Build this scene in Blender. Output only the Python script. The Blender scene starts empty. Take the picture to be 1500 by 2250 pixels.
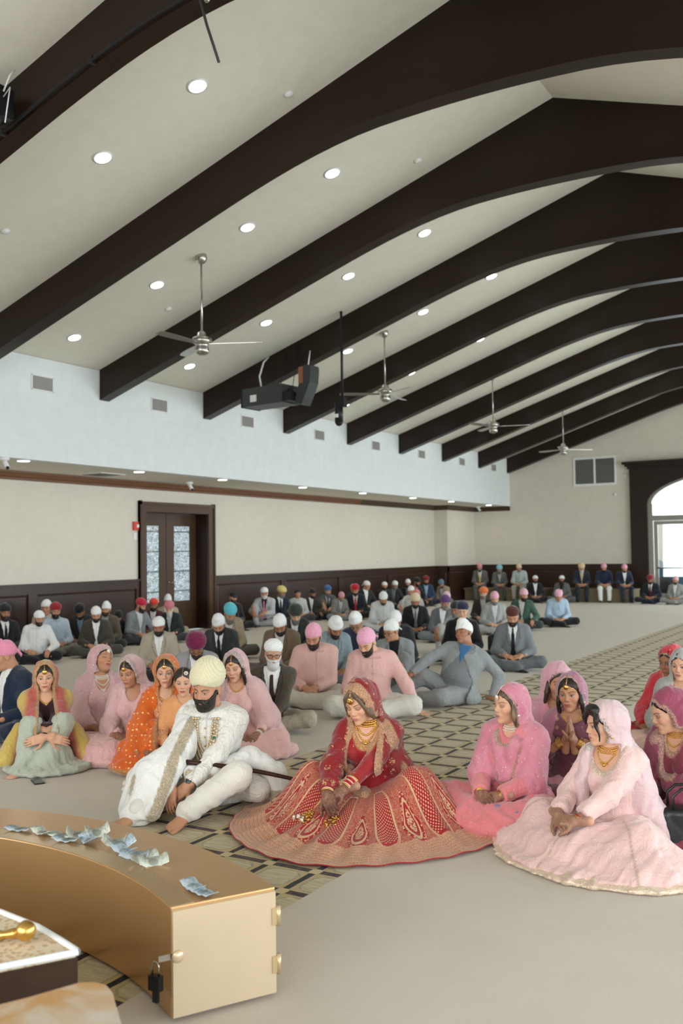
import bpy, bmesh, math, random
import numpy as np
from mathutils import Vector, Matrix
PI = math.pi
SC = bpy.context.scene
COL = SC.collection

# ---------------------------------------------------------------- camera
# world: x across the hall (left wall negative), y along the hall, z up; floor at 0, camera 1.6 m above it
cam_d = bpy.data.cameras.new('camera')
cam = bpy.data.objects.new('camera', cam_d)
COL.objects.link(cam)
cam_d.sensor_fit = 'HORIZONTAL'
cam_d.sensor_width = 24.0
cam_d.lens = 2067.2 * 24.0 / 1500.0
cam_d.clip_end = 200
def cam_basis(yaw=.5396, pitch=.0429, roll=-.0134):
    f = np.array([-math.sin(yaw) * math.cos(pitch), math.cos(yaw) * math.cos(pitch), math.sin(pitch)])
    r = np.cross(f, [0, 0, 1]); r /= np.linalg.norm(r); u = np.cross(r, f)
    return r * math.cos(roll) + u * math.sin(roll), -r * math.sin(roll) + u * math.cos(roll), f
CR, CU, CF = cam_basis()
mw = Matrix.Identity(4)
for i in range(3):
    mw[i][0], mw[i][1], mw[i][2] = CR[i], CU[i], -CF[i]
mw[0][3], mw[1][3], mw[2][3] = 0, 0, 1.6
cam.matrix_world = mw
cam_d.dof.use_dof = True
cam_d.dof.focus_distance = 5.3
cam_d.dof.aperture_fstop = 2.8
SC.camera = cam

# ---------------------------------------------------------------- world, daylight, exposure
world = bpy.data.worlds.new('world'); SC.world = world; world.use_nodes = True
wb = world.node_tree.nodes['Background']
wb.inputs[0].default_value = (.86, .93, 1.0, 1)
wb.inputs[1].default_value = 1.9
SC.view_settings.view_transform = 'Standard'
SC.view_settings.look = 'None'
SC.view_settings.gamma = 1
SC.view_settings.use_curve_mapping = False
SC.view_settings.exposure = 0.24
X_DOOR = -3.54
def area(name, loc, rot, sx, sy, power, color):
    d = bpy.data.lights.new(name, 'AREA'); d.shape = 'RECTANGLE'; d.size = sx; d.size_y = sy
    d.energy = power; d.color = color
    o = bpy.data.objects.new(name, d); o.location = loc; o.rotation_euler = rot; COL.objects.link(o)
    return o
# daylight through the window row of the right-hand side and the tall windows behind the camera
area('window_light_right', (5.7, 4.5, 1.75), (0, math.radians(90), 0), 2.6, 12, 560, (.80, .92, 1.0))
area('window_light_far_right', (5.7, 20.0, 1.75), (0, math.radians(90), 0), 2.6, 17, 1250, (.80, .92, 1.0))
area('window_light_entrance', (X_DOOR, 30.6, 2.2), (math.radians(-96), 0, 0), 6, 3.0, 170, (.82, .93, 1.0))
area('window_light_back', (-3.2, -4.6, 2.6), (math.radians(66), 0, 0), 11, 3.0, 420, (.95, .97, 1.0))

# ---------------------------------------------------------------- helpers
def tag(o, label=None, cat=None, group=None, kind=None):
    if label: o['label'] = label
    if cat: o['category'] = cat
    if group: o['group'] = group
    if kind: o['kind'] = kind
    return o
def empty(name, loc=(0, 0, 0), rz=0.0):
    o = bpy.data.objects.new(name, None); o.empty_display_size = .1
    o.location = loc; o.rotation_euler = (0, 0, rz); COL.objects.link(o)
    return o
def link(name, me, mat=None, parent=None, loc=None, color=None):
    o = bpy.data.objects.new(name, me); COL.objects.link(o)
    if mat is not None:
        if mat.get('cd') and 'Cd' not in me.attributes:
            at_ = me.color_attributes.new('Cd', 'FLOAT_COLOR', 'POINT'); at_.data.foreach_set('color', [0.0] * (4 * len(me.vertices)))
        if not me.materials: me.materials.append(mat)
        if me.materials[0] is not mat:
            o.material_slots[0].link = 'OBJECT'; o.material_slots[0].material = mat
    if parent is not None: o.parent = parent
    if loc is not None: o.location = loc
    if color is not None: o.color = (*color, 1)
    return o
class MB:
    """collects simple solids and links them as one mesh"""
    def __init__(s): s.v = []; s.f = []; s.sm = []
    def add(s, v, f, smooth=False):
        n = len(s.v); s.v += [tuple(p) for p in v]; s.f += [tuple(i + n for i in q) for q in f]; s.sm += [smooth] * len(f)
    def box(s, x0, x1, y0, y1, z0, z1, M=None):
        v = [(x, y, z) for x in (x0, x1) for y in (y0, y1) for z in (z0, z1)]
        if M is not None: v = [tuple(M @ Vector(p)) for p in v]
        s.add(v, [(0, 1, 3, 2), (4, 6, 7, 5), (0, 4, 5, 1), (2, 3, 7, 6), (0, 2, 6, 4), (1, 5, 7, 3)])
        return s
    def prism(s, poly, a, b, axis='y'):
        n = len(poly)
        def P(p, t): return (p[0], t, p[1]) if axis == 'y' else ((t, p[0], p[1]) if axis == 'x' else (p[0], p[1], t))
        v = [P(p, a) for p in poly] + [P(p, b) for p in poly]
        f = [tuple(range(n)), tuple(range(2 * n - 1, n - 1, -1))] + [(i, i + n, (i + 1) % n + n, (i + 1) % n) for i in range(n)]
        s.add(v, f); return s
    def tube(s, pts, r, n=8, cap=True):
        pts = [Vector(p) for p in pts]; rs = r if isinstance(r, (list, tuple)) else [r] * len(pts)
        v = []; f = []; prev = None
        for i, p in enumerate(pts):
            d = (pts[min(i + 1, len(pts) - 1)] - pts[max(i - 1, 0)])
            d = d.normalized() if d.length > 1e-9 else Vector((0, 0, 1))
            a = prev if prev is not None else (Vector((0, 0, 1)) if abs(d.z) < .9 else Vector((1, 0, 0)))
            e = (a - d * a.dot(d)).normalized(); prev = e; g = d.cross(e)
            for k in range(n):
                t = 2 * PI * k / n; v.append(p + (e * math.cos(t) + g * math.sin(t)) * rs[i])
        for i in range(len(pts) - 1):
            for k in range(n):
                f.append((i * n + k, i * n + (k + 1) % n, (i + 1) * n + (k + 1) % n, (i + 1) * n + k))
        if cap:
            f.append(tuple(range(n - 1, -1, -1))); f.append(tuple((len(pts) - 1) * n + k for k in range(n)))
        s.add(v, f, True); return s
    def lathe(s, prof, n=16, M=None):
        v = []; f = []
        for r, z in prof:
            for k in range(n):
                t = 2 * PI * k / n; v.append(Vector((r * math.cos(t), r * math.sin(t), z)))
        for i in range(len(prof) - 1):
            for k in range(n):
                f.append((i * n + k, i * n + (k + 1) % n, (i + 1) * n + (k + 1) % n, (i + 1) * n + k))
        f.append(tuple(range(n - 1, -1, -1))); f.append(tuple((len(prof) - 1) * n + k for k in range(n)))
        if M is not None: v = [M @ p for p in v]
        s.add(v, f, True); return s
    def ball(s, c, r, n=8, m=5, sc=(1, 1, 1)):
        prof = [(r * math.sin(PI * (i + .02) / (m + .04)), -r * math.cos(PI * (i + .02) / (m + .04))) for i in range(m + 1)]
        M = Matrix.Translation(c) @ Matrix.Diagonal((*sc, 1))
        return s.lathe(prof, n, M)
    def mesh(s, name='mesh'):
        me = bpy.data.meshes.new(name); me.from_pydata([tuple(p) for p in s.v], [], s.f)
        me.polygons.foreach_set('use_smooth', s.sm); me.update(); return me
    def build(s, name, mat, parent=None, loc=None, color=None):
        return link(name, s.mesh(name), mat, parent, loc, color)

# ---------------------------------------------------------------- node expressions
class E:
    """socket wrapper: arithmetic builds Math nodes"""
    def __init__(s, T, x): s.T = T; s.x = x
    def _m(s, op, *a, clamp=False):
        n = s.T.nodes.new('ShaderNodeMath'); n.operation = op; n.use_clamp = clamp
        for i, q in enumerate((s,) + a):
            q = q.x if isinstance(q, E) else q
            if isinstance(q, (int, float)): n.inputs[i].default_value = q
            else: s.T.links.new(q, n.inputs[i])
        return E(s.T, n.outputs[0])
    def __add__(s, o): return s._m('ADD', o)
    __radd__ = __add__
    def __sub__(s, o): return s._m('SUBTRACT', o)
    def __rsub__(s, o): return (s * -1.0) + o
    def __mul__(s, o): return s._m('MULTIPLY', o)
    __rmul__ = __mul__
    def __truediv__(s, o): return s._m('DIVIDE', o)
    def abs(s): return s._m('ABSOLUTE')
    def fract(s): return s._m('FRACT')
    def floor(s): return s._m('FLOOR')
    def sin(s): return s._m('SINE')
    def cos(s): return s._m('COSINE')
    def sqrt(s): return s._m('SQRT')
    def max(s, o): return s._m('MAXIMUM', o)
    def min(s, o): return s._m('MINIMUM', o)
    def pow(s, o): return s._m('POWER', o)
    def lt(s, o): return s._m('LESS_THAN', o)
    def gt(s, o): return s._m('GREATER_THAN', o)
    def mod(s, o): return s._m('FLOORED_MODULO', o)
    def sat(s): return s._m('ADD', 0.0, clamp=True)
    def step(s, a, b):   # linear ramp a..b
        return ((s - a) * (1.0 / (b - a))).sat()
class MT:
    """material builder"""
    def __init__(s, name, rough=.6, metal=0.0, spec=.3, **kw):
        s.m = bpy.data.materials.new(name); s.m.use_nodes = True; s.T = s.m.node_tree
        s.b = s.T.nodes['Principled BSDF']
        s.b.inputs['Roughness'].default_value = rough; s.b.inputs['Metallic'].default_value = metal
        s.b.inputs['Specular IOR Level'].default_value = spec
        for k, v in kw.items(): s.b.inputs[k.replace('_', ' ')].default_value = v
    def val(s, x): return E(s.T, x)
    def coord(s, kind='Object'):
        n = s.T.nodes.new('ShaderNodeTexCoord'); q = s.T.nodes.new('ShaderNodeSeparateXYZ')
        s.T.links.new(n.outputs[kind], q.inputs[0]); s.vec = n.outputs[kind]
        return [E(s.T, q.outputs[i]) for i in range(3)]
    def combine(s, x, y, z):
        n = s.T.nodes.new('ShaderNodeCombineXYZ')
        for i, q in enumerate((x, y, z)):
            if isinstance(q, E): s.T.links.new(q.x, n.inputs[i])
            else: n.inputs[i].default_value = q
        return n.outputs[0]
    def noise(s, scale, detail=2, vec=None, rough=.5, dist=0.0):
        n = s.T.nodes.new('ShaderNodeTexNoise'); n.inputs['Scale'].default_value = scale
        n.inputs['Detail'].default_value = detail; n.inputs['Roughness'].default_value = rough
        n.inputs['Distortion'].default_value = dist
        if vec is None: vec = s.objvec()
        s.T.links.new(vec, n.inputs['Vector']); return E(s.T, n.outputs[0])
    def voro(s, scale, vec=None, feature='F1', out='Distance', rnd=1.0):
        n = s.T.nodes.new('ShaderNodeTexVoronoi'); n.feature = feature; n.inputs['Scale'].default_value = scale
        n.inputs['Randomness'].default_value = rnd
        if vec is None: vec = s.objvec()
        s.T.links.new(vec, n.inputs['Vector'])
        return E(s.T, n.outputs[out]) if out == 'Distance' else n.outputs[out]
    def objvec(s):
        if not hasattr(s, '_ov'): s._ov = s.T.nodes.new('ShaderNodeTexCoord').outputs['Object']
        return s._ov
    def objcolor(s):
        return s.T.nodes.new('ShaderNodeObjectInfo').outputs['Color']
    def attr(s, name, out='Fac'):
        n = s.T.nodes.new('ShaderNodeAttribute'); n.attribute_name = name
        return E(s.T, n.outputs['Fac']) if out == 'Fac' else n.outputs[out]
    def mix(s, a, b, fac, blend='MIX'):
        n = s.T.nodes.new('ShaderNodeMix'); n.data_type = 'RGBA'; n.blend_type = blend; n.clamp_factor = True
        def put(q, i):
            if isinstance(q, E): q = q.x
            if isinstance(q, (tuple, list)): n.inputs[i].default_value = (*q[:3], 1)
            elif isinstance(q, (int, float)): n.inputs[i].default_value = q if i == 0 else (q, q, q, 1)
            else: s.T.links.new(q, n.inputs[i])
        put(fac, 0); put(a, 6); put(b, 7); return n.outputs[2]
    def color(s, c):
        if isinstance(c, (tuple, list)): s.b.inputs['Base Color'].default_value = (*c[:3], 1)
        else: s.T.links.new(c.x if isinstance(c, E) else c, s.b.inputs['Base Color'])
        return s
    def put(s, name, e): s.T.links.new(e.x if isinstance(e, E) else e, s.b.inputs[name]); return s
    def bump(s, e, strength=.3, dist=.01):
        n = s.T.nodes.new('ShaderNodeBump'); n.inputs['Strength'].default_value = strength; n.inputs['Distance'].default_value = dist
        s.T.links.new(e.x, n.inputs['Height']); s.T.links.new(n.outputs[0], s.b.inputs['Normal']); return s
def srgb(r, g, b):
    return tuple(((c / 255) / 12.92 if c / 255 < .04045 else ((c / 255 + .055) / 1.055) ** 2.4) for c in (r, g, b))
def plain(name, c, rough=.6, metal=0.0, spec=.3, bump=None):
    m = MT(name, rough, metal, spec)
    n = m.noise(6, 3)
    m.color(m.mix(tuple(x * .93 for x in c), tuple(min(1, x * 1.05) for x in c), n))
    if bump: m.bump(m.noise(bump[0], 3), bump[1], bump[2])
    return m.m
# ================================================================ THE SETTING
X_FASC, X_WALL, X_MID, X_R, Y_FAR, Y_BACK = -11.22, -12.96, -3.54, 4.14, 29.6, -4.8
Z_SOF, Z_EAVE, Z_RIDGE, Z_WAIN = 3.055, 4.634, 7.15, 1.12
def zceil(x): return Z_RIDGE - abs(x - X_MID) * (Z_RIDGE - Z_EAVE) / (X_MID - X_FASC)

def wood(name, dark, light, rough=.34, sx=1.0, along='x'):
    m = MT(name, rough, 0, .28)
    x, y, z = m.coord('Object')
    v = m.combine(x * (1.5 if along == 'x' else 30), y * (1.5 if along == 'y' else 30), z * (1.5 if along == 'z' else 30))
    n = m.noise(1.0, 4, v, .6); n2 = m.noise(.8, 2)
    m.color(m.mix(dark, light, (n * .7 + n2 * .5 - .1).sat()))
    m.put('Roughness', n * .2 + (rough - .08)); m.bump(n, .08, .004)
    return m.m
M_beam = wood('dark stained beam wood', srgb(22, 14, 8), srgb(46, 29, 17), .34)
M_wain = wood('wainscot wood', srgb(42, 29, 21), srgb(68, 47, 34), .30, along='y')
M_dark = wood('portal wood', srgb(30, 20, 13), srgb(50, 34, 23), .35, along='z')
M_crown = wood('crown wood', srgb(96, 62, 42), srgb(132, 90, 62), .35, along='y')
M_doorw = wood('door wood', srgb(58, 40, 27), srgb(92, 66, 45), .35, along='z')
M_white = plain('white fascia paint', srgb(232, 236, 234), .8, bump=(90, .05, .002))
M_ceil = plain('ceiling paint', srgb(229, 224, 209), .85, bump=(120, .06, .002))
M_beige = plain('beige wall paint', srgb(218, 211, 196), .85, bump=(110, .05, .002))
M_plastic = plain('white plastic', srgb(235, 235, 232), .45)
M_chrome = plain('brushed nickel', srgb(190, 186, 178), .28, 1.0)
M_black = plain('black plastic', srgb(28, 28, 29), .4)
M_grey = plain('dark grey plastic', srgb(62, 64, 64), .45)

# carpet with its woven runner
def carpet():
    m = MT('wool carpet with woven runner', .95, 0, .1)
    x, y, z = m.coord('Object')
    wob = m.noise(9, 2) * .02 - .01
    u = (x + wob * .6 + 4.155) / .2836       # six cells wide
    v = (y + wob * .6 - 7.693) / .3045
    inr = (u - 2.99).abs().lt(3.0)
    iu = (u - .5); a = iu.fract(); b = v.fract()          # node at a=0,b=0
    da = (a - .5).abs() * -1 + .5; db = (b - .5).abs() * -1 + .5   # distance to the cell lines
    # longitudinal bars black, transverse bars brown mottled; both stop before the octagons
    barL = da.lt(.062) * db.gt(.11); barT = db.lt(.076) * da.gt(.11)
    octo = (da + db).lt(.165) * da.max(db).lt(.115)
    r = m.mix(srgb(197, 178, 134), srgb(181, 158, 112), m.noise(40, 3))
    ca = (a - .5).abs(); cb = (b - .5).abs()
    panel = ca.max(cb).lt(.33) * (ca + cb).lt(.56)
    ring = (ca.max(cb).max((ca + cb) * .62) - .345).abs().lt(.018)
    streak = m.noise(1.0, 3, m.combine(x * 9, y * 60, 0.0))
    pc = m.mix(srgb(206, 193, 160), srgb(176, 165, 132), streak.step(.35, .7))
    r = m.mix(r, pc, panel); r = m.mix(r, srgb(150, 146, 112), ring * m.noise(30, 2).step(.3, .6))
    r = m.mix(r, srgb(204, 186, 140), octo)
    br = m.mix(srgb(38, 26, 22), srgb(84, 60, 46), m.noise(1.0, 2, m.combine(x * 45, y * 8, 0.0)).step(.4, .65))
    r = m.mix(r, br, barT); r = m.mix(r, srgb(24, 20, 18), barL)
    base = m.mix(srgb(203, 193, 177), srgb(214, 205, 190), m.noise(3.0, 4))
    fib = m.noise(260, 2)
    base = m.mix(base, srgb(170, 160, 143), fib.step(.5, .75) * .35)
    r = m.mix(base, r, inr)
    m.color(r); m.bump(m.noise(300, 3), .5, .006)
    m.b.inputs['Sheen Weight'].default_value = .15
    return m.m
MB().box(X_WALL - .1, X_R + 1.9, Y_BACK, Y_FAR + .1, -.2, 0).build('floor', carpet()).__setitem__('kind', 'structure')
def struct(mb, name, mat): return tag(mb.build(name, mat), kind='structure')

# ceiling: two sloping planes as one slab
c = MB(); ov = .15
pts = [(X_FASC - .3, zceil(X_FASC - .3)), (X_MID, Z_RIDGE), (X_R + .3, zceil(X_R + .3))]
c.prism(pts + [(p[0], p[1] + .2) for p in reversed(pts)], Y_BACK, Y_FAR + .1)
struct(c, 'ceiling', M_ceil)
# high fascia walls and the low soffits over the aisles
for nm, a, b, w in (('left', X_FASC, X_FASC - .2, X_WALL), ('right', X_R, X_R + .2, X_R + 1.74)):
    f = MB(); f.box(min(a, b), max(a, b), Y_BACK, Y_FAR, Z_SOF, zceil(a) - .01); struct(f, 'wall_upper_' + nm, M_white)
    f = MB(); f.box(min(b, w), max(b, w), Y_BACK, Y_FAR, Z_SOF + .001, Z_SOF + .15); struct(f, 'ceiling_aisle_' + nm, M_ceil)
# left wall with the door opening
D0, D1, DZ = 13.98, 16.0, 2.5
w = MB(); w.box(X_WALL - .45, X_WALL, Y_BACK, D0, 0, Z_SOF); w.box(X_WALL - .45, X_WALL, D1, Y_FAR, 0, Z_SOF); w.box(X_WALL - .45, X_WALL, D0, D1, DZ, Z_SOF)
struct(w, 'wall_left', M_beige)
struct(MB().box(X_WALL, -12.5, 27.41, Y_FAR, 0, Z_SOF), 'wall_left_column', M_beige)
# far gable wall with the arched entrance
AR = [(-3.54 + 3.22 * math.cos(t), 2.95 + 1.02 * math.sin(t)) for t in np.linspace(PI, 0, 25)]
def gable(name, y0, y1, mat, left, right, top, ar=AR):
    g = MB(); n = len(ar)
    v = []; f = []
    outer = [(left, 0)] + [(left + (right - left) * k / (n - 1), top(left + (right - left) * k / (n - 1))) for k in range(n)] + [(right, 0)]
    inner = [(ar[0][0], 0)] + list(ar) + [(ar[-1][0], 0)]
    for y in (y0, y1):
        v += [(p[0], y, p[1]) for p in outer] + [(p[0], y, p[1]) for p in inner]
    L = len(outer)
    for i in range(L - 1):
        f.append((i, i + 1, L + i + 1, L + i)); f.append((2 * L + i, 3 * L + i, 3 * L + i + 1, 2 * L + i + 1))
        f.append((L + i, L + i + 1, 3 * L + i + 1, 3 * L + i))
        f.append((i + 1, i, 2 * L + i, 2 * L + i + 1))
    g.add(v, f); return g
g = gable('wall_far', Y_FAR, Y_FAR + .25, M_beige, X_FASC - .2, X_R + .2, zceil)
g.box(X_WALL - .4, X_FASC - .2, Y_FAR, Y_FAR + .25, 0, Z_SOF + .2)
struct(g, 'wall_far', M_beige)
# wall behind the camera: piers and a band over its tall windows
b = MB(); b.prism([(X_FASC, 5.1), (X_R, 5.1), (X_R, Z_EAVE), (X_MID, Z_RIDGE), (X_FASC, Z_EAVE)][1:], Y_BACK - .2, Y_BACK)
for x in (-13.0, -9.2, -3.6, 2.4, 5.6): b.box(x - .25, x + .25, Y_BACK - .2, Y_BACK, 0, 5.0)
struct(b, 'wall_back', M_beige)
r = MB()
for k in range(14): r.box(X_R + 1.5, X_R + 1.75, -4.7 + k * 2.64, -4.2 + k * 2.64, 0, Z_SOF)
r.box(X_R + 1.5, X_R + 1.75, Y_BACK, Y_FAR, 0, .35)
struct(r, 'wall_right', M_beige)

# portal woodwork round the entrance
p = gable('trim', Y_FAR - .14, Y_FAR - .001, M_dark, -7.27, .19, lambda x: 4.1, AR)
tr = struct(p, 'trim_1', M_dark)
q = MB()
for k, (o, z0, z1) in enumerate(((.05, 4.05, 4.12), (.11, 4.12, 4.19), (.18, 4.19, 4.27))):
    q.box(-7.27 - o, .19 + o, Y_FAR - .14 - o, Y_FAR - .13, z0, z1)
tag(q.build('cornice', M_dark, tr))
M_alu = plain('grey aluminium', srgb(150, 146, 136), .4, .6)
M_out = plain('house render outside', srgb(205, 200, 186), .9)
def glassmat(name):
    m = MT(name, .03, 0, .5); m.b.inputs['Transmission Weight'].default_value = 1.0; m.b.inputs['IOR'].default_value = 1.02
    m.color((.93, .97, .97)); m.b.inputs['Alpha'].default_value = .25; return m.m
M_glass = glassmat('window glass')
w1 = empty('window_1', (X_MID, Y_FAR + .05, 0)); tag(w1, kind='structure')
def L(mb, name, mat, root): o = mb.build(name, mat, root, loc=tuple(-c for c in root.location)); return o
fr = MB()
ar2 = [(X_MID + (x - X_MID) * .965, 2.95 + (z - 2.95) * .94) for x, z in AR]
n = len(AR)
for i in range(n - 1):
    fr.add([(AR[i][0], Y_FAR - .06, AR[i][1]), (AR[i + 1][0], Y_FAR - .06, AR[i + 1][1]), (ar2[i + 1][0], Y_FAR - .06, ar2[i + 1][1]), (ar2[i][0], Y_FAR - .06, ar2[i][1]),
            (AR[i][0], Y_FAR + .1, AR[i][1]), (AR[i + 1][0], Y_FAR + .1, AR[i + 1][1]), (ar2[i + 1][0], Y_FAR + .1, ar2[i + 1][1]), (ar2[i][0], Y_FAR + .1, ar2[i][1])],
           [(0, 1, 2, 3), (2, 6, 7, 3), (0, 4, 5, 1), (4, 7, 6, 5)])
fr.box(-6.76, -6.62, Y_FAR - .06, Y_FAR + .1, 0, 2.95); fr.box(-.46, -.32, Y_FAR - .06, Y_FAR + .1, 0, 2.95)
fr.box(-6.62, -.46, Y_FAR - .06, Y_FAR + .1, 2.44, 2.6)
L(fr, 'window_frame', M_alu, w1)
gl = MB(); gl.box(-6.6, -.5, Y_FAR + .02, Y_FAR + .03, 2.6, 2.95)
gl.prism([(a, z - .003) for a, z in ar2], Y_FAR + .02, Y_FAR + .03); L(gl, 'window_pane', M_glass, w1)
for k in range(4):
    x0 = -6.6 + k * 1.53
    d = empty('door_%d' % (k + 2), (x0, Y_FAR, 0)); tag(d, kind='structure')
    f = MB(); f.box(x0, x0 + .11, Y_FAR - .02, Y_FAR + .04, 0, 2.42); f.box(x0 + 1.4, x0 + 1.51, Y_FAR - .02, Y_FAR + .04, 0, 2.42)
    f.box(x0 + .11, x0 + 1.4, Y_FAR - .02, Y_FAR + .04, 2.32, 2.42); f.box(x0 + .11, x0 + 1.4, Y_FAR - .02, Y_FAR + .04, 0, .22)
    L(f, 'door_frame', M_alu, d)
    L(MB().box(x0 + .11, x0 + 1.4, Y_FAR + .005, Y_FAR + .015, .22, 2.32), 'door_pane', M_glass, d)
    L(MB().tube([(x0 + .08, Y_FAR - .07, 1.0), (x0 + 1.42, Y_FAR - .07, 1.0)], .022), 'push_bar', M_chrome, d)
# what stands outside the entrance
o = MB(); o.box(-16, 8, 38, 38.3, 0, 2.7); tag(o.build('garden_wall', M_out), 'pale rendered wall outside beyond the glass entrance doors', 'wall')
struct(MB().box(-70, 70, -60, 90, -.35, -.21).box(-14, 6, Y_FAR + .2, 60, -.21, -.03), 'ground_outside', plain('asphalt outside', srgb(140, 140, 138), .9))
def car_outside():
    root = empty('parked_car', (-8.6, 34.5, -.03)); tag(root, 'dark blue parked car seen low through the glass entrance door', 'car')
    M_cb = plain('car paint blue', srgb(58, 84, 100), .25); M_cg = plain('car glass', srgb(120, 150, 160), .1)
    prof = [(-2.1, .3), (-2.1, .75), (-1.4, .9), (-.8, 1.3), (.7, 1.32), (1.3, .95), (2.1, .85), (2.15, .35)]
    MB().prism(prof, -.85, .85).build('car_body', M_cb, root)
    MB().prism([(-1.2, .95), (-.75, 1.24), (.65, 1.26), (1.1, .97)], -.87, .87).build('car_window', M_cg, root)
    for x in (-1.35, 1.4):
        for y in (-.88, .68): MB().lathe([(.1, 0), (.32, .02), (.33, .18), (.1, .2)], 16, Matrix.Translation((x, y, .32)) @ Matrix.Rotation(-PI / 2, 4, 'X')).build('wheel', M_black, root)
car_outside()

# roof beams
def beam_profile():
    s = (Z_RIDGE - Z_EAVE) / (X_MID - X_FASC); top = []; bot = []
    half = X_MID - X_FASC
    for t in np.linspace(0, 1, 29):
        x = t * half                   # distance from the wall
        line = 4.14 + .331 * x
        # straight part then a flat arch about the ridge: smooth minimum with a shallow parabola
        arc = 6.15 - .030 * (half - x) ** 2
        k = .22; h = min(max(.5 + .5 * (arc - line) / k, 0), 1)
        bot.append((x, arc + (line - arc) * h - k * h * (1 - h)))
    L = [(X_FASC + x, z) for x, z in bot] + [(X_R - x, z) for x, z in reversed(bot[:-1])]
    n = len(L)
    T = [(x, zceil(x) + .01) for x, z in L]
    return L, T
def beam(y0, y1):
    Lb, T = beam_profile(); n = len(Lb); m = MB(); v = []
    for y in (y0, y1): v += [(p[0], y, p[1]) for p in Lb] + [(p[0], y, p[1]) for p in T]
    f = []
    for i in range(n - 1):
        f += [(i, i + 1, n + i + 1, n + i), (2 * n + i, 3 * n + i, 3 * n + i + 1, 2 * n + i + 1), (i + 1, i, 2 * n + i, 2 * n + i + 1), (n + i, n + i + 1, 3 * n + i + 1, 3 * n + i)]
    f += [(0, n, 3 * n, 2 * n), (n - 1, 3 * n - 1, 4 * n - 1, 2 * n - 1)]
    m.add(v, f); return m
BY = [11.092 + 2.644 * k for k in range(-5, 7)] + [29.38]
names = {-2: 'second nearest visible, with black conduit on its face', }
ords = ['behind the camera', 'behind the camera', 'over the camera', 'cut by the top left corner, with a black conduit along it', 'broad nearest full arch across the top of the picture',
        'second full arch, passing behind the nearest fan', 'third full arch, over the hanging grey speaker', 'fourth full arch, behind the grey speaker', 'fifth full arch, right of the hanging camera pole',
        'sixth full arch, behind the second fan', 'third arch from the far gable', 'second arch from the far gable', 'last arch, flat against the far gable wall']
bm0 = beam(0, .21).mesh('roof_beam')
for k, y in enumerate(BY):
    if y < 5: 
        if y < 0: continue
    o = link('roof_beam', bm0, M_beam, None, (0, y, 0))
    tag(o, 'dark arched roof beam, ' + ords[k], 'beam', 'dark arched roof beams')

# crown moulding on the left wall, under the aisle ceiling
def crown(path, name):
    m = MB()
    prof = [(0, 0), (.10, 0), (.10, -.03), (.075, -.045), (.06, -.085), (.03, -.11), (.03, -.145), (0, -.15)]
    pts = [Vector(p) for p in path]; n = len(prof); v = []; f = []
    for i, p in enumerate(pts):
        d1 = (pts[i] - pts[i - 1]).normalized() if i else (pts[1] - pts[0]).normalized()
        d2 = (pts[i + 1] - pts[i]).normalized() if i < len(pts) - 1 else d1
        n1 = Vector((d1.y, -d1.x, 0)); n2 = Vector((d2.y, -d2.x, 0)); nn = (n1 + n2) / (1 + n1.dot(n2))
        for a, z in prof: v.append((p.x + nn.x * a, p.y + nn.y * a, Z_SOF + z))
    for i in range(len(pts) - 1):
        for k in range(n): f.append((i * n + k, (i + 1) * n + k, (i + 1) * n + (k + 1) % n, i * n + (k + 1) % n))
    m.add(v, f); return struct(m, name, M_crown)
crown([(X_WALL, Y_BACK, 0), (X_WALL, 22.6, 0)], 'trim_2')
c3 = crown([(X_WALL, 22.6, 0), (X_WALL, 27.41, 0), (-12.5, 27.41, 0), (-12.5, Y_FAR, 0), (X_FASC, Y_FAR, 0)], 'trim_3')
c3.data.materials[0] = wood('crown wood far', srgb(62, 48, 36), srgb(84, 66, 50), .4, along='y')

# wainscot: backing, rails, stiles and panels, each panel and stile a piece
def wainscot(name, x, ys, nrm=1, far=False):
    """ys = stile centres along the wall"""
    root = empty(name, (0, 0, 0)); tag(root, kind='structure')
    def bx(a0, a1, d, z0, z1, nm):
        if far: MB().box(a0, a1, x - d, x + .001, z0, z1).build(nm, M_wain, root)
        else: MB().box(x - .001, x + d, a0, a1, z0, z1).build(nm, M_wain, root)
    bx(ys[0], ys[-1], .02, 0, Z_WAIN - .01, 'backing')
    bx(ys[0], ys[-1], .075, Z_WAIN - .03, Z_WAIN + .01, 'cap_rail')
    bx(ys[0], ys[-1], .05, Z_WAIN - .17, Z_WAIN - .03, 'top_rail')
    bx(ys[0], ys[-1], .06, 0, .2, 'base_rail')
    for y in ys:
        a, b_ = max(y - .09, ys[0]), min(y + .09, ys[-1])
        bx(a, b_, .045, .2, Z_WAIN - .17, 'stile')
    for a, b_ in zip(ys[:-1], ys[1:]):
        m = MB(); i = .035; a += .09 + .012; b_ -= .09 + .012; z0, z1 = .212, Z_WAIN - .182
        P = lambda s, d, z: ((s, x - d, z) if far else (x + d, s, z))
        v = [P(a, .02, z0), P(b_, .02, z0), P(b_, .02, z1), P(a, .02, z1), P(a + i, .034, z0 + i), P(b_ - i, .034, z0 + i), P(b_ - i, .034, z1 - i), P(a + i, .034, z1 - i)]
        m.add(v, [(4, 5, 6, 7), (0, 1, 5, 4), (1, 2, 6, 5), (2, 3, 7, 6), (3, 0, 4, 7)])
        m.build('panel', M_wain, root)
wainscot('wall_left_wainscot', X_WALL, [-4.8, -2.1, .6, 3.2, 5.8, 8.5, 11.19, 13.83])
wainscot('wall_left_wainscot_far', X_WALL, [16.16, 18.8, 21.46, 24.2, 27.4])
wainscot('wall_column_wainscot', 27.41, [-12.96, -12.45], far=True)
wainscot('wall_column_side_wainscot', -12.5, [27.36, 29.55])
wainscot('wall_far_wainscot', Y_FAR, [-12.44, -10.8, -9.1, -7.27], far=True)

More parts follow.
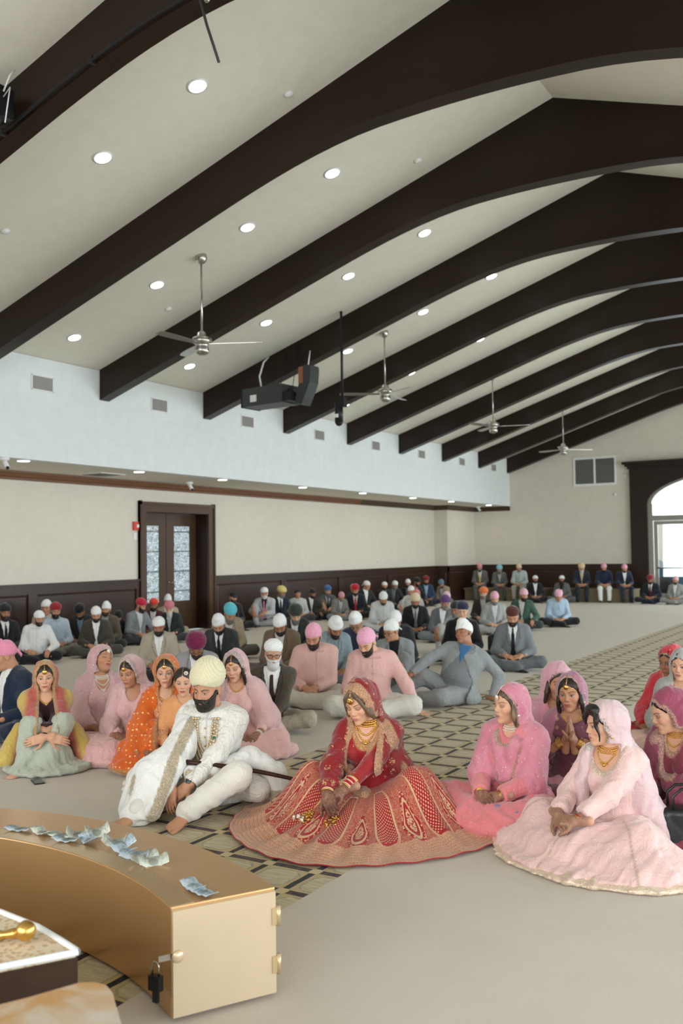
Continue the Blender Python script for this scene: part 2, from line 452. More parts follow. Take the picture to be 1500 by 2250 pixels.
# the double door in the left wall
dr = empty('door_1', (X_WALL, 15, 0)); tag(dr, kind='structure')
def DL(mb, nm, mat): return mb.build(nm, mat, dr, loc=(-X_WALL, -15, 0))
cs = MB()
for y0, y1, z0, z1 in ((13.83, 14.02, 0, 2.64), (15.96, 16.16, 0, 2.64), (14.02, 15.96, 2.46, 2.64)): cs.box(X_WALL - .005, X_WALL + .06, y0, y1, z0, z1)
for y0, y1, z0, z1 in ((13.83, 13.87, 0, 2.68), (16.12, 16.16, 0, 2.68), (13.83, 16.16, 2.6, 2.66)): cs.box(X_WALL, X_WALL + .085, y0, y1, z0, z1)
DL(cs, 'casing', M_doorw)
jb = MB(); jb.box(X_WALL - .45, X_WALL, 13.97, 14.02, 0, 2.5); jb.box(X_WALL - .45, X_WALL, 15.96, 16.01, 0, 2.5); jb.box(X_WALL - .45, X_WALL, 13.97, 16.01, 2.46, 2.51)
DL(jb, 'jamb', M_dark)
def leaded():
    m = MT('leaded bevelled glass lit from behind', .12, 0, .6)
    x, y, z = m.coord('Object')
    cell = m.voro(1.0, m.combine(x, y * 22, z * 22), 'DISTANCE_TO_EDGE')
    cc = m.voro(1.0, m.combine(x, y * 22, z * 22), 'F1', 'Color')
    fy = (y * 5.2).fract(); fz = (z * 2.4).fract()
    line = ((fz - .5).abs().gt(.46)).max(cell.lt(.07))
    big = m.voro(1.0, m.combine(x, y * 4, z * 3), 'F1', 'Color')
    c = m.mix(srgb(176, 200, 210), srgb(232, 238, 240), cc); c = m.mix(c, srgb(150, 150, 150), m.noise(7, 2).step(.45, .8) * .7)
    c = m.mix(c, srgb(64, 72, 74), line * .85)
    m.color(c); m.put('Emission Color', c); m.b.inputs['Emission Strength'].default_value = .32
    m.bump(cell, .8, .02); return m.m
M_lead = leaded()
for k, (y0, y1) in enumerate(((14.03, 14.985), (15.0, 15.955))):
    lf = MB(); xa, xb = X_WALL - .36, X_WALL - .30
    gy0, gy1, gz0, gz1 = y0 + .24, y1 - .20, .62, 2.2
    lf.box(xa, xb, y0, gy0, 0, 2.455); lf.box(xa, xb, gy1, y1, 0, 2.455); lf.box(xa, xb, gy0, gy1, gz1, 2.455); lf.box(xa, xb, gy0, gy1, 0, gz0)
    lf.box(xb, xb + .012, gy0 + .02, gy1 - .02, .12, .5)
    o = DL(lf, 'door_leaf', M_doorw)
    pane = MB().box(xa + .02, xb - .02, gy0, gy1, gz0, gz1).build('pane', M_lead, o)
    hd = MB(); yh = y1 - .08 if k == 0 else y0 + .09
    if k: 
        hd.lathe([(.03, 0), (.03, .012)], 12, Matrix.Translation((xb, yh, 1.02)) @ Matrix.Rotation(PI / 2, 4, 'Y')); hd.tube([(xb, yh, 1.02), (xb + .06, yh, 1.02), (xb + .06, yh + .11, 1.02)], .011)
        hd.build('handle', M_chrome, o)

# recessed downlights in the slope
M_lamp = MT('lit lamp lens', .5); M_lamp.color((1, 1, 1)); M_lamp.b.inputs['Emission Color'].default_value = (.93, .97, 1, 1); M_lamp.b.inputs['Emission Strength'].default_value = 9; M_lamp = M_lamp.m
dl_ring = MB(); dl_ring.lathe([(.085, 0), (.112, 0), (.112, -.008), (.087, -.012)], 20)
dl_ring = dl_ring.mesh('trim_ring'); dl_lens = MB().lathe([(.001, -.004), (.088, -.012), (.088, -.015), (.001, -.017)], 20).mesh('lens')
sl = math.atan((Z_RIDGE - Z_EAVE) / (X_MID - X_FASC))
bays = [('nearest bay', 7.29), ('bay of the nearest fan', 9.9), ('bay between the first two fans', 12.53), ('bay of the second fan', 15.17), ('bay beyond the second fan', 17.8), ('bay of the third fan', 20.46), ('bay beyond the third fan', 23.1), ('bay of the farthest fan', 25.76)]
cols = [(-6.0, 'highest one'), (-7.32, 'second from the ridge'), (-8.9, 'second from the wall'), (-10.53, 'lowest')]
for bn, y in bays:
    for x, cn in cols:
        if y < 8 and x < -8: continue
        o = empty('downlight', (x, y, zceil(x)), 0); o.rotation_euler = (0, -sl, 0)
        tag(o, 'recessed light, %s in its row, %s' % (cn, bn), 'light', 'recessed lights in the sloping ceiling')
        link('trim_ring', dl_ring, M_plastic, o); link('lens', dl_lens, M_lamp, o)
for k, (y, w_) in enumerate(((9.7, 'leftmost, above the long blank wall'), (12.2, 'left of the door'), (14.53, 'above the door'), (17.38, 'right of the door'), (20.06, 'fourth from the far corner'), (22.8, 'third from the far corner'), (25.3, 'second from the far corner'), (28.2, 'nearest the far corner'))):
    o = empty('soffit_light', (-11.4, y, Z_SOF)); tag(o, 'small round light in the low aisle ceiling, ' + w_, 'light', 'lights in the low aisle ceiling')
    link('trim_ring', dl_ring, M_plastic, o); link('lens', dl_lens, M_lamp, o)
    ld = bpy.data.lights.new('bulb', 'AREA'); ld.shape = 'DISK'; ld.size = .16; ld.energy = 5; ld.color = (1, .96, .9); lo = bpy.data.objects.new('bulb', ld); lo.location = (0, 0, -.02); lo.parent = o; COL.objects.link(lo)
# smoke detectors and sprinklers
for x, y, t in ((-5.5, 8.2, 'in the nearest bay'), (-8.88, 7.29, 'at the left edge of the picture'), (-5.2, 10.7, 'in the bay of the nearest fan'), (-9.3, 10.6, 'low in the bay of the nearest fan')):
    o = MB().lathe([(.001, 0), (.05, 0), (.055, -.012), (.035, -.03), (.001, -.032)], 16).build('smoke_detector', M_plastic); o.location = (x, y, zceil(x)); o.rotation_euler = (0, -sl, 0)
    tag(o, 'small white round detector on the sloping ceiling ' + t, 'detector')
# ceiling fans
def fan(x, y, zh, rot, lab):
    r = empty('ceiling_fan', (x, y, zceil(x))); tag(r, lab, 'fan', 'brushed nickel ceiling fans'); h = zh - zceil(x)
    MB().lathe([(.001, .02), (.075, .02), (.08, -.03), (.05, -.09), (.015, -.11)], 18).build('canopy', M_chrome, r)
    MB().tube([(0, 0, -.08), (0, 0, h + .12)], .014).build('down_rod', M_chrome, r)
    MB().lathe([(.02, h + .18), (.06, h + .15), (.07, h + .10), (.13, h + .08), (.14, h + .02), (.09, h - .01), (.085, h - .04), (.10, h - .07), (.09, h - .13), (.04, h - .155), (.001, h - .155)], 22).build('motor', M_chrome, r)
    for k in range(3):
        a = rot + k * 2 * PI / 3; M = Matrix.Rotation(a, 4, 'Z') @ Matrix.Rotation(math.radians(10), 4, 'X')
        m = MB(); v = []; zz = h
        for t in range(9):
            s = t / 8; X = .1 + s * .74; hw = (.03 + .035 * math.sin(min(1, s * 1.4) * PI / 2)) * (1 if s < .95 else .7)
            for yy in (-hw, hw):
                for dz in (.004, -.004): v.append(M @ Vector((X, yy, dz)) + Vector((0, 0, zz)))
        f = [(0, 1, 3, 2), (32, 34, 35, 33)]
        for t in range(8): a0 = t * 4; f += [(a0, a0 + 2, a0 + 6, a0 + 4), (a0 + 1, a0 + 5, a0 + 7, a0 + 3), (a0, a0 + 4, a0 + 5, a0 + 1), (a0 + 2, a0 + 3, a0 + 7, a0 + 6)]
        m.add(v, f); m.build('blade', M_chrome, r)
fan(-8.1, 9.9, 4.45, math.radians(28), 'nearest brushed nickel three-blade ceiling fan on a long rod')
fan(-8.12, 15.18, 4.5, math.radians(-28), 'second ceiling fan, right of the hanging camera pole')
fan(-8.12, 20.46, 4.47, math.radians(15), 'third ceiling fan, in front of the far beams')
fan(-8.15, 25.76, 4.4, math.radians(40), 'farthest ceiling fan, left of the gable vent')
# vents on the fascia
M_slat = plain('vent slats', srgb(176, 172, 168), .5)
vm = MB(); w, h = .215, .12
for y0, y1, z0, z1 in ((-w, w, h - .02, h), (-w, w, -h, -h + .02), (-w, -w + .02, -h, h), (w - .02, w, -h, h)): vm.box(0, .018, y0, y1, z0, z1)
vm = vm.mesh('frame'); vs = MB(); vs.box(0, .004, -w + .02, w - .02, -h + .02, h - .02)
for k in range(15): yy = -w + .03 + k * .0265; vs.box(.002, .014, yy, yy + .010, -h + .02, h - .02)
vs = vs.mesh('grille')
for y, t in ((9.9, 'left of the first beam end'), (12.52, 'between the first and second beam ends'), (15.11, 'between the second and third beam ends'), (17.8, 'between the third and fourth beam ends'), (20.42, 'between the fourth and fifth beam ends'), (23.0, 'between the fifth and sixth beam ends'), (25.7, 'between the sixth and seventh beam ends'), (28.2, 'nearest the far gable')):
    o = empty('wall_vent', (X_FASC, y, 4.235)); tag(o, 'small white air grille on the high white wall, ' + t, 'vent', 'grilles on the high wall')
    link('frame', vm, M_plastic, o); link('grille', vs, M_slat, o)
gv = empty('gable_vent', (-8.37, Y_FAR, 4.06)); tag(gv, 'large two-panel return air grille high on the far gable wall', 'vent')
m = MB()
for x0, x1, z0, z1 in ((-.68, .68, .39, .46), (-.68, .68, -.46, -.39), (-.68, -.62, -.39, .39), (.62, .68, -.39, .39), (-.03, .03, -.39, .39)): m.box(x0, x1, -.03, 0, z0, z1)
m.build('frame', M_plastic, gv)
for x0 in (-.62, .03):
    m = MB(); m.box(x0, x0 + .59, -.004, 0, -.39, .39)
    for k in range(22): m.box(x0 + k * .0268, x0 + k * .0268 + .009, -.02, 0, -.39, .39)
    m.build('grille', plain('return grille', srgb(122, 122, 116), .5), gv)
for x, z, t in ((-7.42, 3.87, 'beside the portal cornice'), (-7.75, 3.3, 'below the return air grille')):
    o = MB().lathe([(.001, 0), (.06, 0), (.05, .03), (.001, .035)], 16, Matrix.Rotation(PI / 2, 4, 'X')).build('wall_sensor', M_plastic); o.location = (x, Y_FAR, z); tag(o, 'small white sensor on the far wall ' + t, 'sensor')
# cameras, alarm, outlets, vent in the soffit
def dome(loc, lab, down=True):
    r = empty('security_camera', loc); tag(r, lab, 'camera')
    MB().lathe([(.001, 0), (.075, 0), (.08, -.03), (.05, -.05), (.001, -.052)], 18).build('base', M_plastic, r)
    MB().tube([(0, 0, -.04), (.03, 0, -.09), (.09, -.02, -.15)], .035, 12).build('barrel', M_plastic, r)
    MB().ball((.10, -.022, -.16), .026, 10, 6).build('lens', M_black, r)
dome((-11.27, 9.24, Z_SOF), 'white security camera under the low ceiling at the left edge')
dome((-12.3, 14.6, Z_SOF), 'white security camera above the wooden double door')
dome((-12.1, 29.0, Z_SOF), 'white security camera by the far corner')
al = empty('fire_alarm', (X_WALL, 13.74, 2.17)); tag(al, 'red fire alarm strobe beside the door casing', 'alarm')
MB().box(0, .05, -.06, .06, -.085, .085).build('housing', plain('red plastic', srgb(206, 74, 58), .4), al); MB().box(.05, .07, -.0, .05, -.03, .03).build('strobe', M_plastic, al)
o = MB().box(X_WALL, X_WALL + .02, 13.70, 13.78, 1.90, 2.03).build('light_switch', M_plastic); tag(o, 'white switch plate under the fire alarm', 'switch')
o = MB().box(-12.52, -12.48, 28.2, 28.35, .4, .55).build('wall_outlet', M_plastic); tag(o, 'white outlet plate low on the wainscot near the corner', 'outlet')
o = MB().lathe([(.001, 0), (.05, 0), (.05, .03), (.001, .035)], 16, Matrix.Translation((X_WALL, 23.6, 1.35)) @ Matrix.Rotation(PI / 2, 4, 'Y')).build('wall_sensor', M_plastic); tag(o, 'small white round sensor on the left wall above the wainscot', 'sensor')
sv = empty('soffit_vent', (-12.3, 12.2, Z_SOF)); tag(sv, 'square white air diffuser in the low aisle ceiling', 'vent')
MB().box(-.3, .3, -.3, .3, -.012, 0).build('frame', M_plastic, sv); m = MB()
for k in range(3): s = .24 - k * .07; m.box(-s, s, -s, s, -.016 - k * .002, -.012)
m.build('diffuser', M_black, sv)
# projector / speaker cluster hanging from the third arch
sp = empty('hanging_speaker', (-9.45, 13.45, 4.35)); tag(sp, 'grey box speaker hanging on cables under the third arch', 'speaker')
Ms = Matrix.Rotation(math.radians(-6), 4, 'Z')
m = MB(); m.box(-.5, .42, -.22, .25, -.17, .15, Ms); m.build('cabinet', M_grey, sp)
MB().box(-.52, -.5, -.23, .26, -.18, .16, Ms).build('baffle', M_black, sp)
MB().box(-.30, -.16, -.232, -.22, -.10, .02, Ms).build('sticker', M_plastic, sp)
m = MB(); m.lathe([(.001, 0), (.09, 0), (.08, .05), (.03, .06)], 14, Matrix.Translation((.44, -.05, 0)) @ Matrix.Rotation(PI / 2, 4, 'Y')); m.box(.42, .56, -.2, .2, -.15, .0, Ms); m.build('yoke', M_black, sp)
m = MB(); m.tube([(-.28, .1, .14), (-.33, .1, .4), (-.25, .12, .65), (-.26, .3, .78)], .016); m.build('cable', M_plastic, sp)
m = MB()
for x in (.12, .38): m.tube([(x, .1, .14), (x, .28, .75 + x * .4)], .006)
m.build('wire', M_black, sp)
ls = empty('column_speaker', (-8.75, 13.5, 4.5)); tag(ls, 'curved black column speaker hanging beside the grey box speaker', 'speaker')
m = MB(); pf = [(-.16, -.33), (-.02, -.36), (.06, -.2), (.15, 0), (.17, .24), (.16, .3), (-.02, .3), (-.04, .1), (-.10, -.1)]
m.prism(pf, -.14, .14); m.build('cabinet', M_grey, ls)
m = MB(); m.box(-.07, .02, -.15, -.10, .0, .28); m.build('label_plate', plain('copper label', srgb(150, 96, 70), .5), ls)
MB().tube([(0, .05, .3), (-.05, .2, .62)], .012).build('cable', M_plastic, ls)
pc = empty('pole_camera', (-8.04, 13.5, 5.66)); tag(pc, 'black pole with a small camera at its lower end, between the fans', 'camera')
MB().tube([(0, 0, 0), (0, 0, -1.5)], .022, 10).build('pole', M_black, pc)
m = MB(); m.box(-.05, .06, -.06, .06, -1.62, -1.46); m.tube([(-.07, 0, -1.55), (-.07, 0, -1.88)], .07, 12); m.ball((-.07, 0, -1.87), .07); m.build('head', M_black, pc)
MB().box(-.12, -.04, -.085, -.07, -1.80, -1.74).build('label_plate', M_plastic, pc)
# lamp cluster and conduit on the near beam
yb = 5.804
cd = empty('conduit', (0, yb, 0)); tag(cd, 'black conduit fixed along the face of the corner roof beam', 'conduit')
bp = beam_profile()[0]; pts = [(x, -.03, float(np.interp(x, [p[0] for p in bp], [p[1] for p in bp])) + .03) for x in np.linspace(-8.6, -4.4, 12)]
MB().tube(pts, .018, 8).build('pipe', M_black, cd)
m = MB(); 
for p_ in pts[1::3]: m.box(p_[0] - .02, p_[0] + .02, -.05, 0, p_[2] - .03, p_[2] + .03)
m.build('clamp', M_black, cd)
st = empty('stage_lamp', (-6.90, 5.58, 5.60)); tag(st, 'black stage lamp with loose white wires at the upper left edge', 'lamp')
m = MB(); m.tube([(-.1, 0, .1), (-.02, -.08, -.1)], .1, 14); m.box(-.16, .04, -.02, .14, -.02, .26); m.tube([(-.05, -.05, -.25), (.0, -.1, -.35)], .07, 12); m.build('housing', M_black, st)
m = MB(); m.lathe([(.001, 0), (.055, 0), (.001, .02)], 14, Matrix.Translation((-.03, -.17, -.1)) @ Matrix.Rotation(PI / 2, 4, 'X')); m.build('lens', M_lamp, st)
m = MB(); m.tube([(.05, .02, .2), (.13, .02, .32), (.1, .1, .42)], .008); m.tube([(.05, .02, .15), (.16, .0, .2), (.12, -.02, -.12)], .006); m.build('wire', M_plastic, st)
rd = empty('boom_rod', (-4.70, 5.72, 6.1)); tag(rd, 'thin dark rod hanging from the corner beam at the top', 'rod')
MB().tube([(0, 0, 0), (.1, -.01, -.32), (.225, -.02, -.66)], .012, 8).build('rod', M_grey, rd)
MB().ball((.11, -.02, -.12), .028).build('clamp', M_chrome, rd)
# ================================================================ FIGURES: smooth solids turned into meshes
f4 = np.float32
def A3(a): return np.asarray(a, f4)
def nrm(v): v = np.asarray(v, float); return v / max(1e-9, np.linalg.norm(v))
def rotm(x=0, y=0, z=0):
    x, y, z = (math.radians(q) for q in (x, y, z))
    cx, sx, cy, sy, cz, sz = math.cos(x), math.sin(x), math.cos(y), math.sin(y), math.cos(z), math.sin(z)
    X = np.array([[1, 0, 0], [0, cx, -sx], [0, sx, cx]]); Y = np.array([[cy, 0, sy], [0, 1, 0], [-sy, 0, cy]]); Z = np.array([[cz, -sz, 0], [sz, cz, 0], [0, 0, 1]])
    return Z @ X @ Y
def cone(P, a, b, r1, r2):
    a, b = A3(a), A3(b); ba = b - a; q = P - a
    t = np.clip(q @ ba / max(1e-9, float(ba @ ba)), 0, 1)
    return np.sqrt(((q - t[:, None] * ba) ** 2).sum(1)) - (r1 + (r2 - r1) * t)
def chain(P, pts, rs, k=.0):
    d = None
    for i in range(len(pts) - 1):
        e = cone(P, pts[i], pts[i + 1], rs[i], rs[i + 1])
        d = e if d is None else (np.minimum(d, e) if k == 0 else smin(d, e, k))
    return d
def ell(P, c, r, R=None):
    q = P - A3(c)
    if R is not None: q = q @ A3(R)
    r = A3(r); k0 = np.sqrt(((q / r) ** 2).sum(1)); k1 = np.sqrt(((q / (r * r)) ** 2).sum(1))
    return k0 * (k0 - 1) / np.maximum(k1, 1e-6)
def rbox(P, c, h, r=.01, R=None):
    q = P - A3(c)
    if R is not None: q = q @ A3(R)
    q = np.abs(q) - (A3(h) - r)
    return np.sqrt((np.maximum(q, 0) ** 2).sum(1)) + np.minimum(q.max(1), 0) - r
def smin(a, b, k):
    h = np.clip(.5 + .5 * (b - a) / k, 0, 1); return b + (a - b) * h - k * h * (1 - h)
def smax(a, b, k): return -smin(-a, -b, k)
def U(k, *ds):
    d = ds[0]
    for e in ds[1:]: d = smin(d, e, k)
    return d
def folds(P, amp, f, seed=0, vert=.35):
    r = random.Random(seed); s = 0
    for j in range(3):
        t = r.uniform(0, 2 * PI); u = r.uniform(0, 2 * PI); ff = f * (1, 1.7, 2.6)[j]
        d1 = A3((math.cos(t), math.sin(t), vert * math.cos(u))) * ff; d2 = A3((-math.sin(t), math.cos(t), .8)) * ff * .4
        w = np.sin(P @ d1 + 2.0 * np.sin(P @ d2 + u) + u); s = s + (.55 * w + .6 * (1 - 2 * np.abs(w))) * (1, .6, .35)[j]
    return amp * s
def snet(fn, lo, hi, h, B=8, slack=1.7):
    """naive surface nets over a sparse grid of blocks"""
    lo, hi = A3(lo), A3(hi); nb = np.maximum(1, np.ceil((hi - lo) / (h * B)).astype(int))
    bc = np.stack(np.meshgrid(*[np.arange(n) for n in nb], indexing='ij'), -1).reshape(-1, 3)
    cen = lo + (bc * B + (B - 1) / 2).astype(f4) * h
    dc = fn(cen).astype(f4); act = np.abs(dc) < B * h * .87 * slack
    D = np.empty((nb[0], B, nb[1], B, nb[2], B), f4)
    D[:] = dc.reshape(*nb)[:, None, :, None, :, None]
    ab = bc[act]; o = np.stack(np.meshgrid(*[np.arange(B)] * 3, indexing='ij'), -1).reshape(-1, 3)
    pts = (lo + ((ab * B)[:, None, :] + o[None]).astype(f4) * h).reshape(-1, 3)
    vals = np.concatenate([fn(pts[i:i + 400000]) for i in range(0, len(pts), 400000)]) if len(pts) else np.zeros(0)
    D[ab[:, 0], :, ab[:, 1], :, ab[:, 2], :] = vals.reshape(-1, B, B, B)
    D = D.reshape(nb[0] * B, nb[1] * B, nb[2] * B)
    D[0], D[-1], D[:, 0], D[:, -1], D[:, :, 0], D[:, :, -1] = (np.maximum(x, 1e-3) for x in (D[0], D[-1], D[:, 0], D[:, -1], D[:, :, 0], D[:, :, -1]))
    S = D < 0; n = D.shape; st = np.array([n[1] * n[2], n[2], 1])
    ids = []; pos = []; quads = []
    for ax in range(3):
        s0 = [slice(None)] * 3; s1 = [slice(None)] * 3; s0[ax] = slice(0, -1); s1[ax] = slice(1, None)
        I = np.argwhere(S[tuple(s0)] != S[tuple(s1)])
        if not len(I): continue
        J = I.copy(); J[:, ax] += 1
        d0 = D[I[:, 0], I[:, 1], I[:, 2]]; d1 = D[J[:, 0], J[:, 1], J[:, 2]]
        p = I.astype(f4); p[:, ax] += d0 / (d0 - d1)
        b, c = [(1, 2), (2, 0), (0, 1)][ax]
        base = I @ st; q = [base, base - st[b], base - st[b] - st[c], base - st[c]]
        for e in q: ids.append(e); pos.append(p)
        fl = (d0 > 0)
        Q = np.stack(q, 1); Q[fl] = Q[fl][:, ::-1]; quads.append(Q)
    if not ids: return np.zeros((0, 3)), np.zeros((0, 4), int)
    ids = np.concatenate(ids); pos = np.concatenate(pos); Q = np.concatenate(quads)
    u, inv = np.unique(ids, return_inverse=True); cnt = np.bincount(inv)
    v = np.stack([np.bincount(inv, pos[:, k]) / cnt for k in range(3)], 1)
    Q = np.searchsorted(u, Q)
    return (lo + v * h).astype(f4), Q
def keep(v, q, mask):
    """only the faces whose corners are all kept"""
    q = q[mask[q].all(1)]; used = np.unique(q); mp = np.full(len(v), -1); mp[used] = np.arange(len(used))
    return v[used], mp[q]
def to_mesh(name, parts):
    """parts: list of (verts, quads, colours(N,4) or None)"""
    V, Q, Cc = [], [], []; n = 0
    for v, q, c in parts:
        V.append(v); Q.append(q + n); n += len(v)
        Cc.append(np.tile(A3((1, 1, 1, 0)), (len(v), 1)) if c is None else c)
    V, Q, Cc = np.concatenate(V), np.concatenate(Q), np.concatenate(Cc).copy(); Cc[:, :3] *= Cc[:, 3:]      # stored premultiplied
    me = bpy.data.meshes.new(name); me.vertices.add(len(V)); me.vertices.foreach_set('co', V.astype(f4).ravel())
    me.loops.add(Q.size); me.loops.foreach_set('vertex_index', Q.ravel().astype(np.int32))
    me.polygons.add(len(Q)); me.polygons.foreach_set('loop_start', np.arange(0, Q.size, 4, dtype=np.int32))
    me.polygons.foreach_set('use_smooth', np.ones(len(Q), bool))
    at = me.color_attributes.new('Cd', 'FLOAT_COLOR', 'POINT'); at.data.foreach_set('color', Cc.astype(f4).ravel())
    me.update(calc_edges=True); return me

# ------------------------------------------------ head, hands
def nose_etc(P, fem):
    x = np.abs(P[:, 0]); Q = np.stack([x, P[:, 1], P[:, 2]], 1)
    d = U(.03, ell(P, (0, .016, .042), (.075, .094, .083)), ell(P, (0, -.028, -.015), (.0570 if fem else .0605, .066, .092)))
    d = smin(d, ell(P, (0, -.044, -.078), (.034 if fem else .048, .044, .034)), .025)
    d = smin(d, cone(Q, (.036, -.066, -.022), (.044, -.045, -.012), .022, .022), .022)      # cheek bones
    d = smin(d, cone(Q, (.012, -.083, .030), (.045, -.070, .028), .010, .010), .016)        # brow
    d = smax(d, -ell(Q, (.032, -.104, .008), (.019, .020, .012)), .014)                      # sockets
    d = smin(d, ell(Q, (.0315, -.0735, .006), (.0155, .0140, .0125)), .005)                 # eye balls / lids
    d = smin(d, cone(P, (0, -.086, .018), (0, -.107, -.018), .0065, .0095 if fem else .0115), .012)
    d = smin(d, ell(Q, (.0115, -.0995, -.0235), (.0075, .010, .0065)), .008)
    d = smin(d, ell(P, (0, -.085, -.052), (.030, .016, .022)), .015)                         # muzzle
    d = smin(d, ell(P, (0, -.0985, -.0510), (.0215, .0075, .0048)), .005)                     # lips
    d = smin(d, ell(P, (0, -.0970, -.0605), (.0185, .0080, .0056)), .005)
    d = smax(d, -ell(P, (0, -.107, -.0557), (.0235, .0065, .0010)), .003)
    d = smin(d, ell(P, (0, -.082, -.094), (.018, .016, .015)), .02)
    ear = smax(ell(Q, (.077, .012, -.004), (.009, .021, .031)), -ell(Q, (.087, .007, -.001), (.008, .012, .019)), .006)
    d = smin(d, ear, .006)
    return d
def head_sdf(P, fem): 
    d = nose_etc(P, fem)
    r = .046 if fem else .055
    return smin(d, cone(P, (0, .022, -.06), (0, .038, -.19), r, r + .004), .03)
def face_color(P, fem, eyes='open', lip=(.45, .10, .09), brow=(.02, .014, .01), makeup=True, grey=0.0):
    """overlay colour and strength on the head, in head coordinates"""
    x = np.abs(P[:, 0]); y, z = P[:, 1], P[:, 2]; front = (y < -.05).astype(f4)
    rgb = np.zeros((len(P), 3), f4); A = np.zeros(len(P), f4)      # composited overlay, colour already multiplied by strength
    def put(w, col, a=1.0):
        nonlocal rgb, A
        w = (w * a * front).astype(f4); rgb = rgb * (1 - w[:, None]) + A3(col) * w[:, None]; A = A * (1 - w) + w
    def S(d, w=.0022): return np.clip(.5 - d / w, 0, 1)          # 1 inside, soft over w metres
    put(np.exp(-(((x - .044) / .018) ** 2 + ((z + .018) / .016) ** 2)), (.72, .20, .14), .30 if fem else .12)
    ex = .0315; hw = .0170 if fem else .0155; dx = np.clip((x - ex) / hw, -1.15, 1.15); e = 1 - dx ** 2
    k = 1.0 if fem else .8
    top = .0052 + .0060 * k * e + .0016 * dx; bot = .0052 - .0050 * k * e + .0016 * dx
    ends = S(np.abs(x - ex) - hw)
    if makeup: put(S(np.abs(z - .0115) - .0075, .006) * ends, (.16, .07, .05), .5)
    else: put(S(np.abs(z - .004) - .012, .012) * ends, (.12, .05, .03), .25)
    if eyes == 'open':
        ins = S(z - top) * S(bot - z) * ends
        put(ins, (.46, .43, .40)); put(ins * S(np.sqrt((x - ex) ** 2 + (z - .0064) ** 2) - .0062), (.025, .012, .008))
        put(S(np.abs(z - top - .0006) - (.0013 if fem else .0009)) * ends, (.006, .005, .004), .95)
        if makeup: put(S(np.abs(z - bot) - .0005) * ends, (.02, .01, .008), .7)
    else:
        put(S(np.abs(z - (bot + .0006)) - (.0016 if fem else .0010)) * ends, (.008, .006, .005), .95)
    bw = .022; bx = (x - .034) / bw; bz = .0275 + .0055 * (1 - (bx - .15) ** 2) + (.001 if fem else -.002)
    w = (.0024 if fem else .0034) * (1.2 - .5 * np.clip(bx * .5 + .5, 0, 1))
    put(S(np.abs(z - bz) - w) * S(np.abs(x - .034) - bw), (grey,) * 3 if grey else brow, .92)
    lc = -.0556 + .0022 * (x / .024) ** 2
    up = .0088 * np.clip(1 - (x / .0245) ** 2, 0, 1) ** .6 - .0016 * np.exp(-(x / .004) ** 2); lo_ = .0098 * np.clip(1 - (x / .0225) ** 2, 0, 1) ** .6
    my = (y < -.082)
    put(S(z - lc - up) * S(lc - lo_ - z) * S(x - .0235) * my, lip, .88 if fem else .5)
    put(S(np.abs(z - lc) - .0006) * S(x - .0225) * my, tuple(c * .2 for c in lip), .85)
    put(S(np.sqrt(((x - .0085) / .0032) ** 2 + ((z + .0295) / .0022) ** 2) * .0025 - .0025) * (y < -.09), (.08, .025, .018), .8)
    return np.concatenate([rgb / np.maximum(A, 1e-4)[:, None], A[:, None]], 1)
def hand_sdf(P, curl=30, spread=.0, thumb=1.0, fat=0.0):
    """P in hand frame: y along the fingers, z the back of the hand, x the thumb side"""
    d = rbox(P, (0, .048, 0), (.040 + fat, .044, .0125 + fat), .012)
    d = smin(d, cone(P, (0, -.075, 0), (0, .012, 0), .027, .0255), .02)
    for k, (bx, L) in enumerate(((.029, .074), (.0095, .083), (-.0095, .077), (-.028, .060))):
        a = np.array([bx, .088 - .006 * (k == 3) - .003 * (k == 0), 0]); an = math.radians(curl * .55); dirx = bx * (3.0 + spread * 10)
        pts = [a]; r = .0088 + fat
        for sgm, f in enumerate((.45, .32, .23)):
            dv = nrm((dirx * .3, math.cos(an), -math.sin(an))); pts.append(pts[-1] + dv * L * f); an += math.radians(curl)
        fd = chain(P, pts, [r, r * .95, r * .88, r * .78])
        d = smin(d, fd, .004) if k == 0 else np.minimum(smin(d, cone(P, pts[0], pts[1], r, r * .95), .004), fd)
    t0 = np.array([.030, .020, -.006]); t1 = t0 + nrm((.75, .6, -.35)) * .040; t2 = t1 + nrm((.35, .9, -.35)) * .030; t3 = t2 + nrm((.15 * thumb, .95, -.45)) * .024
    return smin(d, chain(P, [t0, t1, t2, t3], [.015, .0115, .0100, .0085]), .007)

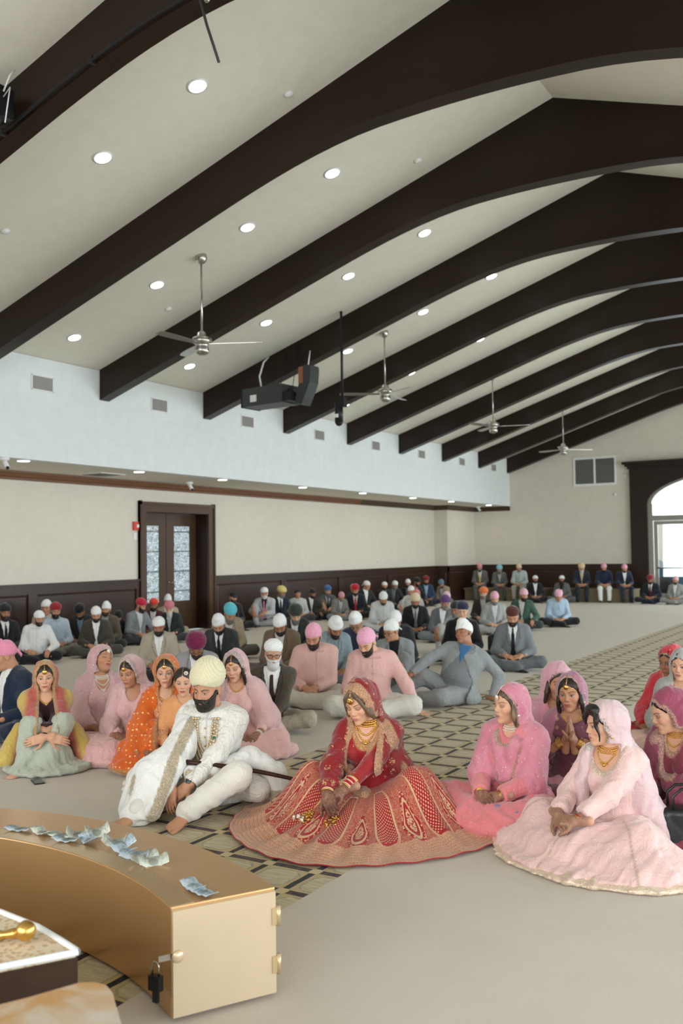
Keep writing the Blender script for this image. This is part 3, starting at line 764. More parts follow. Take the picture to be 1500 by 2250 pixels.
# ------------------------------------------------ the figure
class Fig:
    def __init__(s, fem=False, lean=4, twist=0, sway=0, head=(8, 0, 0), pel=(0, 0, .125), handL=(.10, -.27, .20), handR=(-.10, -.27, .20),
                 dirL=(-.85, -.45, -.15), dirR=(.85, -.45, -.15), nL=(.25, -.35, .8), nR=(-.25, -.35, .8), curl=38, legs='cross', knees=None, ankles=None,
                 poleL=(.6, .5, -.5), poleR=(-.6, .5, -.5), girth=1.0):
        s.fem = fem; s.g = girth; s.pel = np.array(pel, float); s.curl = curl
        s.R = rotm(lean, sway, twist); s.Rh = s.R @ rotm(head[0], head[2], head[1])
        s.N = s.tp((0, .012, .470)); s.H = s.N + s.Rh @ np.array((0, -.026, .150))
        w = .140 if fem else .168 * (1 + (girth - 1) * .5)
        s.S = {1: s.tp((w, .012, .415)), -1: s.tp((-w, .012, .415))}
        s.W = {1: np.array(handL, float), -1: np.array(handR, float)}
        s.hd = {1: nrm(dirL), -1: nrm(dirR)}; s.hn = {1: nrm(nL), -1: nrm(nR)}
        s.El = {}
        for k, pole in ((1, poleL), (-1, poleR)):
            a, b = (.275, .245) if fem else (.295, .26); D = s.W[k] - s.S[k]; L = np.linalg.norm(D)
            if L > (a + b) * .995: s.W[k] = s.S[k] + D / L * (a + b) * .995; D = s.W[k] - s.S[k]; L = np.linalg.norm(D)
            c = (a * a - b * b + L * L) / (2 * L); hgt = math.sqrt(max(0, a * a - c * c)); u = D / L
            p = np.array(pole, float); p = nrm(p - u * (p @ u)); s.El[k] = s.S[k] + u * c + p * hgt
        s.hip = {1: s.tp((.09, 0, -.02)), -1: s.tp((-.09, 0, -.02))}
        K, Ak = {'cross': (((.37, -.27, .125), (-.37, -.27, .125)), ((-.10, -.35, .065), (.07, -.42, .06))),
                 'knees': (((.12, -.34, .44), (-.12, -.34, .44)), ((.11, -.47, .075), (-.11, -.47, .075))),
                 'one': (((.36, -.27, .12), (-.17, -.36, .42)), ((-.06, -.36, .06), (-.10, -.52, .075))),
                 'bench': (((.14, -.43, .44), (-.14, -.43, .44)), ((.13, -.44, .09), (-.13, -.44, .09))),
                 'side': (((.30, -.26, .11), (-.12, -.36, .12)), ((.40, .12, .06), (.20, .02, .06)))}[legs]
        if knees: K = knees
        if ankles: Ak = ankles
        s.K = {1: np.array(K[0], float), -1: np.array(K[1], float)}; s.A = {1: np.array(Ak[0], float), -1: np.array(Ak[1], float)}
        s.legs = legs
    def tp(s, p): return s.pel + s.R @ np.array(p, float)
    def hp(s, p): return s.H + s.Rh @ np.array(p, float)
    def T(s, P): return (P - A3(s.pel)) @ A3(s.R)
    def Hd(s, P): return (P - A3(s.H)) @ A3(s.Rh)
    # masses
    def torso(s, P, e=0.0, neck=True):
        Q = s.T(P); g = s.g
        if s.fem:
            d = U(.07, ell(Q, (0, .01, -.005), (.165 * g, .125 * g, .115)), ell(Q, (0, -.0, .15), (.118 * g, .095 * g, .14)), ell(Q, (0, -.0, .33), (.138 * g, .098 * g, .15)),
                  cone(Q, (-.115, .012, .415), (.115, .012, .415), .044, .044), cone(Q, (-.05, .014, .44), (.05, .014, .44), .046, .046))
            X = np.stack([np.abs(Q[:, 0]), Q[:, 1], Q[:, 2]], 1); d = smin(d, ell(X, (.065, -.075, .30), (.058, .055, .060)), .04)
        else:
            d = U(.07, ell(Q, (0, .0, -.005), (.165 * g, .130 * g, .115)), ell(Q, (0, -.015, .15), (.145 * g, .118 * g * g, .15)), ell(Q, (0, -.003, .32), (.168 * g, .118 * g, .16)),
                  cone(Q, (-.138, .012, .415), (.138, .012, .415), .052, .052), cone(Q, (-.05, .014, .44), (.05, .014, .44), .058, .058))
        if neck: d = smin(d, cone(Q, (0, .015, .43), (0, .012, .50), .058, .048 if s.fem else .057), .035)
        return d - e
    def arm(s, P, k, e=0.0, upto=1.0, r=None):
        r = r or ((.039, .033, .023) if s.fem else (.049, .041, .028)); W = s.El[k] + (s.W[k] - s.El[k]) * upto
        return smin(cone(P, s.S[k], s.El[k], r[0] + e, r[1] + e), cone(P, s.El[k], W, r[1] + e, r[1] + (r[2] - r[1]) * upto + e), .03)
    def leg(s, P, k, e=0.0):
        r = (.082, .060, .042) if s.fem else (.088, .062, .045)
        return smin(cone(P, s.hip[k], s.K[k], r[0] + e, r[1] + e), cone(P, s.K[k], s.A[k], r[1] + e, r[2] + e), .04)
    def foot_frame(s, k):
        if s.legs == 'bench' or s.legs == 'knees': d = nrm((0.1 * k, -1, -.1))
        elif s.legs == 'one' and k == -1: d = nrm((0, -1, -.1))
        else: d = nrm((-k * .8, -.55, -.15))
        return d
    def box(s, pad=.1):
        pts = np.array([s.H, s.pel, *s.S.values(), *s.El.values(), *s.W.values(), *s.K.values(), *s.A.values()])
        return pts.min(0) - pad - .1, pts.max(0) + pad + .1
    def net(s, fn, h, pad=.06, lo=None, hi=None, floor=True):
        l, u = s.box(pad)
        if lo is not None: l = lo
        if hi is not None: u = hi
        l = np.array(l, float); l[2] = max(l[2], -.012)
        g = (lambda P: np.maximum(fn(P), .004 - P[:, 2])) if floor else fn
        return snet(g, l, u, h * 1.22)
    # ---- body: one continuous skin mesh
    def hand_net(s, k, h, color=None, henna=0.0, upto=None):
        y = s.hd[k]; z = s.hn[k]; z = nrm(z - y * (z @ y)); x = np.cross(y, z)
        Rm = np.stack([x, y, z], 1)              # columns
        mirror = k                              # thumb side: left hand thumb at -x of this frame when palm is down
        W = s.W[k]
        fat = max(0, (h - .0065) * .5)
        def fn(P):
            Q = (P - A3(W)) @ A3(Rm); Q = Q * A3((-mirror if True else 1, 1, 1))
            d = hand_sdf(Q, s.curl if np.isscalar(s.curl) else s.curl[0 if k == 1 else 1], fat=fat)
            r = (.036, .024) if s.fem else (.043, .029)
            return smin(d, cone(P, s.El[k], W, r[0], r[1] * .98), .02)
        lo = np.minimum(np.minimum(s.El[k], W), W + y * .2) - .075; hi = np.maximum(np.maximum(s.El[k], W), W + y * .2) + .075
        v, q = snet(fn, lo, hi, h * 1.1)
        v, q = keep(v, q, (v - A3(W)) @ A3(nrm(s.El[k] - W)) < .15)      # the arm above is hidden in the sleeve and carried on by the core
        c = np.tile(A3((1, 1, 1, 0)), (len(v), 1))
        if henna:
            Q = (v - A3(W)) @ A3(Rm); n = np.sin(Q[:, 0] * 420 + 3 * np.sin(Q[:, 1] * 260)) * np.sin(Q[:, 1] * 380 + 2 * np.sin(Q[:, 0] * 300))
            m = Q[:, 1] > -.12; a = np.clip(.62 + .22 * (n > .0) + .4 * (Q[:, 1] > .085), 0, .92) * henna
            c[m, :3] = (.085, .022, .016); c[m, 3] = (a * np.clip((Q[:, 1] + .11) / .06, 0, 1))[m]
        return v, q, c
    def foot_net(s, k, h, d=None, up=None):
        y = nrm(d if d is not None else s.foot_frame(k)); up = nrm(up if up is not None else (0, 0, 1)); z = nrm(up - y * (up @ y)); x = np.cross(y, z); Rm = np.stack([x, y, z], 1); Ak = s.A[k]
        def fn(P):
            Q = (P - A3(Ak)) @ A3(Rm)
            e = U(.03, ell(Q, (0, -.035, -.035), (.033, .038, .032)), ell(Q, (0, .04, -.035), (.038, .06, .030)), ell(Q, (0, .105, -.045), (.046, .045, .020)), cone(P, Ak + nrm(s.K[k] - Ak) * .09, Ak + (0, 0, -.005), .036, .034))
            for j in range(5):
                xx = (.033 - j * .0165) * -k; L = (.168, .165, .158, .150, .140)[j]
                e = smin(e, cone(Q, (xx, .12, -.047), (xx * 1.05, L, -.052), (.0125 if j == 0 else .0095), (.0135 if j == 0 else .009)), .006)
            return e
        lo = Ak - .2; hi = Ak + .2
        return snet(lambda P: np.maximum(fn(P), .003 - P[:, 2]), lo, hi, h) + (None,)
    def body(s, hh=.004, hc=.016, hn=.006, feet=None, eyes='open', lip=(.45, .10, .09), henna=0, makeup=None, hands=(1, -1), grey=0, chest=False, brow=(.02, .014, .01), mustache=None):
        lo, hi = s.H - .15, s.H + .15
        lo[2] -= .06
        bl = s.Rh @ np.array((0, .0, -.2)); lo = np.minimum(lo, s.H + bl - .07)
        v, q = snet(lambda P: head_sdf(s.Hd(P), s.fem), lo, hi, hh * 1.35)
        c = face_color(s.Hd(v), s.fem, eyes, lip, brow, s.fem if makeup is None else makeup, grey)
        parts = [(v, q, c)]
        def core(P):
            d = s.torso(P, -.004 if not chest else 0)
            for k in (1, -1): d = smin(d, s.arm(P, k, -.004), .03); d = smin(d, s.leg(P, k, -.008), .03)
            return d
        v, q = s.net(core, hc); parts.append((v, q, None))
        for k in hands: parts.append(s.hand_net(k, hn, henna=henna))
        if feet:
            for k, d in feet.items(): parts.append(s.foot_net(k, max(hn, .005), *(d if isinstance(d, list) else [d])))
        return to_mesh('body', parts)
    # ---- clothes
    def garment(s, h=.013, e=.014, sleeves=.97, hem=-.06, flare=.02, k=.05, open_=None, neck=None, amp=.003, f=38, seed=1, extra=None, collar=False, lapel=False, cut=None, sleeve_e=None, trim=None):
        se = e + .004 if sleeve_e is None else sleeve_e
        def fn(P, part=0):
            d = s.torso(P, e, neck=False); Q = s.T(P)
            if flare: d = smin(d, ell(Q, (0, .0, hem + .07), (.175 * s.g + e + flare, .14 * s.g + e + flare, .12)), .06)
            for kk in (1, -1): d = smin(d, s.arm(P, kk, se, sleeves), k)
            if collar: d = smin(d, cone(Q, (0, .014, .45), (0, .008, .52), .072, .0625), .015)
            if extra is not None: d = smin(d, extra(P), .05)
            if amp: d = d + folds(P, amp, f, seed)
            d = np.maximum(d, hem - Q[:, 2] + (-.3 if False else 0)) if hem is not None else d
            for kk in (1, -1):  # sleeve mouth
                ax = A3(nrm(s.W[kk] - s.El[kk])); wm = A3(s.El[kk] + (s.W[kk] - s.El[kk]) * sleeves)
                pl = (P - wm) @ ax; near = np.sqrt(((P - wm) ** 2).sum(1)) < .10
                d = np.where(near, smax(d, pl, .008), d)
            if collar: d = np.maximum(d, Q[:, 2] - .508 - .10 * Q[:, 1])
            if neck is not None:     # scooped neckline, half width and depth
                dn = np.sqrt((Q[:, 0] / neck[0]) ** 2 + (np.minimum(Q[:, 2] - .50, 0) / neck[1]) ** 2) * neck[0] - neck[0]
                dn = np.where(Q[:, 2] > .50, np.abs(Q[:, 0]) - neck[0], dn)
                front = np.maximum(dn, Q[:, 1] - .01)
                back = np.sqrt((Q[:, 0] / .065) ** 2 + ((Q[:, 1] - .01) / .065) ** 2 + ((Q[:, 2] - .50) / .06) ** 2) * .06 - .06
                d = smax(d, -np.minimum(front, back), .006)
            else: dn = None
            if open_ is not None:
                zt, zb, wt, wb = open_       # V from the button zb up to zt, and spreading below
                t = np.clip((Q[:, 2] - zb) / (zt - zb), 0, 1); w = np.where(Q[:, 2] > zb, .004 + wt * t, .004 + wb * np.clip((zb - Q[:, 2]) / .25, 0, 1))
                do = np.abs(Q[:, 0]) - w; d = smax(d, -np.maximum(do, Q[:, 1] + .01), .006)
            else: do = None
            if cut is not None: d = np.maximum(d, cut(P))
            return d if part == 0 else (Q, dn, do)
        v, q = s.net(fn, h)
        Q, dn, do = fn(v, 1); c = np.tile(A3((1, 1, 1, 0)), (len(v), 1))
        if collar:      # front placket and standing collar seam
            a_ = np.clip(1.4 - np.abs(Q[:, 0] - .006) / .006, 0, 1) * (Q[:, 1] < 0) * .30
            a_ = np.maximum(a_, np.clip(1.4 - np.abs(Q[:, 2] - .462 - .10 * Q[:, 1]) / .007, 0, 1) * (np.abs(Q[:, 0]) < .085) * .30); c[:, :3] = 0; c[:, 3] = a_
        if lapel and do is not None:
            t = np.clip((Q[:, 2] - open_[1]) / (open_[0] - open_[1]), 0, 1); lw = .050 * np.sin(np.clip(t, 0, 1) * PI * .85 + .1)
            a_ = np.clip(1.3 - np.abs(do - lw) / .008, 0, 1) * (Q[:, 2] > open_[1]) * (Q[:, 1] < 0) * (t < .98) * .5
            a_ = np.maximum(a_, np.clip(1.3 - np.abs(Q[:, 2] - .33) / .007, 0, 1) * (do > lw * .5) * (do < lw + .012) * (Q[:, 1] < 0) * .4)
            a_ = np.maximum(a_, np.clip(1 - do / .012, 0, 1) * (Q[:, 1] < -.03) * .35); c[:, :3] = 0; c[:, 3] = a_
        if trim is not None and dn is not None:
            a_ = np.clip((trim[0] - dn) / .008, 0, 1) * (Q[:, 1] < .02) * (Q[:, 2] > .5 - neck[1] - trim[0] - .01); c[:, :3] = trim[1]; c[:, 3] = a_ * .85
        return to_mesh('garment', [(v, q, c)])
    def trousers(s, h=.014, e=.014, amp=.004, f=36, seed=2, k=.05, extra=None, ankle=True):
        def fn(P):
            d = U(.06, ell(s.T(P), (0, .01, -.01), (.17 * s.g + e, .135 * s.g + e, .115)), s.leg(P, 1, e), s.leg(P, -1, e))
            if extra is not None: d = smin(d, extra(P), k)
            return d + folds(P, amp, f, seed, .9)
        return to_mesh('trousers', [self_ for self_ in [s.net(fn, h) + (None,)]])
    def shoes(s, h=.009):
        out = []
        for k in (1, -1):
            y = s.foot_frame(k); z = nrm(np.array((0, 0, 1.)) - y * y[2]); x = np.cross(y, z); Rm = np.stack([x, y, z], 1); Ak = s.A[k]
            fn = lambda P: U(.03, ell((P - A3(Ak)) @ A3(Rm), (0, -.02, -.03), (.042, .055, .042)), ell((P - A3(Ak)) @ A3(Rm), (0, .09, -.042), (.046, .095, .030)))
            v, q = snet(lambda P: np.maximum(fn(P), .003 - P[:, 2]), Ak - .21, Ak + .21, h); out.append((v, q, None))
        return to_mesh('shoes', out)
    def HM(s):
        M = Matrix.Identity(4)
        for i in range(3):
            for j in range(3): M[i][j] = s.Rh[i][j]
            M[i][3] = s.H[i]
        return M
    def TM(s):
        M = Matrix.Identity(4)
        for i in range(3):
            for j in range(3): M[i][j] = s.R[i][j]
            M[i][3] = s.pel[i]
        return M
    def shirt(s, h=.012, tie=True):
        def fn(P):
            Q = s.T(P); d = s.torso(P, .008, neck=False)
            d = smin(d, cone(Q, (0, .014, .46), (0, .008, .498), .070, .060), .015)
            d = smax(d, -cone(Q, (0, -.085, .53), (0, -.075, .475), .030, .004), .006)
            return np.maximum(np.maximum(d, .02 - Q[:, 2]), Q[:, 2] - .505)
        v, q = s.net(fn, h); Q = s.T(v); c = np.tile(A3((1, 1, 1, 0)), (len(v), 1))
        m = (np.abs(Q[:, 0]) < .0045) & (Q[:, 1] < 0); c[m] = (0, 0, 0, .15)
        return to_mesh('shirt', [(v, q, c)])
    def tie(s, h=.010):
        def fn(P):
            Q = s.T(P); fr = s.torso(P, .012, neck=False)
            w = np.clip(.016 + .018 * (.46 - Q[:, 2]) / .3, .012, .036)
            band = np.maximum(np.abs(fr - .003) - .007, np.abs(Q[:, 0]) - w)
            band = np.maximum(np.maximum(band, Q[:, 1] + .02), np.maximum(Q[:, 2] - .445, .06 - Q[:, 2]))
            kn = ell(Q, (0, -.082, .448), (.018, .014, .018)); return smin(band, kn, .008)
        return to_mesh('tie', [s.net(fn, h) + (None,)])

# ------------------------------------------------ headwear, beards, hair: meshes in head coordinates
def hnet(name, fn, h, lo=(-.2, -.2, -.2), hi=(.2, .22, .24), col=None):
    v, q = snet(fn, lo, hi, h); return to_mesh(name, [(v, q, col(v) if col else None)])
def turban_mesh(h=.0048, big=1.0, pleat=.024, amp=.0034, tall=1.0, front=.75, lift=0.0):
    def fn(P):
        d = U(.03, ell(P, (0, .018, .072 + lift), (.099 * big, .115 * big, .080 * tall)), ell(P, (0, .026, .093 * tall + lift), (.080 * big, .090 * big, .070 * tall)))
        x = np.abs(P[:, 0]); w = P[:, 2] + front * x * (P[:, 1] < .05) + .25 * P[:, 1]
        ph = (w / pleat) % 1.0
        d = d - amp * np.where(ph < .8, ph / .8 - .5, (1 - ph) / .2 - .5) * 2
        d = np.maximum(d, -ell(P, (0, 0.012, .0), (.07, .09, .06)))
        return smax(d, (.052 - .30 * (P[:, 1] + .1) - .25 * x + lift * .9) - P[:, 2], .012)
    def col(v):
        x = np.abs(v[:, 0]); w = v[:, 2] + front * x * (v[:, 1] < .05) + .25 * v[:, 1]; ph = (w / pleat) % 1.0
        c = np.tile(A3((0, 0, 0, 0)), (len(v), 1)); c[:, 3] = np.clip((ph - .80) * 1.4, 0, .28); return c
    return hnet('turban', fn, h, col=col)
def wrap_mesh(h=.006, peak=0.0, knot=True, ears=False, tall=1.0, seed=3):
    def fn(P):
        d = U(.02, ell(P, (0, .014, .046), (.086, .104, .088 * tall)), ell(P, (0, .02, .07 * tall), (.072, .085, .075 * tall)))
        if peak: d = smin(d, ell(P, (0, -.01, .13), (.05, .06, .03 + peak)), .03)
        if ears:
            for k in (1, -1): d = smin(d, cone(P, (.045 * k, .02, .10), (.062 * k, .02, .155), .03, .008), .03)
        ph = P[:, 2] * 1.0 + .35 * P[:, 1]
        d = d - .0016 * np.sin(ph * 330 + 2 * np.sin(P[:, 0] * 30)) + folds(P, .0015, 50, seed)
        d = smax(d, (.012 - .34 * P[:, 1] + .008 * np.sin(P[:, 0] * 40)) - P[:, 2], .006)
        if knot:
            d = smin(d, ell(P, (0, .118, .01), (.022, .016, .018)), .01)
            d = smin(d, cone(P, (.0, .12, .01), (.045, .135, -.03), .012, .009), .008); d = smin(d, cone(P, (.0, .12, .01), (-.03, .13, -.05), .012, .008), .008)
        return d
    return hnet('head_cloth', fn, h)
def beard_mesh(h=.0055, long=0.0, full=1.0, thick=0.0):
    def fn(P):
        x = np.abs(P[:, 0]); y, z = P[:, 1], P[:, 2]; Q = np.stack([x, y, z], 1)
        d = nose_etc(P, False) - .007 - thick
        d = smin(d, ell(P, (0, -.050, -.085), (.050 + thick, .052 + thick, .040 + thick)), .02)
        if long: d = smin(d, ell(P, (0, -.068, -.105 - long * .4), (.050, .036, .030 + long)), .03)
        line = -.036 + .62 * (y + .092)
        line = np.where(x < .030, -.0315, line)
        d = smax(d, z - line, .006)
        d = smax(d, y + .012, .008)
        d = smax(d, -ell(P, (0, -.112, -.0575), (.019, .020, .0062)), .003)
        if not long: d = smax(d, -.128 - z, .01)
        return d + .0011 * np.sin(P[:, 0] * 700) * np.sin(z * 500 + P[:, 0] * 300)
    return hnet('beard', fn, h, (-.12, -.16, -.26), (.12, .08, .06))
def hair_mesh(h=.005, back=.12, part=True, fall=0.0, side=None, extra=None, col=None):
    def fn(P):
        x = np.abs(P[:, 0]); y, z = P[:, 1], P[:, 2]
        d = ell(P, (0, .018, .044), (.083, .101, .089))
        d = smin(d, cone(P, (0, .05, 0), (0, .06, -.04 - back), .065, .05), .04)
        ov = (np.sqrt((x / .064) ** 2 + ((z + .012) / np.where(z > -.012, .080, .13)) ** 2) - 1) * .064
        ov = ov if not part else np.maximum(ov, -.1)
        d = smax(d, -np.maximum(ov, y - .015), .008)
        if part: d = d + .004 * np.exp(-(P[:, 0] / .006) ** 2)
        if fall:
            for k in (1, -1):
                d = smin(d, chain(P, [(.070 * k, -.02, .03), (.082 * k, -.03, -.06), (.085 * k, -.02, -.06 - fall)], [.016, .018, .012]), .02)
        if extra is not None: d = smin(d, extra(P), .012)
        return d + .0009 * np.sin(np.arctan2(P[:, 0], P[:, 1] + .12) * 90 + z * 60)
    def cc(v):
        c = np.tile(A3((0, 0, 0, 0)), (len(v), 1)); m = (np.abs(v[:, 0]) < .003) & (v[:, 1] < .02) & (v[:, 2] > .05)
        if part: c[m] = (.35, .2, .14, .6)
        if col is not None: c = col(v, c)
        return c
    return hnet('hair', fn, h, (-.16, -.17, -.3), (.16, .2, .17), cc)

# ------------------------------------------------ cloth and skin materials: colour comes from the object, overlay from the mesh
def overlay(m, c, rich=False):
    m.m['cd'] = 1
    c = m.mix(c, (0, 0, 0), m.attr('Cd', 'Alpha')); a = m.attr('Cd', 'Color')
    if rich: a = m.mix(a, m.mix(a, (0, 0, 0), .45), m.voro(150, None, 'F1').gt(.42)); a = m.mix(a, m.mix(a, a, 1.0, 'ADD'), m.voro(240, None, 'F1').lt(.22) * .8)
    return m.mix(c, a, 1.0, 'ADD')
def cloth_mat(name, rough=.8, sheen=.3, weave=(900, .25), pattern=None, metal=0, spec=.2, var=.10):
    m = MT(name, rough, metal, spec); m.b.inputs['Sheen Weight'].default_value = sheen
    oc = m.objcolor(); n = m.noise(7, 3)
    c = m.mix(oc, (0, 0, 0), (n - .5).sat() * var * 2)
    c = m.mix(c, (1, 1, 1), (-1 * n + .5).sat() * var)
    if pattern: c = pattern(m, c)
    c = overlay(m, c, True)
    x, y, z = m.coord('Object')
    dr = m.noise(1.0, 2, m.combine(x * 17.0, y * 17.0, z * 5.0), dist=1.2); dr2 = m.noise(1.0, 2, m.combine(x * 7.0 + z * 9.0, y * 7.0 - z * 8.0, z * 16.0), dist=1.0)
    m.color(c); m.bump(m.noise(weave[0] * .12, 3) * .25 + ((dr - .5).abs() * 2.0) + ((dr2 - .5).abs() * 1.6), min(1.0, weave[1] * 1.8), .013)
    return m.m
def skin_mat():
    m = MT('skin', .5, 0, .35); oc = m.objcolor(); n = m.noise(14, 3)
    c = m.mix(oc, m.mix(oc, (.55, .16, .10), .22), n.step(.4, .8))
    c = overlay(m, c)
    m.color(c); m.bump(m.noise(120, 2), .05, .003); m.b.inputs['Sheen Weight'].default_value = .06
    return m.m
def hair_mat():
    m = MT('hair', .42, 0, .4); x, y, z = m.coord('Object'); oc = m.objcolor()
    st = m.noise(1.0, 3, m.combine(x * 160, y * 160, z * 14))
    c = m.mix(oc, m.mix(oc, (.30, .24, .18), .12), st.step(.45, .75)); c = overlay(m, c)
    m.color(c); m.bump(st, .35, .004); return m.m
M_skin, M_hair = skin_mat(), hair_mat()
M_suit = cloth_mat('suit wool', .85, .2)
M_cotton = cloth_mat('cotton', .85, .3, var=.06)
M_turban = cloth_mat('turban muslin', .9, .4, var=.06)
def brocade(m, c):
    v = m.voro(55, None, 'F1'); w = m.noise(16, 2)
    return m.mix(c, (.62, .44, .34), v.lt(.34) * w.step(.40, .60) * .45)
M_brocade = cloth_mat('woven brocade', .55, .3, pattern=brocade)
def sprig(den, gold=(.80, .66, .42), size=.16, amt=.8):
    def f(m, c):
        v = m.voro(den, None, 'F1', rnd=.55)
        g = m.voro(230, None, 'F1').lt(.30) * m.noise(9, 2).step(.45, .6)
        c = m.mix(c, gold, v.lt(size) * amt); return m.mix(c, tuple(min(1, x * 1.15) for x in gold), g * .35)
    return f
M_net = cloth_mat('sequinned net', .6, .5, pattern=sprig(22, (.86, .76, .62), .13, .7), spec=.4)
M_silk = cloth_mat('soft georgette', .65, .4, pattern=sprig(16, (.84, .72, .50), .09, .75), spec=.4)
M_gold = plain('gold jewellery', srgb(222, 178, 98), .28, 1.0)
M_pearl = plain('pearl and stone jewellery', srgb(226, 214, 196), .25, .2, .6)
# ================================================================ SEATED GUESTS (men further back share the meshes of a few poses)
def ray(px, py): return CF + CR * (px - 750) / 2067.2 - CU * (py - 1125) / 2067.2
CAM = np.array((0, 0, 1.6))
def at(px, py, h=None, x=None, y=None):
    d = ray(px, py); t = (h - 1.6) / d[2] if h is not None else (x / d[0] if x is not None else y / d[1]); return CAM + d * t
SK = dict(light=srgb(212, 164, 132), mid=srgb(188, 138, 105), tan=srgb(160, 112, 82), dark=srgb(138, 96, 70))
BL, GY, WH = (.012, .010, .009), srgb(120, 116, 112), srgb(212, 208, 202)
def suit_fig(F, name, lap=True, fine=False, eyes='closed'):
    A = {'F': F}
    A['body'] = F.body(.0046, .02, .0068, eyes=eyes, feet=None)
    h = .0125
    A['jacket'] = F.garment(h=h, open_=(.47, .17, .055, .10), lapel=True, sleeves=.93, seed=len(name))
    A['shirt'] = F.shirt(.013); A['tie'] = F.tie(.011)
    A['top'] = F.garment(h=h, collar=True, sleeves=.93, e=.012, seed=len(name) + 5, amp=.004)
    A['trousers'] = F.trousers(.016)
    A['shoes'] = F.shoes(.012)
    return A
ARCH = {
    'down': suit_fig(Fig(lean=8, head=(17, 0, 0)), 'down'),
    'ahead': suit_fig(Fig(lean=3, head=(6, 0, 3)), 'ahead', eyes='open'),
    'bowed': suit_fig(Fig(lean=16, head=(24, 6, 0), handL=(.07, -.33, .17), handR=(-.07, -.33, .17)), 'bowed'),
    'knees': suit_fig(Fig(lean=12, head=(4, 8, 0), legs='one', handR=(-.16, -.50, .36), handL=(.05, -.46, .30), dirR=(.3, -.4, -.9), dirL=(-.7, -.5, -.4), nR=(0, -1, .3), nL=(0, -.6, .8), curl=25), 'knees', eyes='open'),
    'bench': suit_fig(Fig(lean=10, head=(20, 0, 0), pel=(0, 0, .50), legs='bench', handL=(.09, -.34, .56), handR=(-.09, -.34, .56)), 'bench'),
    'turned': suit_fig(Fig(lean=6, head=(14, 26, 6), handL=(.22, -.30, .19), handR=(-.08, -.28, .20), dirL=(.1, -1, -.3)), 'turned', eyes='open'),
}
HATS = {'turban': turban_mesh(), 'wide': turban_mesh(big=1.10, pleat=.028, front=.45), 'patka': turban_mesh(big=.92, pleat=.021, amp=.002, tall=.92, front=.3),
        'cloth': wrap_mesh(), 'cloth2': wrap_mesh(peak=.012, tall=1.06, seed=8), 'eared': wrap_mesh(ears=True), 'flat': wrap_mesh(tall=.86, seed=5)}
BEARDS = {'full': beard_mesh(), 'long': beard_mesh(long=.055, thick=.004), 'short': beard_mesh(thick=-.0035)}
def cap_mesh():
    def fn(P):
        d = ell(P, (0, .016, .05), (.086, .102, .080)); d = smax(d, .03 - .1 * P[:, 1] - P[:, 2], .006)
        return smin(d, np.maximum(ell(P, (0, -.10, .038), (.062, .07, .010)), P[:, 1] + .02), .008)
    return hnet('cap', fn, .006)
HATS['cap'] = cap_mesh()
def short_hair():
    def fn(P):
        d = ell(P, (0, .018, .046), (.083, .101, .088)); d = smax(d, .035 - .45 * (P[:, 1] + .06) - P[:, 2], .008)
        return d + .002 * np.sin(P[:, 0] * 200) * np.sin(P[:, 1] * 160)
    return hnet('hair', fn, .006)
HATS['hair'] = short_hair()
HAT_NAME = {'cap': 'cap', 'hair': 'hair', 'cloth': 'head_cloth', 'cloth2': 'head_cloth', 'flat': 'head_cloth', 'eared': 'head_cloth'}
def glasses_mesh():
    m = MB()
    for k in (1, -1):
        pts = [(k * .032 + .023 * math.cos(t), -.112 - .0 * math.sin(t), .004 + .0165 * math.sin(t)) for t in np.linspace(0, 2 * PI, 13)]
        m.tube(pts, .0024, 6, False); m.tube([(k * .055, -.110, .008), (k * .074, -.06, .008), (k * .078, .0, .004)], .0022, 6)
    m.tube([(-.010, -.113, .009), (0, -.115, .011), (.010, -.113, .009)], .0022, 6); return m.mesh('glasses')
GLASSES = glasses_mesh()
GROUP_MEN = 'men seated on the carpet'
def put_hat(root, F, hat, hc, beard=None, bc=BL, glasses=False, hatmat=None):
    if hat:
        o = link(HAT_NAME.get(hat, 'turban'), HATS[hat], M_hair if hat == 'hair' else (hatmat or (M_turban if hat != 'cap' else M_black)), root, color=hc); o.matrix_local = F.HM()
    if beard:
        o = link('beard', BEARDS[beard], M_hair, root, color=bc); o.matrix_local = F.HM()
    if glasses:
        o = link('glasses', GLASSES, M_black, root); o.matrix_local = F.HM()
def root_for(F, px, py, rel, h=None, x=None, y=None, mir=False, label='', group=None, top=.145):
    p = at(px, py, h, x, y); th = math.atan2(-p[0], p[1]) + math.radians(rel)
    off = F.hp((0, .015, top)); s = p[2] / off[2]; ox = off[0] * (-1 if mir else 1)
    c, sn = math.cos(th), math.sin(th)
    r = empty('person', (p[0] - s * (c * ox - sn * off[1]), p[1] - s * (sn * ox + c * off[1]), 0), th)
    r.scale = (-s if mir else s, s, s); tag(r, label, 'person', group); return r
def guest(px, py, where, arch, rel, outfit, jc, sc, tc, pc, hat, hc, beard, bc, skin, label, mir=False, glasses=False, tie=True):
    A = ARCH[arch]; F = A['F']
    kw = {where[0]: where[1] * (.90 if where[0] == 'h' else 1)}
    r = root_for(F, px, py, rel, mir=mir, label=label, group=GROUP_MEN, **kw)
    link('body', A['body'], M_skin, r, color=SK[skin])
    if outfit == 'suit':
        link('jacket', A['jacket'], M_suit, r, color=jc); link('shirt', A['shirt'], M_cotton, r, color=sc)
        if tc is not None: link('tie', A['tie'], M_suit, r, color=tc)
    else: link('shirt', A['top'], M_cotton if outfit == 'shirt' else M_brocade, r, color=sc)
    link('trousers', A['trousers'], M_suit, r, color=pc)
    if 'shoes' in A: link('shoe_pair' if False else 'shoes', A['shoes'], M_black, r)
    put_hat(r, F, hat, hc, beard, bc, glasses); return r
c_ = srgb
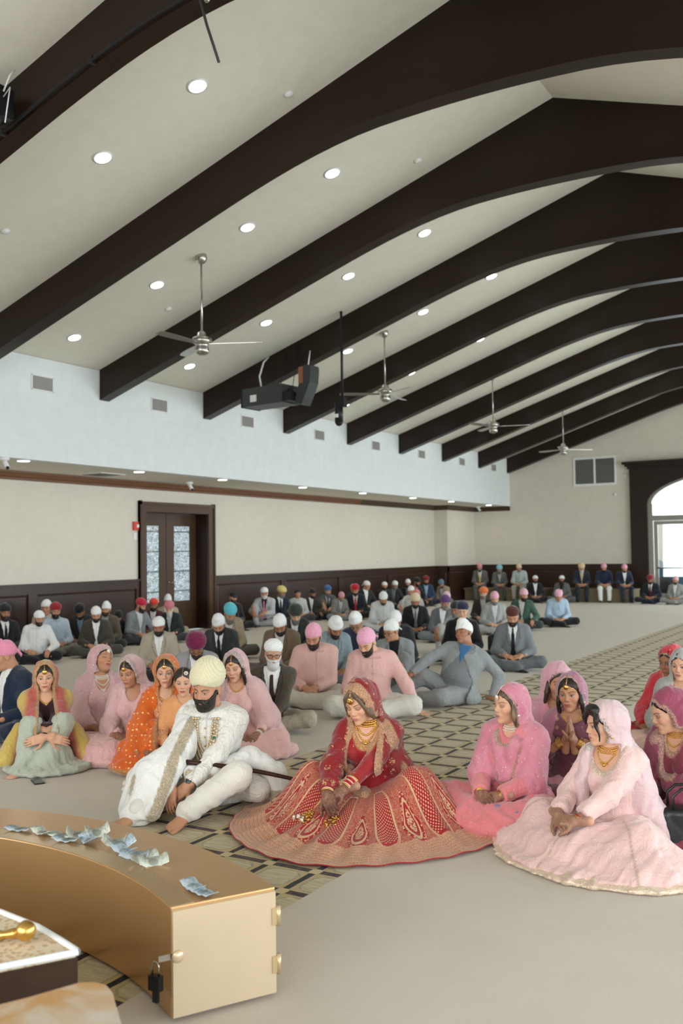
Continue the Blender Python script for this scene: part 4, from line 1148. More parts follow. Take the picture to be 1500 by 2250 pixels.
W_ = c_(232, 232, 228); BK = c_(26, 26, 28); CH = c_(52, 52, 54); NV = c_(30, 36, 50); GR = c_(120, 124, 126); LG = c_(176, 178, 176); OL = c_(66, 62, 52); BG = c_(180, 164, 140); BRN = c_(104, 86, 68)
RED = c_(176, 32, 44); PK = c_(226, 172, 186); CR_ = c_(222, 206, 170)
GUESTS = [
 # against or near the left wall, left of the door
 (12, 1327, ('x', -12.0), 'ahead', 18, 'suit', BK, W_, BK, BK, 'turban', c_(24, 26, 32), 'full', BL, 'tan', 'man in black turban, black suit and tie at the left edge'),
 (102, 1317, ('x', -12.4), 'ahead', -14, 'shirt', None, c_(186, 180, 166), None, BG, 'cloth', W_, None, BL, 'mid', 'man in white head cloth and grey shirt behind the crimson turban'),
 (123, 1325, ('x', -11.9), 'ahead', 8, 'shirt', None, c_(178, 192, 204), None, c_(130, 126, 114), 'turban', c_(150, 24, 38), 'full', BL, 'mid', 'bearded man in a crimson turban and pale blue shirt near the wall'),
 (88, 1340, ('h', .88), 'turned', -12, 'shirt', None, c_(226, 226, 224), None, BK, 'flat', W_, 'short', BL, 'mid', 'man in a white shirt, black trousers and white head cloth, head tilted'),
 (172, 1331, ('x', -12.2), 'bowed', -24, 'suit', CH, c_(120, 150, 172), None, CH, 'turban', c_(20, 20, 22), 'full', BL, 'tan', 'man with bowed black turban, dark jacket and blue shirt by the wall'),
 (211, 1333, ('h', .88), 'down', 0, 'suit', OL, W_, None, c_(70, 68, 60), 'cloth', W_, 'short', BL, 'mid', 'man in an olive-charcoal jacket and white head cloth looking down, open collar'),
 (234, 1323, ('x', -11.8), 'ahead', -16, 'suit', c_(88, 80, 66), c_(150, 150, 146), None, CH, 'cloth2', W_, 'short', BL, 'mid', 'man in a brown-grey jacket and white head cloth behind the olive jacket'),
 (262, 1345, ('x', -12.1), 'bowed', 20, 'suit', c_(30, 32, 36), BK, None, BK, 'turban', c_(22, 22, 24), 'full', BL, 'tan', 'dark-clothed man in black half hidden behind two jackets at the wall'),
 # in front of the door
 (313, 1316, ('x', -11.9), 'turned', 30, 'suit', c_(132, 136, 138), c_(200, 200, 198), None, CH, 'turban', c_(190, 28, 56), 'full', BL, 'mid', 'man in a magenta-red turban and light grey jacket before the door casing'),
 (338, 1316, ('x', -12.2), 'ahead', -6, 'suit', c_(84, 30, 34), W_, None, CH, 'turban', c_(226, 70, 52), 'full', BL, 'tan', 'man in a coral-red turban with a big black beard before the door'),
 (371, 1323, ('x', -11.6), 'down', -10, 'suit', c_(38, 46, 46), LG, None, c_(60, 64, 64), 'wide', c_(206, 120, 130), 'long', WH, 'light', 'old man with a white beard and dusty pink turban before the door'),
 (369, 1307, ('x', -12.6), 'ahead', 0, 'suit', BG, W_, None, BG, 'cloth2', W_, 'short', GY, 'mid', 'man in a tall white head cloth hidden behind the dusty pink turban'),
 (348, 1354, ('h', .90), 'down', -4, 'suit', c_(176, 164, 144), W_, None, c_(40, 38, 38), 'flat', W_, 'full', BL, 'tan', 'broad man in a beige jacket and flat white head cloth looking down'),
 (430, 1397, ('h', .86), 'bowed', -6, 'suit', c_(158, 156, 156), W_, None, GR, 'wide', c_(112, 14, 62), 'short', BL, 'tan', 'man in a wine-purple turban and glasses bowing his head', False, True),
 (477, 1353, ('h', .88), 'bowed', -18, 'suit', CH, W_, BK, CH, 'cloth2', W_, 'full', BL, 'mid', 'man in a charcoal suit and white head cloth, bowed, behind the cream turban'),
 (508, 1331, ('h', .90), 'bowed', 12, 'suit', c_(160, 142, 116), c_(196, 190, 180), None, c_(90, 84, 76), 'turban', c_(92, 190, 206), 'long', GY, 'mid', 'grey-bearded man in a turquoise turban and tan jacket'),
 # along the wall right of the door
 (513, 1300, ('x', -12.2), 'ahead', 24, 'shirt', None, c_(24, 24, 26), None, BK, 'cap', BK, 'short', BL, 'mid', 'young man in a black cap and black clothes against the wainscot'),
 (580, 1289, ('x', -12.2), 'knees', -12, 'suit', c_(184, 186, 186), c_(24, 24, 24), c_(226, 138, 158), c_(170, 172, 172), 'flat', W_, 'full', WH, 'mid', 'white-bearded man in a silver suit with pink tie, one knee raised'),
 (621, 1289, ('x', -12.2), 'turned', 18, 'suit', NV, W_, BK, NV, 'wide', c_(222, 202, 120), 'full', GY, 'tan', 'man in a yellow turban and navy suit against the wainscot'),
 (655, 1293, ('x', -12.2), 'ahead', 6, 'shirt', None, c_(190, 190, 186), None, c_(60, 60, 62), 'hair', BL, None, BL, 'mid', 'bareheaded black-haired man in a pale shirt against the wainscot'),
 (688, 1294, ('x', -12.2), 'turned', 14, 'suit', c_(58, 56, 50), W_, None, c_(28, 32, 44), 'turban', c_(48, 34, 32), 'full', BL, 'tan', 'man in a dark brown turban and charcoal jacket against the wainscot'),
 (720, 1287, ('x', -12.1), 'knees', 10, 'suit', c_(96, 98, 96), c_(196, 200, 204), CH, c_(110, 98, 80), 'turban', c_(60, 106, 160), 'long', GY, 'light', 'grey-bearded man in a bright blue turban hugging his raised knee'),
 (752, 1302, ('x', -11.4), 'bowed', 20, 'suit', c_(126, 126, 120), LG, None, GR, 'cloth', c_(206, 150, 160), 'short', GY, 'mid', 'man in a dusty pink head cloth bowed low between blue and red turbans'),
 (775, 1283, ('x', -12.6), 'ahead', 0, 'shirt', None, c_(60, 60, 62), None, BK, 'cloth', c_(214, 150, 156), None, BL, 'mid', 'man in a rose head cloth just behind the red turban with red tie'),
 (780, 1285, ('x', -11.3), 'down', -4, 'suit', c_(30, 34, 38), c_(206, 204, 200), RED, BK, 'turban', c_(184, 22, 42), 'full', BL, 'mid', 'man in a scarlet turban and dark suit with a red tie'),
 (808, 1275, ('x', -12.2), 'turned', 26, 'suit', c_(36, 38, 42), W_, None, BK, 'flat', W_, None, GY, 'mid', 'leftmost of the row in dark suits and white caps by the far wainscot'),
 (845, 1277, ('x', -12.2), 'ahead', 8, 'suit', c_(40, 40, 42), c_(120, 120, 120), None, BK, 'flat', W_, 'short', BL, 'mid', 'second of the dark suits and white caps by the far wainscot'),
 (869, 1276, ('x', -12.2), 'turned', 8, 'suit', c_(34, 36, 38), c_(110, 112, 116), None, BK, 'cloth', W_, 'full', GY, 'tan', 'third of the dark suits and white caps, bearded, by the far wainscot'),
 (896, 1272, ('x', -12.3), 'ahead', -4, 'suit', c_(28, 28, 30), c_(90, 90, 94), None, BK, 'cloth', W_, 'short', BL, 'mid', 'fourth of the dark suits and white caps, beside the black turban'),
 (918, 1270, ('x', -12.2), 'turned', 24, 'suit', c_(30, 28, 30), c_(176, 96, 90), None, BK, 'turban', c_(28, 24, 26), 'full', BL, 'tan', 'man in a black turban by the far wainscot beside a dark red turban'),
 (936, 1266, ('x', -12.2), 'ahead', 10, 'suit', c_(38, 58, 84), c_(150, 170, 190), None, NV, 'turban', c_(130, 26, 36), 'full', BL, 'tan', 'man in a dark red turban and blue jacket by the far wainscot'),
 (967, 1276, ('x', -12.0), 'bowed', -30, 'suit', c_(164, 146, 116), c_(180, 196, 206), None, c_(120, 116, 104), 'turban', c_(96, 124, 144), 'short', BL, 'mid', 'bowed man in a slate blue turban and tan jacket near the corner'),
 (902, 1287, ('h', .88), 'knees', -20, 'shirt', None, c_(206, 206, 204), None, LG, 'cloth', W_, None, BL, 'mid', 'man in white shirt and cap with one knee up, before the dark suits'),
 (917, 1297, ('h', .84), 'bowed', 22, 'shirt', None, c_(180, 176, 166), None, c_(120, 104, 84), 'cloth', c_(214, 128, 122), None, BL, 'tan', 'bowed man in a salmon head cloth behind the cream turban with tie'),
 # middle of the floor
 (612, 1353, ('h', .90), 'bowed', -14, 'suit', c_(110, 92, 72), c_(206, 200, 190), None, c_(96, 84, 70), 'cloth', W_, 'full', BL, 'tan', 'man in brown jacket and knotted white cloth behind the old man'),
 (650, 1333, ('h', .88), 'bowed', 4, 'suit', c_(44, 46, 42), c_(206, 204, 198), None, BK, 'wide', c_(46, 54, 42), 'long', GY, 'light', 'old man in a dark green turban bowing, grey beard on white shirt'),
 (777, 1348, ('h', .90), 'bowed', -22, 'shirt', None, c_(44, 58, 84), None, NV, 'cloth2', W_, None, BL, 'mid', 'man in glasses, white head cloth and navy top, behind the pink long coats', False, True),
 (741, 1358, ('h', .90), 'bowed', 16, 'suit', c_(134, 148, 152), c_(128, 138, 142), None, c_(110, 118, 122), 'cloth2', W_, 'short', BL, 'tan', 'man in a pale grey-blue suit bowing between the two pink long coats'),
 (866, 1345, ('h', .90), 'bowed', -10, 'suit', c_(38, 40, 40), c_(70, 74, 72), None, BK, 'cloth', W_, 'short', GY, 'tan', 'man in dark suit and white cloth right behind the black glasses'),
 (843, 1302, ('h', .88), 'bowed', 6, 'shirt', None, c_(204, 204, 202), None, c_(196, 196, 192), 'cloth', W_, 'short', BL, 'mid', 'man all in white looking down, right of the scarlet turban'),
 (912, 1306, ('h', .90), 'down', 2, 'suit', c_(28, 28, 30), c_(196, 192, 186), c_(110, 112, 114), BK, 'turban', c_(222, 202, 166), 'full', BL, 'tan', 'man in a cream turban and black suit with patterned grey tie'),
 (979, 1309, ('h', .90), 'turned', -10, 'suit', c_(104, 108, 112), W_, None, GR, 'turban', c_(96, 58, 112), 'full', GY, 'tan', 'man in a purple turban with greying beard'),
 (981, 1299, ('h', .90), 'ahead', 0, 'shirt', None, c_(190, 186, 180), None, LG, 'cloth', c_(226, 180, 192), None, BL, 'mid', 'man in a pale pink head cloth just behind the purple turban'),
 (999, 1322, ('h', .89), 'knees', -34, 'suit', c_(172, 174, 170), c_(190, 190, 186), None, c_(176, 176, 170), 'patka', c_(38, 40, 40), 'full', GY, 'tan', 'man in light grey suit and black turban, arm on raised knee'),
 (1016, 1322, ('h', .97), 'ahead', -4, 'suit', c_(24, 24, 26), c_(120, 80, 60), None, BK, 'patka', c_(32, 38, 60), None, BL, 'light', 'youth in a navy patka and black jacket behind the reclining man'),
 (1062, 1291, ('h', .90), 'ahead', -8, 'suit', c_(46, 44, 40), c_(170, 160, 150), None, BK, 'wide', c_(226, 116, 50), 'full', GY, 'light', 'man in an orange turban and dark jacket with grey beard'),
 (1087, 1300, ('h', .90), 'down', 12, 'suit', c_(160, 160, 156), c_(206, 204, 202), None, c_(158, 156, 150), 'cloth', c_(230, 168, 186), 'full', GY, 'light', 'man in light grey suit and pink head cloth beside the orange turban'),
 (1152, 1293, ('h', .92), 'turned', -6, 'suit', c_(62, 88, 76), c_(196, 192, 182), None, c_(60, 64, 60), 'cloth', c_(230, 178, 194), 'full', BL, 'mid', 'man in green jacket, pale vest and pink head cloth'),
 (1228, 1297, ('h', .84), 'bowed', 8, 'shirt', None, c_(168, 188, 206), None, c_(26, 26, 26), 'eared', c_(230, 176, 194), None, BL, 'mid', 'youth in pale blue shirt and two-peaked pink head cloth'),
 (1125, 1334, ('h', .93), 'down', -2, 'suit', c_(118, 122, 124), W_, c_(20, 20, 24), c_(100, 104, 106), 'patka', c_(84, 38, 34), 'short', BL, 'mid', 'man in grey suit, black tie and maroon turban, hands clasped'),
 # far end of the hall
 (1053, 1239, ('y', 28.3), 'bench', -6, 'suit', c_(104, 102, 98), W_, c_(214, 186, 96), c_(92, 92, 90), 'cloth', c_(222, 142, 156), 'short', BL, 'mid', 'man on the far bench with grey jacket and yellow tie'),
 (1097, 1243, ('y', 28.3), 'bench', 4, 'suit', c_(98, 98, 94), c_(170, 168, 160), None, c_(80, 82, 80), 'wide', c_(136, 192, 202), 'long', GY, 'mid', 'man on the bench in an aqua turban and grey jacket'),
 (1139, 1239, ('y', 28.3), 'bench', -10, 'shirt', None, c_(178, 188, 184), None, c_(170, 170, 160), 'cloth', c_(224, 196, 164), 'short', GY, 'mid', 'man on the bench in a pale shirt and cream head cloth'),
 (1176, 1263, ('y', 27.6), 'ahead', 4, 'suit', c_(28, 28, 30), W_, None, BK, 'flat', W_, 'full', BL, 'tan', 'man in black with white shirt on the floor below the far bench'),
 (1234, 1263, ('y', 27.8), 'ahead', -8, 'suit', c_(96, 96, 92), c_(24, 24, 24), None, c_(90, 88, 84), 'flat', W_, 'long', BL, 'tan', 'man in grey with long black beard on the floor by the far bench'),
 (1277, 1239, ('y', 28.3), 'bench', 0, 'suit', c_(40, 48, 60), c_(196, 176, 140), None, c_(40, 46, 54), 'wide', c_(222, 198, 150), 'long', WH, 'mid', 'man on the far bench in cream turban and navy suit'),
 (1326, 1238, ('y', 28.3), 'bench', 2, 'shirt', None, c_(34, 42, 66), None, c_(232, 232, 226), 'cloth', c_(228, 160, 176), 'short', BL, 'mid', 'man on the bench in a navy top, white trousers and pink head cloth'),
 (1372, 1240, ('y', 28.3), 'bench', 12, 'suit', c_(34, 42, 58), W_, None, c_(34, 42, 56), 'cloth', c_(230, 156, 176), 'short', BL, 'mid', 'man on the bench in a navy suit beside the dark portal'),
 (1427, 1264, ('y', 28.0), 'down', -12, 'suit', c_(34, 38, 46), W_, c_(90, 30, 40), NV, 'turban', c_(142, 34, 44), 'full', BL, 'tan', 'man in dark red turban and navy suit before the glass doors'),
 (1484, 1266, ('y', 28.0), 'ahead', -16, 'suit', c_(150, 150, 146), W_, None, c_(150, 150, 144), 'cloth', c_(232, 178, 180), 'short', BL, 'mid', 'man in light grey suit and pink head cloth before the glass doors'),
]
for g in GUESTS: guest(*g[:16], **dict(zip(('mir', 'glasses'), g[16:])))
# benches at the far wall
M_bench = wood('bench timber', srgb(96, 84, 64), srgb(134, 120, 94), .6, along='x')
for x0, x1, t in ((-12.3, -9.6, 'left of the two'), (-9.3, -6.9, 'right of the two, beside the portal')):
    r = empty('bench', ((x0 + x1) / 2, 28.75, 0)); tag(r, 'low timber bench along the far wall, ' + t, 'bench'); hw = (x1 - x0) / 2
    MB().box(-hw, hw, -.62, .2, .355, .40).build('seat', M_bench, r)
    MB().box(-hw + .02, hw - .02, -.56, -.52, 0, .355).build('front_panel', M_bench, r); 
    for s in (-1, 1): MB().box(s * hw - s * .04 - .02, s * hw - s * .04 + .02, -.54, .18, 0, .355).build('leg', M_bench, r)
# ================================================================ FRONT FIGURES
def polyd(P, pts):
    d = None
    for a, b in zip(pts[:-1], pts[1:]):
        e = cone(P, a, b, 0, 0); d = e if d is None else np.minimum(d, e)
    return d
def paint(v, lines, base=None, ys=1.0):
    c = np.tile(A3((0, 0, 0, 0)), (len(v), 1)) if base is None else base
    for pts, w, col in lines:
        Sx = A3((1, ys, 1)); d = polyd(v * Sx, [A3(p) * Sx for p in pts]); sc = .0015 * np.sin(v @ A3((130, 90, 130))); a = np.clip((w - d + sc) / .006 + .5, 0, 1) * .9
        c[:, :3] = c[:, :3] * (1 - a[:, None]) + A3(col) * a[:, None]; c[:, 3] = np.maximum(c[:, 3], a)
    return c
def surf(F, x, z, e=.004):
    """point on the front of the chest in torso coordinates"""
    ys = np.linspace(-.26, .02, 70); P = np.stack([np.full(70, x), ys, np.full(70, z)], 1).astype(f4)
    Pw = P @ A3(F.R).T + A3(F.pel); d = F.torso(Pw, e); i = np.argmax(d < 0)
    return (x, float(ys[i]), z)
GOLD = (.62, .42, .18)
def surfm(F, me, x, z, off=.006):
    """the front of a garment mesh at x, z in torso coordinates"""
    if not hasattr(F, '_sv') or F._sn != me.name:
        a = np.zeros(len(me.vertices) * 3, f4); me.vertices.foreach_get('co', a); F._sv = F.T(a.reshape(-1, 3)); F._sn = me.name
    v = F._sv; m = (np.abs(v[:, 0] - x) < .012) & (np.abs(v[:, 2] - z) < .012) & (v[:, 1] < .0) & (v[:, 1] > -.205)
    y = float(v[m, 1].min()) if m.any() else surf(F, x, z, .03)[1]
    return (x, y - off, z)
class Her:
    """adds parts to a figure's root"""
    def __init__(s, F, root, skin): s.F = F; s.r = root; s.skin = skin
    def put(s, name, me, mat, col=None): return link(name, me, mat, s.r, color=col)
    def hd(s, name, me, mat, col=None): o = link(name, me, mat, s.r, color=col); o.matrix_local = s.F.HM(); return o
    def td(s, name, me, mat, col=None): o = link(name, me, mat, s.r, color=col); o.matrix_local = s.F.TM(); return o
    def jewels(s, tikka=True, necklace=1, ear=True, mat=None, choker=False, size=1.0, earside=(1, -1)):
        F = s.F; mat = mat or M_gold
        if tikka:
            m = MB(); m.tube([(0, .0, .136), (0, -.045, .126), (0, -.075, .100), (0, -.088, .080)], .0022, 6)
            m.ball((0, -.095, .066), .014 * size, 10, 6, (1, .4, 1)); m.ball((0, -.099, .066), .007 * size, 8, 5, (1, .6, 1))
            for k in range(-2, 3): m.ball((k * .0055 * size, -.096, .050 * 1 + .002 * abs(k)), .0028, 6, 4)
            s.hd('forehead_pendant', m.mesh(), mat)
        if ear:
            m0 = MB(); m0.ball((0, 0, 0), .007, 8, 5); m0.lathe([(.002, -.006), (.007, -.010), (.013, -.022), (.013, -.026), (.002, -.027)], 12)
            for k in range(6): m0.ball((.011 * math.cos(k), .011 * math.sin(k), -.031), .003, 6, 4)
            me = m0.mesh()
            for k in earside:
                o = link('earring', me, mat, s.r); o.matrix_local = F.HM() @ Matrix.Translation((.081 * k, .004, -.036))
        if necklace or choker:
            m = MB(); zz = .455
            if choker:
                for j, (zr, rb) in enumerate(((.496, .0058), (.484, .0070), (.471, .0058))):
                    for i in range(17):
                        x = .056 * math.sin(PI * (i / 16 - .5)); m.ball(surf(F, x, zr - .012 * math.cos(PI * (i / 16 - .5)) + .004, .002), rb * size ** .5, 6, 4)
                zz = .452
            for j in range(necklace):
                rx, drop = .058 + .009 * j, .055 + .036 * j
                m.tube([surf(F, rx * math.cos(PI * i / 16) * (1 - .15 * math.sin(PI * i / 16)), .468 - drop * max(0, math.sin(PI * i / 16)) ** 1.3, .003) for i in range(17)], .002, 5)
                for i in range(25):
                    t = PI * i / 24; x = rx * math.cos(t) * (1 - .15 * math.sin(t)); z = .468 - drop * math.sin(t) ** 1.3
                    m.ball(surf(F, x, z, .003), .0050 * size ** .5, 6, 4)
                zz = .468 - drop - .012
            m.ball(surf(F, 0, zz, .004), .011 * size ** .5, 9, 5)
            if choker or necklace:
                for x in (-.022, .022, -.012, .012): m.ball(surf(F, x, zz + .004 + abs(x) * .2, .004), .0062, 7, 4)
            s.td('necklace', m.mesh(), mat)
    def bangles(s, k, n=4, mat=None, cols=None, start=.0, gap=.008, r=.0031, rad=.031):
        F = s.F; d = nrm(F.El[k] - F.W[k]); q = Vector(d).to_track_quat('Z', 'Y').to_matrix().to_4x4()
        for j in range(n):
            c = F.W[k] + d * (start + j * gap); rr = rad + .010 * (start + j * gap) / .1
            pts = [(rr * math.cos(t), rr * math.sin(t), 0) for t in np.linspace(0, 2 * PI, 19)]
            m = MB().tube(pts, r, 6, False); o = link('bangle', m.mesh(), (cols[j % len(cols)] if cols else (mat or M_gold)), s.r)
            o.matrix_local = Matrix.Translation(c) @ q
def veil(F, h=.0085, face=(.070, .088), w0=.045, w1=.10, z1=.16, arms=(1, -1), arm_e=.030, upto=.0, extra=None, cut=None, amp=.0048, f=40, seed=1, trim=(.020, GOLD), lines=(), back=True, full=1.0, tz=-.06, under=None, gap=0.0, hood=(.096, .114, .104), color2=None, lys=1.0):
    """head cloth: an enclosing drape from crown to lap with an opening for the face and chest"""
    def openf(P, edge=False):
        Qh = F.Hd(P); Q = F.T(P)
        d1 = (np.sqrt((Qh[:, 0] / face[0]) ** 2 + ((Qh[:, 2] - .002 + gap) / np.where(Qh[:, 2] > .002, face[1], .12)) ** 2) - 1) * face[0]
        e1 = np.where(Qh[:, 1] < -.006, d1, 9.0); d1 = np.maximum(d1, Qh[:, 1] - .028)
        t = np.clip((.46 - Q[:, 2]) / (.46 - z1), 0, 1); w = w0 + (w1 - w0) * t
        d2 = np.maximum(np.abs(Q[:, 0]) - w, np.maximum(z1 - Q[:, 2], Q[:, 2] - .52)); e2 = np.where(Q[:, 1] < -.05, d2, 9.0); d2 = np.maximum(d2, Q[:, 1] - .0)
        if edge: return np.minimum(e1, e2) if w0 > 0 else e1
        return smin(d1, d2, .03) if w0 > 0 else d1
    def solid(P):
        Qh = F.Hd(P); Q = F.T(P)
        d = ell(Qh, (0, .030, .044), hood)
        d = smin(d, cone(Q, tuple(((F.hp((0, .05, -.02)) - F.pel) @ F.R)), (0, .045, .40), .098, .12), .06)
        d = smin(d, cone(Q, (-.13, .02, .40), (.13, .02, .40), .072 * full, .072 * full), .08)
        if back: d = smin(d, ell(Q, (0, .05, .20), (.19 * full, .13, .28)), .08)
        for k in arms:
            d = smin(d, cone(P, F.S[k], F.El[k], .058 + arm_e * .6, .046 + arm_e), .06)
            if upto: d = smin(d, cone(P, F.El[k], F.El[k] + (F.W[k] - F.El[k]) * upto, .046 + arm_e, .034 + arm_e), .05)
        if extra is not None: d = smin(d, extra(P), .05)
        return d
    def fn(P):
        d = solid(P) + folds(P, amp, f, seed, .25)
        do = openf(P); d = smax(d, -do, .004)
        if cut is not None: d = np.maximum(d, cut(P))
        if tz is not None: d = np.maximum(d, tz - F.T(P)[:, 2])
        return d
    v, q = F.net(fn, h, pad=.14)
    do = openf(v, True); c = np.tile(A3((0, 0, 0, 0)), (len(v), 1))
    if color2 is not None: c = color2(v, c)
    if trim:
        sc = .003 * np.sin(v @ A3((150, 120, 170)))
        a = np.clip((trim[0] - do + sc) / .006, 0, 1) * .92; c[:, :3] = c[:, :3] * (1 - a[:, None]) + A3(trim[1]) * a[:, None]; c[:, 3] = np.maximum(c[:, 3], a)
    c = paint(v, lines, c, lys)
    return to_mesh('veil', [(v, q, c)])
def skirt(F, blobs=(), h=.0105, e=.035, k=.09, amp=.007, f=34, seed=4, hem=None, lines=(), kk=.06, color2=None):
    """trousers or skirt: wrapped legs with cloth spread on the floor; blobs = (centre, radii)"""
    def fn(P):
        d = U(k, ell(F.T(P), (0, .01, -.01), (.17 * F.g + e, .14 * F.g + e, .12)), F.leg(P, 1, e), F.leg(P, -1, e))
        for c, r in blobs: d = smin(d, ell(P, c, r), kk)
        return d + folds(P, amp, f, seed, .5)
    v, q = F.net(fn, h, pad=.32)
    c = np.tile(A3((0, 0, 0, 0)), (len(v), 1))
    if color2 is not None: c = color2(v, c)
    if hem: a = np.clip((hem[0] - v[:, 2]) / .012, 0, 1) * .85; c[:, :3] = A3(hem[1]); c[:, 3] = a
    c = paint(v, lines, c)
    return to_mesh('skirt', [(v, q, c)])
def dupatta_mat(name, base_pat, rough=.6, alpha=1.0, spec=.3):
    m = cloth_mat(name, rough, .5, pattern=base_pat, spec=spec)
    if alpha < 1:
        b = m.node_tree.nodes['Principled BSDF']; T = m.node_tree
        n = T.nodes.new('ShaderNodeAttribute'); n.attribute_name = 'Cd'
        mm = T.nodes.new('ShaderNodeMath'); mm.operation = 'MAXIMUM'; mm.inputs[1].default_value = alpha
        T.links.new(n.outputs['Alpha'], mm.inputs[0]); T.links.new(mm.outputs[0], b.inputs['Alpha'])
    return m
def dots(scale, size, col, amt=.85, rnd=.2, big=None):
    def f(m, c):
        v = m.voro(scale, None, 'F1', rnd=rnd); c = m.mix(c, col, v.lt(size) * amt)
        if big: v2 = m.voro(big[0], None, 'F1', rnd=.6); c = m.mix(c, col, (v2.lt(big[1]) - v2.lt(big[1] * .55)) * amt)
        return c
    return f
M_gota = dupatta_mat('pale pink net dupatta', sprig(30, (.90, .78, .68), .13, .7), .55, .82)
M_gotaop = cloth_mat('pale pink georgette', .6, .5, pattern=sprig(24, (.88, .74, .58), .10, .8))
M_bandhani = cloth_mat('orange tie-dye', .6, .4, pattern=dots(28, .23, srgb(250, 206, 140), .88, .35))
M_ombre = dupatta_mat('yellow organza', dots(12, .10, srgb(245, 220, 150), .6, .7), .5, .80)
M_mint = cloth_mat('mint chiffon', .7, .5, pattern=None)
M_zari = cloth_mat('bead and thread work', .45, .3, spec=.5, metal=.25, pattern=lambda m, c: m.mix(c, (.95, .88, .74), m.voro(170, None, 'F1').lt(.33) * .8))
M_rednet = dupatta_mat('bridal red net', lambda m, c: m.mix(c, srgb(228, 178, 120), (m.voro(14, None, 'F1', rnd=.35).lt(.33) * (m.voro(80, None, 'F1').lt(.46))) * .9), .5, .72)
M_redblouse = cloth_mat('bridal red velvet', .6, .5, pattern=lambda m, c: m.mix(c, srgb(222, 168, 110), m.voro(26, None, 'F1', rnd=.5).lt(.26) * m.voro(120, None, 'F1').lt(.45) * .9))
M_maroon = cloth_mat('maroon silk', .55, .4, pattern=dots(13, .11, srgb(226, 190, 160), .85, .6))
M_bloom = cloth_mat('pink georgette with blue sprigs', .65, .5, pattern=lambda m, c: m.mix(m.mix(c, srgb(70, 120, 170), m.voro(7, None, 'F1', rnd=.8).lt(.16) * m.noise(60, 2).step(.45, .5) * .8), srgb(240, 214, 190), m.voro(40, None, 'F1').lt(.10) * .8))
M_plum = cloth_mat('plum silk', .5, .4, pattern=dots(16, .22, srgb(190, 150, 110), .6, .5))
M_ivory = cloth_mat('ivory embroidered silk', .6, .35, weave=(700, .5), var=.05, pattern=lambda m, c: m.mix(m.mix(c, srgb(206, 198, 180), ((m.noise(24, 1, dist=2.5) - .5).abs().lt(.022)) * .75), (1, 1, 1), m.voro(190, None, 'F1').lt(.25) * .4))
M_muslin = cloth_mat('white muslin', .8, .4, var=.04)

def woman(px, py, h, rel, label, F, skin, hair=BL, hairkw={}, eyes='open', lip=(.42, .07, .08), henna=.8, hh=.0026, hands=(1, -1), feet=None, group='women in head scarves'):
    r = root_for(F, px, py, rel, h=h, label=label, top=.150, group=None)
    W = Her(F, r, skin)
    W.put('body', F.body(hh, .016, .0047, eyes=eyes, lip=lip, henna=henna, hands=hands, feet=feet, chest=True), M_skin, SK[skin])
    if hair is not None: W.hd('hair', hair_mesh(.0062, **hairkw), M_hair, hair)
    return W
HAIRB = (.014, .010, .008)
# 1. yellow and pink, knees drawn up
F = Fig(True, lean=6, head=(0, -4, -2), legs='knees', knees=((.12, -.30, .38), (-.13, -.30, .37)), ankles=((-.02, -.46, .07), (-.20, -.44, .06)),
        handL=(-.05, -.50, .27), handR=(.05, -.52, .25), dirL=(-1, -.1, -.2), dirR=(1, -.1, -.25), nL=(.1, -.9, .3), nR=(0, -.9, .35), poleL=(.9, .2, -.5), poleR=(-.9, .2, -.5), curl=22)
W = woman(98, 1450, .80, 2, 'woman in yellow and pink veil over a mint skirt, hugging her knees, far left', F, 'light', HAIRB, henna=0, lip=(.42, .10, .09), feet={-1: (-.75, -.6, -.1)})
W.put('blouse', F.garment(h=.010, neck=(.07, .09), sleeves=.55, e=.008, hem=.1, flare=0, seed=3), M_suit, c_(60, 34, 40))
W.put('skirt', skirt(F, [((.02, -.28, .03), (.36, .36, .05)), ((.0, -.34, .10), (.20, .14, .15)), ((.24, -.22, .02), (.30, .2, .035))], e=.022, seed=7, amp=.008, f=30), M_mint, c_(176, 182, 164))
def om(v, c):
    Q = F.T(v); a = np.clip((.030 - np.minimum(np.abs(np.abs(Q[:, 0]) - (.10 + .24 * np.clip(.46 - Q[:, 2], 0, .5))), 1)) / .05 + 1.1, 0, 1) * (Q[:, 1] < .03); c[:, :3] = A3(srgb(218, 66, 88)); c[:, 3] = a * .85; return c
W.put('veil', veil(F, face=(.068, .118), w0=.052, w1=.10, z1=.13, upto=.75, arm_e=.045, seed=3, trim=(.030, srgb(206, 164, 112)), color2=om, tz=-.05,
      extra=lambda P: U(.06, cone(P, (.20, -.10, .30), (.32, -.28, .10), .08, .09), cone(P, (-.20, -.10, .30), (-.32, -.22, .10), .08, .08)),
      lines=[([(.13, -.24, .34), (.17, -.36, .20), (.24, -.44, .10)], .012, srgb(216, 60, 74)), ([(.16, -.22, .34), (.20, -.36, .20), (.28, -.42, .10)], .010, GOLD)]), M_ombre, c_(222, 190, 96))
W.jewels(True, 1, True, size=1.5); W.bangles(1, 1, M_black, start=.02, r=.006); W.bangles(-1, 3, M_pearl)
